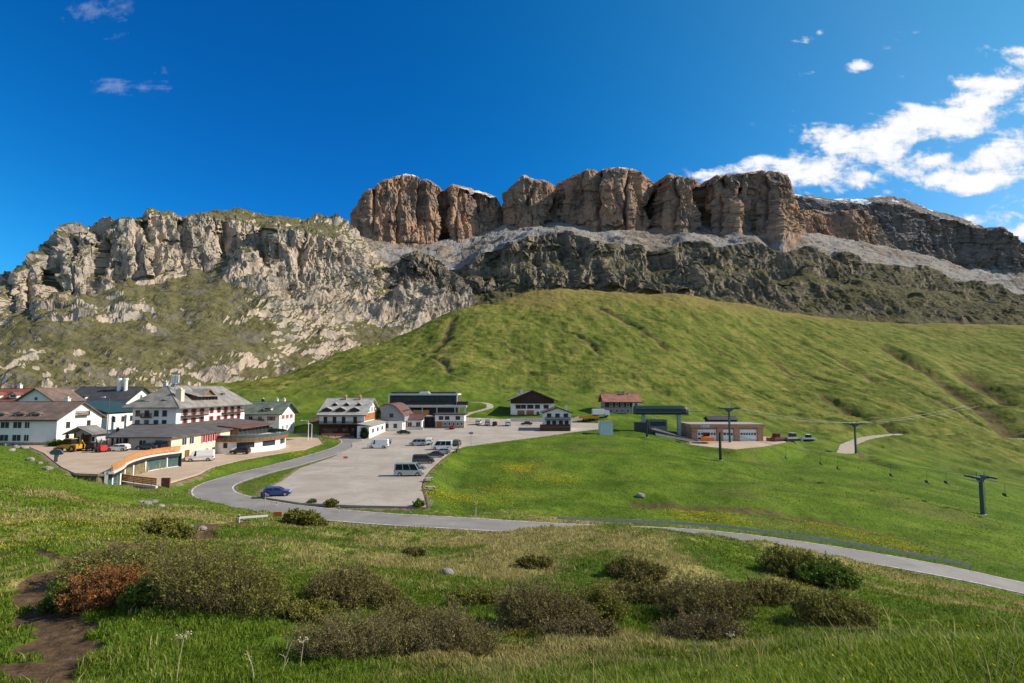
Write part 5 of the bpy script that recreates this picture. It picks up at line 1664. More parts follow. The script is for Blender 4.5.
# --- chairlift bottom station
r, d = site('lift_station', 'chairlift station with long dark rounded canopy over a grey base', 'lift station', 45.0, 64.6, 208, 213, 2.2)
x0, x1, y0, y1 = d
mb = MB()
prof = [(0.1, 5.5), (.0, 6.2), (.25, 7.6), (.9, 8.5), (2.5, 8.75), (4.1, 8.5), (4.75, 7.6), (5.0, 6.2), (4.9, 5.5)]
mb.prism(prof, 'x', x0, x1 - 2.2, 0)
n = len(prof)
rings = []
for k, f in enumerate((1, .96, .82, .55, .2)):
    xx = x1 - 2.2 + 2.2 * math.sin(math.pi / 2 * k / 4)
    rings.append([(xx, 2.5 + (p[0] - 2.5) * (.35 + .65 * f), 5.5 + (p[1] - 5.5) * f) for p in prof])
vs = [q for rg in rings for q in rg]
mb.add(vs, [(i * n + j, i * n + (j + 1) % n, (i + 1) * n + (j + 1) % n, (i + 1) * n + j) for i in range(4) for j in range(n)] + [tuple(range(4 * n, 5 * n))], 0)
mb.build('canopy', simple('dark_green_shell', (.012, .028, .027), .55, .12, .8, spec=.25), r)
mb = MB(); mb.box(x0 + .4, x1 - 3.2, -.03, -.012, 6.25, 6.55); mb.box(x0 + .5, x1 - 3.5, .08, .12, 7.7, 8.0); mb.build('canopy_stripe', simple('pale_green_band', (.05, .13, .09), .4), r)
for x in (x1 - 3.4, x0 + 3.2):
    mb = MB(); mb.box(x - .55, x + .55, 1.7, 3.3, -3, 5.6); mb.build('column', M_GALV, r)
mb = MB(); mb.box(x0 + 4.6, x1 - 8.2, .4, 4.8, -3, 3.6); mb.build('control_cabin', simple('grey_panel', (.17, .15, .14), .7, .2), r)
mb = MB(); mb.box(x0 + 5.2, x1 - 8.8, .34, .398, 1.4, 3.0); mb.build('cabin_window', G_DARK, r)
mb = MB(); mb.box(x0 + .2, x0 + 4.5, .2, 4.6, -3, 2.6); mb.build('wall', simple('dark_panel', (.05, .05, .052), .7, .2), r)
q = MB(); q.box(x1 + .0, x1 + .25, 1.8, 3.2, 6.0, 7.6); q.build('end_lamp', M_WHITE, r)
mb = MB(); mb.add([(x0 + 6, -1.2, 1.0), (x1 - .5, -3.6, -3.2), (x1 + 4, -4.6, -4.8), (x0 + 6, -4.2, -1.6)], [(0, 1, 2, 3)]); mb.slab([(x0 + 5, -.2, .9), (x1 + 1, -.6, -3.2), (x1 + 1, -3.6, -3.5), (x0 + 5, -3.2, .5)], .5); mb.build('loading_ramp', simple('dark_gravel', (.11, .11, .115), .9, .2, 4), r)

# --- snow groomer garage
r, d = site('garage', 'brick garage with three white sectional doors and flat roof in the meadow', 'garage', 64.4, 90.0, 206, 219, -1.4)
x0, x1, y0, y1 = d
mb = MB(); mb.box(x0, x1, .6, y1, -3, 4.6); mb.build('wall', W_BRICK, r)
mb = MB(); mb.box(x0 - .5, x1 + .5, -.5, y1 + .3, 4.602, 5.7); rf = mb.build('roof', timber('weathered_fascia', (.42, .26, .17), (.3, 5, 5)), r)
mb = MB(); mb.box(x0 - .65, x1 + .65, -.65, y1 + .45, 5.702, 5.85); mb.build('roof_edge', R_FLAT, rf)
for x in (x0, x0 + 9.2, x0 + 15.2, x1 - 2.0):
    q = MB(); q.box(x, x + 2.0, -.1, .598, -3, 4.6); q.build('pillar', W_BRICK, r)
for xa, xb in ((x0 + 2.2, x0 + 9.0), (x0 + 11.3, x0 + 15.1), (x0 + 17.4, x1 - 2.1)):
    q = MB(); q.box(xa, xb, .42, .598, -1.0, 3.9, 0)
    for z in (.4, 1.6, 2.8):
        q.box(xa, xb, .40, .42, z - .03, z + .03, 1)
    dr = q.build('door', [M_WHITE, M_GALV], r)
    nn = int((xb - xa) / .95)
    q = MB()
    for k in range(nn):
        a = xa + .25 + k * (xb - xa - .3) / nn
        pass
    q.box(xa + .25, xb - .25, .395, .419, 1.95, 2.65)
    q.build('door_window', G_DARK, dr)
    q = MB()
    for k in range(1, nn):
        a = xa + .25 + k * (xb - xa - .5) / nn
        q.box(a - .12, a + .12, .38, .394, 1.95, 2.65)
    q.build('door_mullion', M_WHITE, dr)
q = MB(); q.box(x0 + 3.2, x0 + 6.2, -.56, -.51, 4.75, 5.55, 0); q.box(x0 + 3.4, x0 + 4.0, -.575, -.561, 4.87, 5.4, 1); q.box(x0 + 4.3, x0 + 5.9, -.575, -.561, 5.0, 5.3, 1); q.build('sign', [M_WHITE, M_BLUE], r)
r2 = thing('roof_hut', 'low dark roof showing just behind the brick garage', 'hut', (85.5, 232, -1.0))
gable_walls(r2, -5.5, 5.5, 0, 6, 0, 5.6, 6.4, 'x', M_BLACK); gable_roof(r2, -5.5, 5.5, 0, 6, 5.6, 6.6, 'x', R_DARK, .6, .2)

# --- pale cabin by the lift
r, d = site('cabin', 'pale white ticket cabin standing alone at the end of the car park', 'cabin', 29.9, 34.3, 195, 199, 2.6)
x0, x1, y0, y1 = d
mb = MB(); mb.box(x0, x1, 0, y1, -1.5, 3.2); mb.build('wall', simple('pale_panel', (.55, .62, .62), .6, .08, 2), r)
mb = MB(); mb.box(x0 - .15, x1 + .15, -.15, y1 + .15, 3.202, 3.4); mb.build('roof', M_GALV, r)
for k in range(5):
    q = MB(); q.box(x0 + .1 + k * 1.03, x0 + .16 + k * 1.03, -.04, -.003, -.5, 3.15); q.build('rib', M_GALV, r)
door(r, 'R', d, 1.4, 0, .9, 2.1, M_WHITE)
# ------------------------------------------------------------------ vehicles
def paint(name, c, metal=.3):
    return simple(name, c, .32, .06, 1.0, metal, .5, **{'Coat Weight': .4})


P_WHITE = paint('white_car_paint', (.80, .80, .79), 0); P_SILVER = paint('silver_car_paint', (.46, .48, .50), .5); P_BLUE = paint('blue_car_paint', (.02, .075, .33), .2); P_DARK = paint('dark_grey_car_paint', (.06, .07, .075), .4)
P_NAVY = paint('navy_car_paint', (.03, .05, .09), .3); P_BLACK = paint('black_car_paint', (.02, .02, .022), .2); P_RED = paint('red_car_paint', (.33, .03, .025), .2); P_ICE = paint('pale_blue_car_paint', (.42, .50, .55), .5); P_GREEN = paint('green_car_paint', (.10, .16, .12), .3)
M_TYRE = simple('tyre', (.02, .02, .02), .9, .2); M_RIM = simple('alloy_rim', (.42, .42, .43), .35, .1, 2, .7); M_LAMP = simple('lamp_glass', (.75, .75, .72), .15, .05); M_TAIL = simple('tail_lamp', (.42, .02, .015), .3, .1); G_CAR = glass('car_glass', (.015, .02, .025), .12); M_TRIM = simple('black_trim', (.03, .03, .03), .7, .1)

KINDS = {  # length, width, height, belt, side profile above the belt (x, z), nose
    'hatch': (4.15, 1.76, 1.48, .93, [(-2.02, .93), (-1.95, 1.2), (-1.55, 1.46), (-.6, 1.48), (.25, 1.42), (1.05, .97)], [(-2.07, .30), (-2.07, .70), (-2.02, .93), (1.05, .95), (1.75, .82), (2.02, .66), (2.07, .45), (2.03, .26)]),
    'sedan': (4.6, 1.80, 1.45, .92, [(-1.75, .95), (-1.15, 1.36), (-.4, 1.45), (.35, 1.40), (1.15, .95)], [(-2.3, .30), (-2.3, .80), (-2.2, .95), (-1.75, .98), (1.15, .96), (1.95, .82), (2.25, .62), (2.3, .42), (2.25, .26)]),
    'suv': (4.5, 1.86, 1.72, 1.06, [(-2.18, 1.06), (-2.08, 1.45), (-1.85, 1.70), (-.4, 1.72), (.45, 1.66), (1.15, 1.08)], [(-2.24, .34), (-2.24, .85), (-2.18, 1.06), (1.15, 1.06), (1.95, .96), (2.2, .76), (2.25, .5), (2.2, .32)]),
    'minivan': (4.9, 1.92, 1.95, 1.08, [(-2.4, 1.08), (-2.36, 1.75), (-2.25, 1.93), (.6, 1.95), (.95, 1.88), (1.75, 1.10)], [(-2.45, .32), (-2.45, .9), (-2.4, 1.08), (1.75, 1.08), (2.25, .95), (2.42, .74), (2.45, .5), (2.4, .3)]),
    'van': (5.6, 2.0, 2.45, 1.15, [(-2.76, 1.15), (-2.74, 2.25), (-2.62, 2.43), (.9, 2.45), (1.25, 2.36), (2.0, 1.2)], [(-2.8, .36), (-2.8, .9), (-2.76, 1.15), (2.0, 1.16), (2.55, 1.02), (2.76, .8), (2.8, .5), (2.75, .32)]),
}


def vehicle(name, kind, col, label, loc, deg, glazed=True, cat=None, group=None, two_tone=None):
    L, W, H, belt, up, low = KINDS[kind]
    r = thing(name, label, cat or name.replace('parked_', '').replace('_', ' '), loc, R(deg), group)
    hw = W / 2
    mb = MB()
    def bulge(poly, ws, mi=0):
        n = len(poly)
        vs = [(x, -w, z) for (x, z), w in zip(poly, ws)] + [(x, w, z) for (x, z), w in zip(poly, ws)]
        mb.add(vs, [tuple(range(n)), tuple(range(2 * n - 1, n - 1, -1))] + [(i, i + n, (i + 1) % n + n, (i + 1) % n) for i in range(n)], mi)
    bulge(low, [hw - (.06 if z < .45 else 0) - (.10 if abs(x) > L / 2 - .12 else 0) for x, z in low])
    ta = .16 if kind != 'van' else .09
    wtop = lambda z: hw - .04 - ta * max(0, (z - belt)) / (H - belt)
    bulge([(x, z - .02 if z < belt + .08 else z) for x, z in up], [wtop(z) for x, z in up])
    body = mb.build('body', col, r)
    bv = body.modifiers.new('soft', 'BEVEL'); bv.width = .05; bv.segments = 2; bv.limit_method = 'ANGLE'; bv.angle_limit = R(25)
    # glass
    z0, z1 = belt + .05, H - .16
    def xs(z, front):
        pts = up if not front else up
        best = None
        seq = list(zip(up[:-1], up[1:]))
        vals = [a[0] + (b[0] - a[0]) * (z - a[1]) / (b[1] - a[1]) for a, b in seq if min(a[1], b[1]) - 1e-6 <= z <= max(a[1], b[1]) + 1e-6 and abs(b[1] - a[1]) > 1e-4]
        return max(vals) if front else min(vals)
    for s in (-1, 1):
        xr0, xr1, xf0, xf1 = xs(z0, False) + .22, xs(z1, False) + .28, xs(z0, True) - .18, xs(z1, True) - .12
        if kind == 'van' and not glazed:
            xr0 = xr1 = .62
        g = MB()
        cuts = [0, .5, 1] if kind not in ('van', 'minivan') or not glazed else [0, .34, .67, 1]
        for a, b in zip(cuts[:-1], cuts[1:]):
            e = .05
            p = [(xr0 + (xf0 - xr0) * a + (e if a else 0), z0), (xr0 + (xf0 - xr0) * b - (e if b < 1 else 0), z0), (xr1 + (xf1 - xr1) * b - (e if b < 1 else 0), z1), (xr1 + (xf1 - xr1) * a + (e if a else 0), z1)]
            vs = [(x, s * (wtop(z) + .012), z) for x, z in p] + [(x, s * (wtop(z) - .05), z) for x, z in p]
            g.add(vs, [(0, 1, 2, 3), (7, 6, 5, 4), (0, 4, 5, 1), (1, 5, 6, 2), (2, 6, 7, 3), (3, 7, 4, 0)])
            if kind == 'van' and not glazed:
                break
        g.build('side_window', G_CAR, r)
    for nm, fr, sg in (('windscreen', True, 1), ('rear_window', False, -1)):
        if nm == 'rear_window' and kind == 'van' and not glazed:
            continue
        g = MB(); a, b = z0 + .02, z1 + .04
        xa, xb = xs(a, fr) + sg * .015, xs(b, fr) + sg * .015
        wa, wb = wtop(a) - .12, wtop(b) - .10
        vs = [(xa, -wa, a), (xa, wa, a), (xb, wb, b), (xb, -wb, b)]
        g.add(vs + [(x - sg * .06, y, z) for x, y, z in vs], [(0, 1, 2, 3), (7, 6, 5, 4), (0, 4, 5, 1), (1, 5, 6, 2), (2, 6, 7, 3), (3, 7, 4, 0)])
        g.build(nm, G_CAR, r)
    rw = .33 if kind in ('hatch', 'sedan') else .37
    for sx in (-1, 1):
        for s in (-1, 1):
            x = sx * L * .30 + (.05 if sx > 0 else 0)
            g = MB(); g.tube([(x, s * (hw - .23), rw), (x, s * (hw + .012), rw)], rw, 16); w = g.build('wheel', M_TYRE, r)
            g = MB(); g.tube([(x, s * (hw - .02), rw), (x, s * (hw + .025), rw)], rw * .62, 12); g.build('rim', M_RIM, w)
    nose = max(p[0] for p in low); tail = min(p[0] for p in low)
    for s in (-1, 1):
        g = MB(); zz = belt - .26; ys = sorted((s * (hw - .48), s * (hw - .12))); g.box(nose - .30, nose - .035, *ys, zz - .08, zz + .09); g.build('headlight', M_LAMP, r)
        g = MB(); ys = sorted((s * (hw - .28), s * (hw - .05))); g.box(tail - .012, tail + .12, *ys, belt - .22, belt + .05); g.build('tail_light', M_TAIL, r)
        g = MB(); ys = sorted((s * (hw + .0), s * (hw + .17))); xm_ = xs(belt + .1, True) - .35; g.box(xm_ - .07, xm_ + .07, *ys, belt + .03, belt + .19); g.build('wing_mirror', M_TRIM, r)
    g = MB(); g.box(nose - .16, nose + .012, -hw + .16, hw - .16, .30, .50); g.box(tail - .015, tail + .1, -hw + .12, hw - .12, .32, .52); g.build('bumper', M_TRIM, r)
    return r


GC = 'vehicles parked in the village'
def lotv(px, py): return Vector(on_lot(px, py)) + Vector((0, 0, -.028))
def forev(px, py): return Vector(on_surf(px, py, fore_z)) + Vector((0, 0, -.018))
def yardv(px, py): return Vector(on_surf(px, py, yard_z)) + Vector((0, 0, -.018))


vehicle('parked_car', 'hatch', P_BLUE, 'bright blue hatchback alone at the near left edge of the car park', lotv(277, 495.5), 14, group=GC)
vehicle('parked_van', 'van', P_ICE, 'silver blue minibus with side windows nearest the grass mound', lotv(409, 475.5), 2, group=GC)
vehicle('parked_car', 'sedan', P_SILVER, 'silver saloon squeezed between the silver blue minibus and the dark grey van', lotv(415, 469.5), 4, group=GC)
vehicle('parked_van', 'minivan', P_DARK, 'dark grey van facing the mound, third vehicle up from the near end of the row', lotv(423.5, 463), 3, group=GC)
vehicle('parked_car', 'sedan', P_NAVY, 'navy saloon below the silver hatchback', lotv(434.5, 457), 182, group=GC)
vehicle('parked_car', 'hatch', P_SILVER, 'silver hatchback in front of the white camper van', lotv(442, 453.8), 180, group=GC)
vehicle('parked_van', 'van', P_WHITE, 'white camper van parked at the top of the row beside the mound', lotv(441.5, 449.5), 182, group=GC)
vehicle('parked_van', 'minivan', P_SILVER, 'silver minivan standing side on in the middle of the car park', lotv(418, 445.5), 180, group=GC)
vehicle('parked_van', 'minivan', P_WHITE, 'white minivan seen end on right behind the silver minivan', lotv(429, 444.3), 95, group=GC)
vehicle('parked_car', 'suv', P_GREEN, 'dark green grey estate parked end on by the motorcycles', lotv(457, 445.3), 84, group=GC)
vehicle('parked_van', 'van', P_WHITE, 'white panel van without side windows at the road side of the car park', lotv(378, 448), 180, False, group=GC)
vehicle('parked_car', 'hatch', P_ICE, 'pale hatchback half hidden behind the white panel van', lotv(388, 443.2), 100, group=GC)
vehicle('parked_car', 'sedan', P_BLACK, 'black saloon in front of the low white annexe', lotv(404, 434), 0, group=GC)
vehicle('parked_car', 'hatch', P_RED, 'rusty red hatchback in front of the stone walled restaurant', lotv(452, 429), 88, group=GC)
vehicle('parked_van', 'van', P_WHITE, 'white tall van, leftmost in the row along the track below the chalet', lotv(478.5, 424.4), 86, group=GC)
vehicle('parked_van', 'van', P_ICE, 'pale blue van second from left in the row below the chalet', lotv(487.5, 425.3), 92, group=GC)
vehicle('parked_car', 'suv', P_BLACK, 'small black car between the pale blue van and the tall white van', lotv(494.8, 425.7), 90, group=GC)
vehicle('parked_van', 'van', P_WHITE, 'tall white van right of the small black car in the row below the chalet', lotv(508, 425.7), 92, group=GC)
vehicle('parked_car', 'sedan', P_BLACK, 'black car side on left of the small gabled guest house', lotv(526.5, 425), 180, group=GC)
vehicle('parked_van', 'van', P_WHITE, 'white delivery van below the cream hotel wall at the road bend', forev(200, 461), 198, False, group=GC)
vehicle('parked_car', 'suv', P_BLACK, 'black car under the bowed hotel terrace', forev(240, 454), 183, group=GC)
vehicle('parked_car', 'sedan', P_NAVY, 'dark blue car in front of the hotel porch on the gravel yard', yardv(148, 449.5), 176, group=GC)
vehicle('parked_car', 'suv', P_DARK, 'dark grey car standing by the hotel porch post', yardv(160, 449), 184, group=GC)
vehicle('parked_car', 'suv', P_BLACK, 'black pick up by the small entrance porch', yardv(89, 450.5), 170, group=GC)
vehicle('parked_car', 'hatch', P_WHITE, 'white car by the tall lamp post on the gravel yard', yardv(118, 451), 186, group=GC)


def wheels(root, spots, rw, w, rim=M_YELLOW):
    for x, y in spots:
        g = MB(); g.tube([(x, y - w / 2, rw), (x, y + w / 2, rw)], rw, 16); o = g.build('wheel', M_TYRE, root)
        g = MB(); g.tube([(x, y - w / 2 - .02, rw), (x, y + w / 2 + .02, rw)], rw * .5, 10); g.build('rim', rim, o)


# wheeled loader with a digging arm
r = thing('digger', 'yellow wheeled digger on the gravel yard in front of the white building', 'digger', yardv(70, 451.5), R(172))
mb = MB(); mb.prism([(-2.4, .7), (2.2, .7), (2.2, 1.5), (1.2, 1.7), (-2.4, 1.7)], 'y', -.85, .85); b = mb.build('chassis', M_YELLOW, r); q = b.modifiers.new('soft', 'BEVEL'); q.width = .06; q.segments = 2
mb = MB(); mb.prism([(-1.0, 1.7), (.7, 1.7), (.55, 2.9), (-.9, 2.9)], 'y', -.75, .75); c = mb.build('cab', G_CAR, r)
mb = MB(); mb.box(-1.05, .65, -.82, .82, 2.9, 3.05); mb.build('cab_roof', M_YELLOW, c)
for s in (-.55, .55):
    mb = MB(); mb.tube([(1.6, s, 1.5), (2.9, s, 1.3), (3.4, s, .6)], .11, 6); mb.build('loader_arm', M_YELLOW, r)
mb = MB(); mb.prism([(3.3, .1), (4.2, .12), (3.5, .55), (3.35, 1.0), (3.2, 1.0)], 'y', -1.15, 1.15); mb.build('bucket', M_YELLOW, r)
mb = MB(); mb.tube([(-2.3, 0, 1.4), (-3.1, 0, 2.6), (-3.9, 0, 1.6), (-3.8, 0, .8)], [.16, .14, .12, .1], 6); mb.build('digging_arm', M_YELLOW, r)
wheels(r, [(-1.5, -.95), (-1.5, .95)], .72, .42); wheels(r, [(1.5, -.95), (1.5, .95)], .5, .36)
r.scale = (.85, .85, .88)

r = thing('forklift', 'red forklift beside the white car on the gravel yard', 'forklift', yardv(101, 452), R(150))
mb = MB(); mb.prism([(-1.1, .35), (1.0, .35), (1.0, 1.0), (.2, 1.05), (-.4, 1.45), (-1.1, 1.35)], 'y', -.6, .6); mb.build('body', simple('forklift_red', (.45, .03, .03), .5), r)
mb = MB()
for x in (-.5, .7):
    for y in (-.5, .5): mb.box(x - .05, x + .05, y - .05, y + .05, 1.0, 2.2)
mb.box(-.7, .9, -.6, .6, 2.2, 2.28); mb.build('roll_cage', M_BLACK, r)
mb = MB(); mb.box(1.05, 1.2, -.5, -.35, .1, 2.6); mb.box(1.05, 1.2, .35, .5, .1, 2.6); mb.box(1.05, 2.2, -.45, -.3, .1, .18); mb.box(1.05, 2.2, .3, .45, .1, .18); mb.build('mast', M_STEEL, r)
wheels(r, [(-.7, -.55), (-.7, .55), (.7, -.55), (.7, .55)], .34, .22, M_BLACK)


def groomer(label, loc, deg, col, group):
    r = thing('snow_groomer', label, 'snow groomer', loc, R(deg), group)
    for s in (-1, 1):
        mb = MB(); mb.prism([(-2.2, .1), (2.0, .1), (2.5, .5), (2.3, .85), (-2.3, .85), (-2.55, .5)], 'y', *sorted((s * .7, s * 1.75))); mb.build('track', M_TYRE, r)
    mb = MB(); mb.prism([(-2.3, .86), (2.3, .86), (2.35, 1.35), (1.6, 1.55), (-2.3, 1.45)], 'y', -1.2, 1.2); mb.build('body', col, r)
    mb = MB(); mb.prism([(-.2, 1.5), (1.7, 1.5), (1.45, 2.75), (-.1, 2.8)], 'y', -1.0, 1.0); c = mb.build('cab', G_CAR, r)
    mb = MB(); mb.box(-.25, 1.55, -1.05, 1.05, 2.8, 2.95); mb.build('cab_roof', col, c)
    mb = MB(); mb.box(3.0, 3.25, -2.2, 2.2, .15, 1.35); mb.box(2.2, 3.0, -.9, -.7, .6, .85); mb.box(2.2, 3.0, .7, .9, .6, .85); mb.build('blade', col, r)
    mb = MB(); mb.box(-3.6, -2.6, -2.1, 2.1, .2, .75); mb.build('tiller', M_BLACK, r)
    return r
GG = 'snow groomers by the garage'
groomer('orange snow groomer in front of the left garage door', P(706, 440.6, 199) , -100, M_ORANGE, GG)
gp = hit(778, 441.5); groomer('red snow groomer at the left end of the row on the gravel', gp, 200, simple('groomer_red', (.22, .06, .04), .5), GG)
gp = hit(791, 441); groomer('pale grey snow groomer between the red one and the rightmost one', gp, 15, simple('groomer_grey', (.42, .44, .45), .45), GG)
gp = hit(807, 441); groomer('white snow groomer at the right end of the row on the gravel', gp, 5, M_WHITE, GG)

r = thing('truck', 'white lorry with cream box standing below the rust roofed house', 'truck', hit(601, 417.5), R(5))
mb = MB(); mb.box(-3.6, 1.4, -1.15, 1.15, 1.0, 3.3); mb.build('box_body', M_WHITE, r)
mb = MB(); mb.prism([(1.6, .6), (3.5, .6), (3.5, 1.6), (3.2, 2.7), (1.6, 2.8)], 'y', -1.1, 1.1); c = mb.build('cab', P_WHITE, r)
mb = MB(); mb.prism([(3.53, 1.65), (3.27, 2.55), (3.2, 2.55), (3.45, 1.65)], 'y', -.95, .95); mb.build('windscreen', G_CAR, c)
mb = MB(); mb.box(-3.6, 3.2, -.5, .5, .6, .98); mb.build('chassis', M_TRIM, r)
wheels(r, [(-2.4, -1.0), (-2.4, 1.0), (2.4, -1.0), (2.4, 1.0)], .48, .3, M_RIM)
r = thing('trailer', 'flat yellow trailer parked beside the pale cabin', 'trailer', hit(589, 421), R(2))
mb = MB(); mb.box(-4.2, 4.2, -1.2, 1.2, .8, 1.1); mb.box(-4.2, 4.2, -1.2, -1.1, 1.1, 1.9); mb.box(-4.2, 4.2, 1.1, 1.2, 1.1, 1.9); mb.build('bed', M_YELLOW, r)
wheels(r, [(-2, -1.0), (-2, 1.0), (-.9, -1.0), (-.9, 1.0), (2.6, -1), (2.6, 1)], .42, .28, M_RIM)


def motorbike(label, loc, deg, col):
    r = thing('motorcycle', label, 'motorcycle', loc, R(deg), 'motorcycles on the car park edge')
    for x in (-.72, .72):
        mb = MB()
        ringp = [(x + .30 * math.cos(a), 0, .32 + .30 * math.sin(a)) for a in np.linspace(0, 2 * math.pi, 17)]
        mb.tube(ringp, .07, 6, 0, False); mb.build('wheel', M_TYRE, r)
    mb = MB(); mb.prism([(-.25, .45), (.35, .42), (.42, .75), (.15, .98), (-.15, .82), (-.8, .88), (-.85, .78)], 'y', -.17, .17); mb.build('body', col, r)
    mb = MB(); mb.prism([(-.75, .86), (-.1, .80), (-.1, .88), (-.75, .95)], 'y', -.14, .14); mb.build('seat', M_BLACK, r)
    mb = MB(); mb.tube([(.72, 0, .32), (.42, 0, 1.02)], .05, 6); mb.tube([(.40, -.36, 1.08), (.44, 0, 1.02), (.40, .36, 1.08)], .025, 6); mb.build('handlebar', M_RIM, r)
    return r
motorbike('black motorcycle nearest the grass mound tip', lotv(456.5, 452.3), 100, P_BLACK); motorbike('white motorcycle beside the black one', lotv(459.3, 451), 95, P_WHITE); motorbike('red motorcycle behind the white one', lotv(458, 449.3), 98, P_RED)
# ------------------------------------------------------------------ pylons, rails, posts
def pylon(label, px, pbase, ptop, arm, group='chairlift pylons', deg=0.0, rtop=.28, rbase=.42, Y=None, dark=False):
    b = hit(px, pbase) if Y is None else P(px, pbase, Y)
    h = (pbase - ptop) * b.y / F_PX
    r = thing('lift_pylon', label, 'lift pylon', b, R(deg), group)
    c = M_STEEL if not dark else simple('dark_pylon_paint', (.02, .03, .032), .5)
    mb = MB(); mb.tube([(0, 0, -1), (0, 0, h * .5), (0, 0, h)], [rbase, (rbase + rtop) / 2, rtop], 12); mb.build('mast', c, r)
    mb = MB(); mb.box(-.6, .6, -.6, .6, -1.2, .12); mb.build('footing', M_CONC, r)
    mb = MB()
    for k in range(int(h / .45)):
        mb.box(-.22, .22, -rbase - .16, -rbase - .12, .6 + k * .45, .64 + k * .45)
    for s in (-.22, .20):
        mb.box(s, s + .03, -rbase - .16, -rbase - .12, .4, h - .2)
    mb.build('ladder', c, r)
    if arm:
        mb = MB(); mb.box(-arm, arm, -.18, .18, h - .1, h + .3); mb.prism([(-arm * .6, h - .1), (arm * .6, h - .1), (.25, h - 1.2), (-.25, h - 1.2)], 'y', -.12, .12)
        mb.tube([(-.9, 0, h + .3), (-.9, 0, h + 1.4)], .07, 6); mb.tube([(.9, 0, h + .3), (.9, 0, h + 1.4)], .07, 6); mb.tube([(-1.2, 0, h + 1.4), (1.2, 0, h + 1.4)], .06, 6); mb.build('crossarm', c, r)
        for s in (-arm, arm):
            q = MB(); q.box(s - .12, s + .12, -2.2, 2.2, h + .02, h + .22)
            for k in range(8):
                y = -2.0 + k * 4.0 / 7; q.tube([(s - .2, y, h + .3), (s + .2, y, h + .3)], .22, 10)
            q.build('sheave_train', c, r)
            q = MB(); q.box(s - .35, s + .35, -2.2, 2.2, h - .5, h - .44); q.build('walkway', c, r)
    r['top'] = h
    return r


pa = pylon('green grey T shaped lift pylon in front of the brick garage', 730, 446, 409.5, 3.0, Y=201)
pb = pylon('T shaped lift pylon beside the bend of the gravel track', 856, 454, 425, 3.2)
pc = pylon('tall lift pylon nearest on the far right meadow slope', 983, 515, 479.5, 1.9, rbase=.5, rtop=.36)
pd = pylon('slim dark lift mast lower on the slope than the garage', 720.5, 460.5, 433, 0, dark=True)
pe = pylon('short dark lift mast in front of the station base', 647, 437.5, 421, 0, dark=True)


def cable(label, pts, sag=1.0, r_=.03):
    line = []
    for a, b in zip(pts[:-1], pts[1:]):
        for k in range(12):
            t = k / 12; q = a.lerp(b, t); q.z -= sag * 4 * t * (1 - t); line.append(q)
    line.append(pts[-1])
    mb = MB(); mb.tube(line, r_, 5)
    return tag(mb.build('lift_cable', M_STEEL), label, 'cable', 'chairlift cables'), line


def top(p, dx=0.0, dz=.5): return p.location + Vector((dx, 0, p['top'] + dz))
st = Vector((57, 210.5, 9.6))
far = top(pb, 3) + (top(pb, 3) - top(pa, 3)) * 1.2 + Vector((0, 0, 14))
cable('upper lift cable from the station over the garage pylon, near side', [st, top(pa, -3), top(pb, -3.2), far + Vector((-6, 0, 0))], 1.2)
cable('upper lift cable from the station over the garage pylon, far side', [st + Vector((0, 1.5, 0)), top(pa, 3), top(pb, 3.2), far], 1.2)
end = top(pc, 1.9) + Vector((52, -32, -8))
c1, l1 = cable('lower lift cable over the far right pylon, left strand', [Vector((50, 209.5, 9.4)), top(pe, -.3, .2), top(pd, -.3, .2), top(pc, -1.9), end + Vector((-3.5, 0, 0))], 1.4)
c2, l2 = cable('lower lift cable over the far right pylon, right strand', [Vector((51, 209.5, 9.4)), top(pe, .3, .2), top(pd, .3, .2), top(pc, 1.9), end], 1.4)


def chair(label, p, deg):
    r = thing('lift_chair', label, 'lift chair', p, R(deg), 'chairs hanging on the lower lift')
    mb = MB(); mb.tube([(0, 0, 0), (0, .15, -.6), (0, .12, -2.0), (0, 0, -2.3)], .04, 6); mb.build('hanger', M_STEEL, r)
    mb = MB(); mb.box(-.95, .95, -.25, .3, -2.85, -2.77); mb.build('seat', M_BLACK, r)
    mb = MB(); mb.box(-.95, .95, .28, .34, -2.75, -2.25); mb.build('backrest', M_BLACK, r)
    mb = MB(); mb.tube([(-.95, .3, -2.3), (0, .05, -2.2), (.95, .3, -2.3)], .03, 6)
    for x in (-.92, .92): mb.tube([(x, .3, -2.3), (x, .25, -2.85), (x, -.25, -2.85)], .03, 6)
    mb.build('frame', M_STEEL, r)
    return r
def along(line, px):
    for q, s in zip(line[:-1], line[1:]):
        u = lambda v: 512 + v.x / v.y * F_PX
        if (u(q) - px) * (u(s) - px) <= 0:
            t = (px - u(q)) / (u(s) - u(q) + 1e-9); return q.lerp(s, t)
CH = [(783, l1, 'empty lift chair just below the row of snow groomers'), (817, l2, 'empty lift chair left of the gravel track'), (834, l1, 'empty lift chair just left of the track pylon foot'),
      (886, l2, 'empty lift chair on the slope right of the gravel track bend'), (921, l1, 'empty lift chair midway between the track pylon and the far right pylon'), (940, l2, 'empty lift chair left of the far right pylon'), (997, l1, 'empty lift chair just right of the far right pylon')]
for px, ln, lb in CH:
    q = along(ln, px)
    if q is not None:
        chair(lb, q, 70)

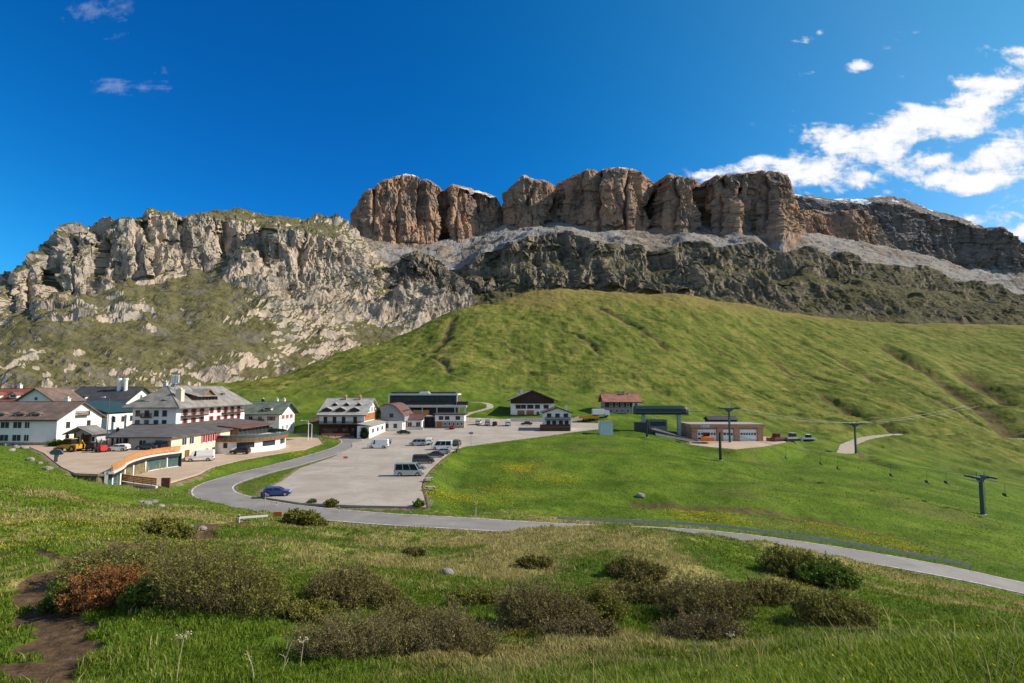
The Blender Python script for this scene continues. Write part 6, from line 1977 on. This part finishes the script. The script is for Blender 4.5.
# --- guardrail along the outer side of the main road
rl = []
p = ROAD_MAIN; d_ = np.gradient(p[:, :2], axis=0); d_ /= np.linalg.norm(d_, axis=1, keepdims=True)
side = np.stack([d_[:, 1], -d_[:, 0]], 1)
for i in range(len(p)):
    u = 512 + p[i][0] / p[i][1] * F_PX
    if p[i][1] < 80 and 547 < u < 985:
        q = p[i][:2] + side[i] * (HALF_W + .55)
        if q[1] < p[i][1]: q = p[i][:2] - side[i] * (HALF_W + .55)
        rl.append(Vector((q[0], q[1], p[i][2] - .02)))
r = thing('guardrail', 'long steel guardrail along the far side of the curving road', 'guardrail', rl[0])
o0 = rl[0]
mb = MB()
prof = [(-.02, .42), (.03, .47), (.03, .54), (-.02, .59), (.03, .64), (.03, .71), (-.02, .76), (-.05, .76), (-.05, .42)]
L2 = [q - o0 for q in rl]
for a, b in zip(L2[:-1], L2[1:]):
    t = (b - a).normalized(); n = Vector((t.y, -t.x, 0))
    vs = [a + n * u + Vector((0, 0, z)) for u, z in prof] + [b + n * u + Vector((0, 0, z)) for u, z in prof]
    k = len(prof); mb.add(vs, [(i, i + k, (i + 1) % k + k, (i + 1) % k) for i in range(k)])
mb.build('rail', M_GALV, r)
mb = None
for i in range(0, len(L2), 2):
    q = L2[i]; m_ = MB(); m_.box(q.x - .05, q.x + .05, q.y + .02, q.y + .12, q.z - .6, q.z + .74); m_.build('post', M_GALV, r)


def marker(label, px, py, h=1.0, col=M_WHITE, name='marker_post', cat='marker post', band=M_BLACK):
    b = hit(px, py)
    r = thing(name, label, cat, b)
    mb = MB(); mb.prism([(-.06, -.05), (.06, -.05), (.04, .06), (-.04, .06)], 'z', -.3, h); mb.build('post', col, r)
    mb = MB(); mb.box(-.065, .065, -.065, .065, h * .72, h * .86); mb.build('band', band, r)
    return r


marker('white marker post on the inside of the hairpin', 276.5, 508.5); marker('white marker post in the grass strip below the car park', 339, 514.5); marker('white marker post on the grass right of the car park strip', 411, 519, .9)
marker('tall yellow topped post where the mound meets the road', 476, 517.5, 2.0, M_WHITE, band=M_YELLOW); marker('white marker post on the outside of the hairpin by the footpath', 239, 523, .9)
b = hit(264, 515); r = thing('pole', 'thin bare pole leaning at the footpath crossing', 'pole', b); mb = MB(); mb.tube([(0, 0, -.3), (.12, 0, 2.6)], .045, 6); mb.build('shaft', simple('weathered_wood', (.35, .31, .26), .9, .3, 3), r); mb = MB(); mb.tube([(.118, 0, 2.58), (.122, 0, 2.66)], .06, 6); mb.build('cap', M_CONC, r)
for px, py, lb in ((277.5, 520, 'small orange warning board at the hairpin beside the green bush'), (345.5, 460.5, 'orange barrier board at the edge between road and car park'), (337, 441, 'small red board at the road junction by the inn')):
    b = hit(px, py) if py > 500 else Vector(on_lot(px, py)); r = thing('sign', lb, 'sign', b)
    mb = MB(); mb.tube([(0, 0, -.2), (0, 0, .9)], .03, 6); mb.build('post', M_GALV, r)
    mb = MB(); mb.box(-.5, .5, -.05, -.02, .45, .95); mb.build('board', M_ORANGE, r)
b = hit(253, 521.5); r = thing('guardrail', 'short pale barrier beam beside the footpath at the hairpin', 'barrier', b, R(22))
mb = MB(); mb.box(-1.5, 1.5, -.05, .05, .4, .62); mb.build('beam', M_WHITE, r)
for x in (-1.2, 1.2):
    mb = MB(); mb.box(x - .05, x + .05, .052, .15, -.4, .6); mb.build('post', M_GALV, r)

# --- lamp posts and poles
def lamp(label, loc, h, arm=1.2, col=M_GALV):
    r = thing('street_lamp', label, 'street lamp', loc)
    mb = MB(); mb.tube([(0, 0, -.5), (0, 0, h)], [.11, .07], 8); mb.build('pole', col, r)
    mb = MB(); mb.tube([(0, 0, h - .1), (-arm * .5, 0, h + .12), (-arm, 0, h + .15)], .04, 6); mb.build('arm', col, r)
    mb = MB(); mb.prism([(-arm - .7, h + .08), (-arm + .1, h + .08), (-arm + .05, h + .26), (-arm - .6, h + .22)], 'y', -.16, .16); mb.build('lamp_head', M_WHITE, r)
    return r
lamp('tall dark lamp post on the gravel yard by the white block', yardv(106.5, 446), 10.6, 1.0, M_STEEL)
lamp('tall white lamp post beside the road right of the hotel', Vector(on_lot(308, 441)), 6.0, 2.0, M_WHITE)
lamp('short white lamp post next to the taller one right of the hotel', Vector(on_lot(311.5, 440)), 4.8, .8, M_WHITE)
r = thing('sign', 'thin metal signpost at the far corner of the grass mound', 'sign', lotv(471, 445.2)); mb = MB(); mb.tube([(0, 0, -.4), (0, 0, 3.9)], .06, 6); mb.build('post', M_GALV, r); mb = MB(); mb.box(-.6, .6, -.06, -.03, 3.1, 3.7); mb.build('board', simple('grey_board', (.3, .3, .3), .5), r)
r = thing('info_board', 'blue grey curved information board on a post at the yard corner', 'information board', hit(56, 463)); h_ = 2.1
mb = MB(); mb.box(-.35, .35, -.12, .12, -.4, 1.45); mb.build('post', simple('grey_post', (.25, .24, .23), .8), r)
mb = MB(); mb.prism([(-1.25, 1.75), (-.9, 1.45), (.9, 1.45), (1.25, 1.75), (.8, 2.25), (0, 2.4), (-.8, 2.25)], 'y', -.15, .15); mb.build('board', simple('blue_grey_panel', (.08, .13, .18), .5), r)

# --- log benches by the mound
def bench(label, loc, deg):
    r = thing('picnic_table', label, 'picnic table', loc, R(deg), 'picnic tables on the mound edge')
    mb = MB()
    for k in range(4): mb.box(-.8, .8, -.38 + k * .2, -.21 + k * .2, .70, .75)
    mb.build('table_top', simple('grey_planks', (.40, .37, .33), .9, .2, 3), r)
    for s in (-.75, .75):
        mb = MB(); mb.box(-.8, .8, s - .13, s + .13, .40, .45); mb.build('seat', simple('grey_planks', (.40, .37, .33), .9, .2, 3), r)
    for x in (-.6, .6):
        mb = MB(); mb.box(x - .04, x + .04, -.85, .85, .33, .398); mb.prism([(-.7, -.3), (-.6, -.3), (-.1, .698), (-.22, .698)], 'x', x - .03, x + .03); mb.prism([(.7, -.3), (.6, -.3), (.1, .698), (.22, .698)], 'x', x - .03, x + .03); mb.build('trestle', T_DARK, r)
    return r
bench('grey picnic table on the mound just below the parked row', hit(428.5, 482), 20); bench('grey picnic table nearest the car park corner', hit(430, 491), -10)
# --- timber seating front before the inn
r = thing('bench', 'long orange brown timber bench along the road in front of the inn', 'bench', Vector(on_lot(334, 437.5)) + Vector((0, 1.5, 0)), R(2))
mb = MB(); mb.box(-4.6, 4.6, -.25, .25, .55, .64); mb.build('seat', timber('bench_boards', (.34, .13, .06), (.4, 5, 5)), r)
mb = MB(); mb.box(-4.6, 4.6, .26, .34, .6, 1.15); mb.build('backrest', timber('bench_boards', (.34, .13, .06), (.4, 5, 5)), r)
for x in (-4.4, -2.2, 0, 2.2, 4.4):
    mb = MB(); mb.box(x - .06, x + .06, -.22, .25, -.4, .548); mb.build('leg', T_DARK, r)


# --- stones
M_STONE = rock_material('field_stone', (.33, .30, .26), (.22, .205, .185), (.1, .11, .03), (.3, .28, .25), 40)
def boulder(label, px, py, size, seed, flat=.7, group='boulders in the grass', rz=0):
    b = hit(px, py)
    bm = bmesh.new(); bmesh.ops.create_icosphere(bm, subdivisions=3, radius=1.0)
    co = np.array([v.co[:] for v in bm.verts])
    n = fbm3(co[:, 0] * 1.1 + seed, co[:, 1] * 1.1, co[:, 2] * 1.1, 3, .55, seed) * .42
    q = np.round(co * 2.2 + seed * .37) / 2.2 - seed * .37 / 2.2
    co = co * (1 + n[:, None]) * .72 + q * .28
    for v, c in zip(bm.verts, co):
        v.co = Vector((c[0] * size, c[1] * size * .8, (c[2] * flat + flat * .45) * size))
    me = bpy.data.meshes.new('boulder'); bm.to_mesh(me); bm.free()
    for nm in ('scree', 'grass', 'snow'):
        me.attributes.new(nm, 'FLOAT', 'POINT')
    o = link('boulder', me, M_STONE); o.location = b + Vector((0, 0, -.1 * size)); o.rotation_euler = (0, 0, rz)
    return tag(o, label, 'boulder', group)
for i, (px, py, s, lb) in enumerate([
        (447, 574, .42, 'single pale boulder alone in the middle of the grassy slope'), (202, 530, .4, 'pale boulder right of the small bush above the footpath'), (190, 528, .3, 'small stone left of the pale boulder above the footpath'),
        (147, 505, .62, 'largest grey rock of the outcrop below the orange railing'), (154, 503, .5, 'middle grey rock of the outcrop below the orange railing'), (161, 507, .45, 'right hand low grey rock of the outcrop below the orange railing'), (141, 503, .4, 'left hand small grey rock of the outcrop below the orange railing'),
        (8, 446, .9, 'pale block at the left end of the boulder row above the yard'), (16, 448, .7, 'second pale block of the boulder row above the yard'), (24, 449, .8, 'third pale block of the boulder row above the yard'), (12, 451, .6, 'low block in front of the boulder row above the yard'),
        (30, 461, .8, 'pale flat block left of the blue grey information board'), (47, 470, .7, 'pink grey block on the bank below the information board'), (40, 464, .5, 'dark block between the two pale blocks on the bank'),
        (67, 608, .16, 'pale stone lying on the brown footpath by the red bush'), (380, 546, .2, 'small grey stone on the slope below the road bend'), (641, 497, .9, 'dark boulder on the green slope below the lift station'), (605, 434, .5, 'grey stone on the grass in front of the pale cabin')]):
    boulder(lb, px, py, s, 3 + i, .65, rz=i * 1.1)
# ------------------------------------------------------------------ shrubs, grass, flowers
def leaf_material(name, a, b, rough=.6, trans=.25):
    m, t = new_mat(name)
    c = t.mix(t.attr('tone'), a, b)
    d = t.n('ShaderNodeBsdfPrincipled', {'Base Color': c, 'Roughness': rough, 'Specular IOR Level': .15})
    tl = t.n('ShaderNodeBsdfTranslucent', {'Color': c})
    mx = t.n('ShaderNodeMixShader', {0: trans, 1: d.outputs[0], 2: tl.outputs[0]})
    o = t.n('ShaderNodeOutputMaterial'); t.t.links.new(mx.outputs[0], o.inputs[0])
    return m


L_OLIVE = leaf_material('willow_leaf_olive', (.12, .125, .020), (.23, .22, .042)); L_BROWN = leaf_material('willow_bud_brown', (.125, .108, .032), (.215, .185, .05)); L_RED = leaf_material('willow_bud_red', (.17, .06, .018), (.34, .15, .04))
L_GREEN = leaf_material('shrub_leaf_green', (.06, .105, .012), (.17, .23, .03)); L_DARK = leaf_material('conifer_needles', (.010, .026, .007), (.035, .06, .014)); L_PURPLE = leaf_material('bare_twig_purple', (.12, .095, .042), (.20, .16, .065))
M_TWIG = simple('twig_bark', (.13, .095, .07), .9, .35, 5); M_TWIGG = simple('grey_twig_bark', (.16, .125, .09), .9, .35, 5)


def tubes3(P0, P1, r0, r1):
    """many thin three sided sticks at once"""
    d = P1 - P0; d /= np.linalg.norm(d, axis=1, keepdims=True) + 1e-9
    u = np.cross(d, np.array([.31, .77, .55])); u /= np.linalg.norm(u, axis=1, keepdims=True) + 1e-9
    w = np.cross(d, u)
    vs = []
    for Q, rr in ((P0, r0), (P1, r1)):
        for k in range(3):
            a = 2 * math.pi * k / 3
            vs.append(Q + (u * math.cos(a) + w * math.sin(a)) * rr[:, None])
    V = np.stack(vs, 1).reshape(-1, 3)
    b = np.arange(len(P0))[:, None, None] * 6
    f = np.array([[0, 1, 4, 3], [1, 2, 5, 4], [2, 0, 3, 5]])[None] + b
    return V, f.reshape(-1, 4)


def leaves(C, size, tone, up=.3):
    n = len(C)
    a = rng.normal(size=(n, 3)); a[:, 2] += up; a /= np.linalg.norm(a, axis=1, keepdims=True)
    b = np.cross(a, rng.normal(size=(n, 3))); b /= np.linalg.norm(b, axis=1, keepdims=True) + 1e-9
    s = (size * (.6 + .8 * rng.random(n)))[:, None]
    V = np.stack([C - a * s * .1, C + a * s * .5 + b * s * .28, C + a * s * 1.1, C + a * s * .5 - b * s * .28], 1).reshape(-1, 3)
    f = (np.arange(n)[:, None] * 4 + np.arange(4)[None])
    return V, f, np.repeat(tone, 4)


def shrub(label, px, py, wpx, hpx, leaf, n_stem=150, leafy=1.0, twig=M_TWIG, seed=1, name='shrub', cat='shrub', group='willow shrubs on the near slope', dome=1.0, leaf_size=None, at=None):
    b = at if at is not None else hit(px, py)
    global rng
    keep = rng; rng = np.random.default_rng(seed + 100)
    s = math.hypot(b.x, b.y) / F_PX
    W, H = wpx * s * 1.08, hpx * s * .84
    D = min(W * .8, H * 2.2)
    root = thing(name, label, cat, (b.x, b.y + D * .33, b.z - .05), 0, group)
    n = n_stem
    ang, rad = rng.random(n) * 2 * math.pi, np.sqrt(rng.random(n))
    base = np.stack([np.cos(ang) * rad * W * .36, np.sin(ang) * rad * D * .36, np.zeros(n)], 1)
    gzv = ground_z(base[:, 0] + root.location.x, base[:, 1] + root.location.y) - root.location.z
    base[:, 2] = gzv - .05
    lump = 1 + .55 * fbm2(np.cos(ang) * 1.6 + seed, np.sin(ang) * 1.6 + rad * 2, 3, .6, seed)
    hgt = H * np.sqrt(np.clip(1 - (rad * .92) ** 2 * .85, .05, 1)) * lump * (.72 + .34 * rng.random(n)) * dome
    tip = base + np.stack([np.cos(ang) * rad * W * .13, np.sin(ang) * rad * D * .13, hgt], 1) + rng.normal(size=(n, 3)) * [W * .03, D * .03, H * .04]
    tip[:, 2] = np.maximum(tip[:, 2], base[:, 2] + .1 * H)
    mid = (base + tip) / 2 + np.stack([np.cos(ang), np.sin(ang), np.zeros(n)], 1) * (rad * W * .05)[:, None] + rng.normal(size=(n, 3)) * W * .015
    r0 = np.full(n, max(.010, .30 * s)); 
    sticks = [(base, mid, r0, r0 * .8), (mid, tip, r0 * .8, r0 * .35)]
    ends = []
    for k in range(5):
        f = rng.random(n)[:, None] * .75 + .2
        p0 = mid * (1 - f) + tip * f if k < 3 else base * (1 - f) + mid * f
        L = H * (.14 + .2 * rng.random(n))[:, None]
        dr = rng.normal(size=(n, 3)) * [1, 1, .5] + np.stack([np.cos(ang) * rad, np.sin(ang) * rad, np.full(n, 1.0)], 1)
        dr /= np.linalg.norm(dr, axis=1, keepdims=True)
        p1 = p0 + dr * L
        sticks.append((p0, p1, r0 * .5, r0 * .25)); ends.append((p0, p1))
    V, F, off = [], [], 0
    for st_ in sticks:
        v, f = tubes3(*st_); V.append(v); F.append(f + off); off += len(v)
    link('stems', np_mesh('stems', np.vstack(V), np.vstack(F), True), twig, root)
    C, T = [], []
    per = max(1, int(10 * leafy))
    for p0, p1 in ends + [(mid, tip)] * 2:
        for k in range(per):
            f = rng.random(len(p0))[:, None] ** .6
            C.append(p0 * (1 - f) + p1 * f + rng.normal(size=p0.shape) * .018 * H); T.append(np.clip(rng.normal(.5, .25, len(p0)), 0, 1))
    C = np.vstack(C); T = np.hstack(T)
    T = np.clip(T + .35 * fbm3(C[:, 0] / (W * .2 + .01), C[:, 1] / (W * .2 + .01), C[:, 2] / (H * .4 + .01), 2, .5, seed), 0, 1)
    if len(C):
        v, f, t = leaves(C, leaf_size or max(.035, 1.7 * s), T)
        link('foliage', np_mesh('foliage', v, f, False, {'tone': t}), leaf, root)
    rng = keep
    return root


shrub('largest olive green willow shrub in the left foreground', 200, 615, 108, 66, L_OLIVE, 330, .9, seed=1)
shrub('wide olive brown willow shrub behind the red one', 128, 588, 130, 40, L_OLIVE, 300, .7, seed=2)
shrub('rust red willow shrub beside the brown footpath', 98, 611, 78, 36, L_RED, 260, .95, seed=3)
shrub('small bright green shrub tucked against the right end of the red shrub', 138, 612, 34, 27, L_GREEN, 120, 1.0, seed=4)
shrub('low green shrub left of the red shrub at the path edge', 62, 612, 44, 22, L_GREEN, 110, .8, seed=31)
shrub('brown green willow shrub behind the two bare ones left of centre', 347, 613, 84, 38, L_BROWN, 240, .8, seed=5)
shrub('broad bare brown willow thicket nearest the bottom edge left of centre', 345, 661, 112, 50, L_BROWN, 330, .6, M_TWIGG, 6)
shrub('grey brown bare willow thicket right of the broadest bare thicket', 447, 656, 88, 50, L_BROWN, 260, .55, M_TWIGG, 7)
shrub('rounded brown willow shrub in the middle of the foreground', 548, 632, 96, 52, L_BROWN, 300, .7, seed=8)
shrub('yellow green shrub against the right side of the rounded brown one', 603, 622, 46, 36, L_OLIVE, 130, .8, seed=9)
shrub('low bare purple shrub at the foot of the rounded brown one', 582, 640, 80, 22, L_PURPLE, 170, .5, M_TWIGG, 10)
shrub('small flat green shrub above the footpath below the grey rocks', 160, 537, 38, 17, L_OLIVE, 130, .9, seed=11)
shrub('dark green shrub below the right hand road, left of its paler twin', 800, 580, 50, 26, L_OLIVE, 170, .9, seed=12)
shrub('bright green shrub below the right hand road, right of the darker one', 838, 588, 46, 22, L_GREEN, 170, 1.0, seed=13)
shrub('dark brown green shrub lowest on the right, in a hollow of the slope', 848, 628, 64, 31, L_OLIVE, 200, .8, seed=14)
shrub('brown willow shrub right of centre above the low purple one', 715, 622, 88, 40, L_BROWN, 230, .7, seed=15)
shrub('low purple brown thicket nearest the grassy rim right of centre', 706, 641, 84, 26, L_PURPLE, 200, .45, M_TWIGG, 16)
shrub('brown low shrub on the knoll just below the guardrail', 640, 584, 58, 20, L_BROWN, 150, .7, seed=17)
shrub('tiny brown shrub on the knoll left of the low brown one', 535, 568, 34, 11, L_BROWN, 90, .8, seed=18)
shrub('rounded green shrub at the road edge by the hairpin', 302, 526, 36, 13, L_OLIVE, 160, 1.0, seed=19)
shrub('low green patch of shrub right of the largest olive shrub', 275, 607, 40, 15, L_GREEN, 110, .9, seed=20)
shrub('dark brown stump like shrub on the slope left of the lone boulder', 413, 556, 18, 8, L_PURPLE, 70, .8, seed=21)
shrub('low olive shrub in the dip left of the rounded brown willow', 478, 606, 62, 18, L_OLIVE, 130, .7, seed=41)
shrub('low olive brown shrub between the rounded brown willow and the knoll shrub', 648, 606, 80, 24, L_BROWN, 170, .7, seed=42)
shrub('low brown shrub below the two green shrubs by the right hand road', 770, 606, 70, 22, L_BROWN, 160, .7, seed=43)
shrub('low olive shrub behind the broad bare thicket at its left', 300, 622, 64, 22, L_OLIVE, 150, .7, seed=44)
shrub('low brown shrub joining the two bare thickets left of centre', 402, 640, 70, 34, L_BROWN, 190, .6, seed=45)
GS = 'shrubs in the grass strip'
shrub('little dark shrub in the grass strip below the car park', 330, 507, 11, 6, L_OLIVE, 60, 1, seed=22, group=GS)
shrub('little pale green shrub in the grass strip near the blue car', 311, 505.5, 7, 5, L_GREEN, 40, 1, seed=23, group=GS)
shrub('little pale green shrub at the right end of the grass strip', 418, 508.5, 8, 8, L_GREEN, 40, 1, seed=24, group=GS)
GE = 'dark evergreens by the houses'
shrub('dark evergreen bush at the corner of the inn, the left of two', 358, 438.5, 6, 11, L_DARK, 80, 1.6, seed=25, group=GE, cat='bush', dome=1.15, leaf_size=.3)
shrub('dark evergreen bush beside the white annexe, the right of two', 364, 439, 5, 10, L_DARK, 80, 1.6, seed=26, group=GE, cat='bush', dome=1.15, leaf_size=.3)
shrub('dark tree at the right end of the rust roofed house', 629, 413, 7, 14, L_DARK, 90, 1.6, seed=27, group=GE, cat='tree', name='tree', dome=1.2, leaf_size=.35)
shrub('green bush behind the yellow digger, by the white gable', 82, 445.5, 10, 7, L_GREEN, 70, 1.4, seed=28, group=GE, cat='bush', leaf_size=.2, at=Vector((-98.6, 127.5, 4.6)))
shrub('green bush left of the yellow digger under the windows', 60, 445, 10, 6, L_GREEN, 70, 1.4, seed=29, group=GE, cat='bush', leaf_size=.2, at=Vector((-101.5, 127.3, 4.6)))


# --- grass blades: one object each for what nobody could count
def dry_of(X, Y):
    n1 = fbm2(X / 6, Y / 6, 4, .55, 41); n2 = fbm2(X / 22, Y / 22, 3, .5, 47)
    r = np.hypot(X, Y); A = np.arctan2(X, Y)
    d = np.clip(.33 + .54 * n1 + .55 * n2, 0, 1)
    d = d * (1 - .8 * (1 - sstep(8, 14, r)) * sstep(-.2, .1, A))
    return d + .24 * sstep(14, 50, r) * (1 - sstep(70, 90, r))


G_BLADE, _t = new_mat('grass_blade')
_g = _t.mix(_t.attr('tone'), (.055, .105, .008), (.21, .275, .03))
_d = _t.mix(_t.attr('tone'), (.20, .165, .05), (.48, .41, .18))
_c = _t.mix(_t.attr('dry'), _g, _d)
_p1 = _t.n('ShaderNodeBsdfPrincipled', {'Base Color': _c, 'Roughness': .55, 'Specular IOR Level': .12})
_p2 = _t.n('ShaderNodeBsdfTranslucent', {'Color': _c})
_mx = _t.n('ShaderNodeMixShader', {0: .35, 1: _p1.outputs[0], 2: _p2.outputs[0]})
_o = _t.n('ShaderNodeOutputMaterial'); _t.t.links.new(_mx.outputs[0], _o.inputs[0])


def grass(name, label, n, r0, r1, a0, a1, h, w, lush=0.0, clump=0.0, segs=2, dry_bias=0.0):
    az = rng.uniform(a0, a1, n); r = np.exp(rng.uniform(math.log(r0), math.log(r1), n))
    if clump:
        k = n // 14
        caz = rng.uniform(a0, a1, k); cr = np.exp(rng.uniform(math.log(r0), math.log(r1), k))
        i = rng.integers(0, k, n)
        X = cr[i] * np.sin(caz[i]) + rng.normal(size=n) * clump * (1 + cr[i] / 40); Y = cr[i] * np.cos(caz[i]) + rng.normal(size=n) * clump * (1 + cr[i] / 40)
    else:
        X, Y = r * np.sin(az), r * np.cos(az)
    Z, at = ground_z(X, Y, want=True)
    bad = (at['soil'] > .45) | (at['gravel'] > .3) | (at['verge'] > .6)
    m = Y > 40
    if m.any():
        d, _ = poly_dist(X[m], Y[m], ROAD_MAIN); bb = np.zeros(n, bool); bb[m] = d < HALF_W + .25; bad |= bb
        for pp in (LOT, FORE, YARD):
            q = np.zeros(n, bool); q[m] = in_poly(X[m], Y[m], pp); bad |= q
    X, Y, Z = X[~bad], Y[~bad], Z[~bad]; n = len(X)
    R_ = np.hypot(X, Y)
    dry = dry_of(X, Y) + dry_bias
    patch = fbm2(X / 1.6, Y / 1.6, 3, .6, 91)
    isdry = np.clip(sstep(.40, .66, dry + .3 * patch + rng.normal(size=n) * .13), 0, 1)
    hh = (h[0] + (h[1] - h[0]) * rng.random(n)) * (1 + .55 * patch) * (1 + .25 * isdry)
    ww = np.maximum(w, R_ * .00075) * (.7 + .6 * rng.random(n))
    th = rng.random(n) * 2 * math.pi
    side = np.stack([np.cos(th), np.sin(th), np.zeros(n)], 1)
    bend = rng.random(n) * 2 * math.pi
    lean = np.stack([np.cos(bend), np.sin(bend), np.zeros(n)], 1) * (hh * (.15 + .75 * rng.random(n) ** 1.5))[:, None]
    b = np.stack([X, Y, Z - .015], 1); up = np.array([0, 0, 1.0])
    mid = b + up * (hh * .62)[:, None] + lean * .35; tip = b + up * hh[:, None] * .96 + lean
    s = side * ww[:, None]
    tone = np.clip(.42 + .30 * rng.normal(size=n) + .35 * patch + lush, 0, 1)
    if segs == 2:
        V = np.stack([b - s, b + s, mid + s * .75, mid - s * .75, tip], 1).reshape(-1, 3)
        f = np.array([[0, 1, 2], [0, 2, 3], [3, 2, 4]]); k = 5
    else:
        V = np.stack([b - s, b + s, tip], 1).reshape(-1, 3); f = np.array([[0, 1, 2]]); k = 3
    F = (f[None] + (np.arange(n) * k)[:, None, None]).reshape(-1, 3)
    me = np_mesh(name, V, F, False, {'tone': np.repeat(tone, k), 'dry': np.repeat(isdry, k)})
    o = link(name, me, G_BLADE, kind='stuff')
    o['label'] = label; o['category'] = 'grass'
    return o


grass('grass', 'long green grass blades on the rim of the slope nearest the camera', 170000, 2.6, 9.5, -.55, .86, (.05, .15), .0055, .40, 0, 2, -.35)
grass('grass', 'mixed green and dry grass tufts over the near slope', 230000, 9, 34, -.80, .86, (.09, .24), .009, 0, .10)
grass('grass', 'short dry and green grass over the slope below the road', 230000, 28, 82, -.80, .86, (.10, .28), .02, 0, .25, 1)
grass('grass', 'meadow grass beyond the road and on the mound', 160000, 72, 240, -.80, .86, (.07, .2), .05, .12, .6, 1, -.3)
grass('grass', 'tall dry stems standing above the near grass', 2600, 4, 26, -.75, .86, (.14, .32), .003, .1, .2, 2, .6)


def flower_patch():
    C = []
    for px, py, rad, wt in FLOWERS:
        hb = hit(px, py)
        if rad > 20: continue
        n = int(260 * wt * min(rad, 8)) if rad > 2 else 240
        q = rng.normal(size=(n, 2)) * rad * .55
        C.append(np.stack([hb.x + q[:, 0], hb.y + q[:, 1] * 1.2], 1))
    n = 110; a, r = rng.uniform(.2, .8, n), rng.uniform(3.4, 6.5, n)
    C.append(np.stack([r * np.sin(a), r * np.cos(a)], 1))
    C = np.vstack(C)
    d, _ = poly_dist(C[:, 0], C[:, 1], ROAD_MAIN)
    C = C[(d > HALF_W + .6)]
    z = ground_z(C[:, 0], C[:, 1]); r = np.hypot(C[:, 0], C[:, 1])
    P3 = np.stack([C[:, 0], C[:, 1], z + .10 + .12 * rng.random(len(z))], 1)
    V, f, t = leaves(P3, np.clip(r * .0014, .018, .14), rng.random(len(z)), 1.2)
    o = link('wildflowers', np_mesh('wildflowers', V, f, False, {'tone': t}), leaf_material('buttercup', (.60, .36, .008), (.75, .58, .02)), kind='stuff')
    o['label'] = 'yellow marsh marigolds and buttercups scattered in the meadow'; o['category'] = 'flowers'
flower_patch()


def stalk(label, px, py, h, lean, seed, umbel=True):
    b = hit(px, py); r = thing('dry_stalk', label, 'dry plant', b, 0, 'dry stalks in the foreground')
    m = simple('dead_stem', (.42, .36, .25), .9, .2, 8)
    t = Vector((lean, .05, h))
    mb = MB(); mb.tube([(0, 0, -.05), (lean * .35, .02, h * .5), tuple(t)], [.012, .009, .007], 6); mb.build('stem', m, r)
    mb = MB(); g = random.Random(seed)
    for k in range(11 if umbel else 5):
        a = g.random() * 6.28; e = .10 + .06 * g.random()
        q = t + Vector((math.cos(a) * e, math.sin(a) * e, .06 + .07 * g.random())) if umbel else Vector((lean * .4, 0, h * (.3 + .13 * k)))
        p = t if umbel else q
        if not umbel: q = p + Vector((math.cos(a) * .16, math.sin(a) * .16, .12))
        mb.tube([tuple(p), tuple(q)], .004, 4)
        if umbel: mb.tube([tuple(q), tuple(q + Vector((0, 0, .02)))], [.022, .012], 6)
    mb.build('seed_head' if umbel else 'side_twigs', m, r)
stalk('dry umbel stalk standing alone near the bottom left edge', 176, 683, .95, .10, 1)
stalk('bent dry twig right of the lone umbel stalk', 255, 683, .7, -.25, 2, False)
stalk('dry branching stem left of the dry umbel by the bare thicket', 282, 676, .8, .2, 3, False)
stalk('dry umbel stalk in front of the broad bare thicket', 300, 672, .7, .05, 4)
stalk('dry leaning stem on the grassy rim right of centre', 690, 662, .55, .3, 5, False)
stalk('short dry umbel on the grassy rim right of centre', 735, 655, .5, -.08, 6)
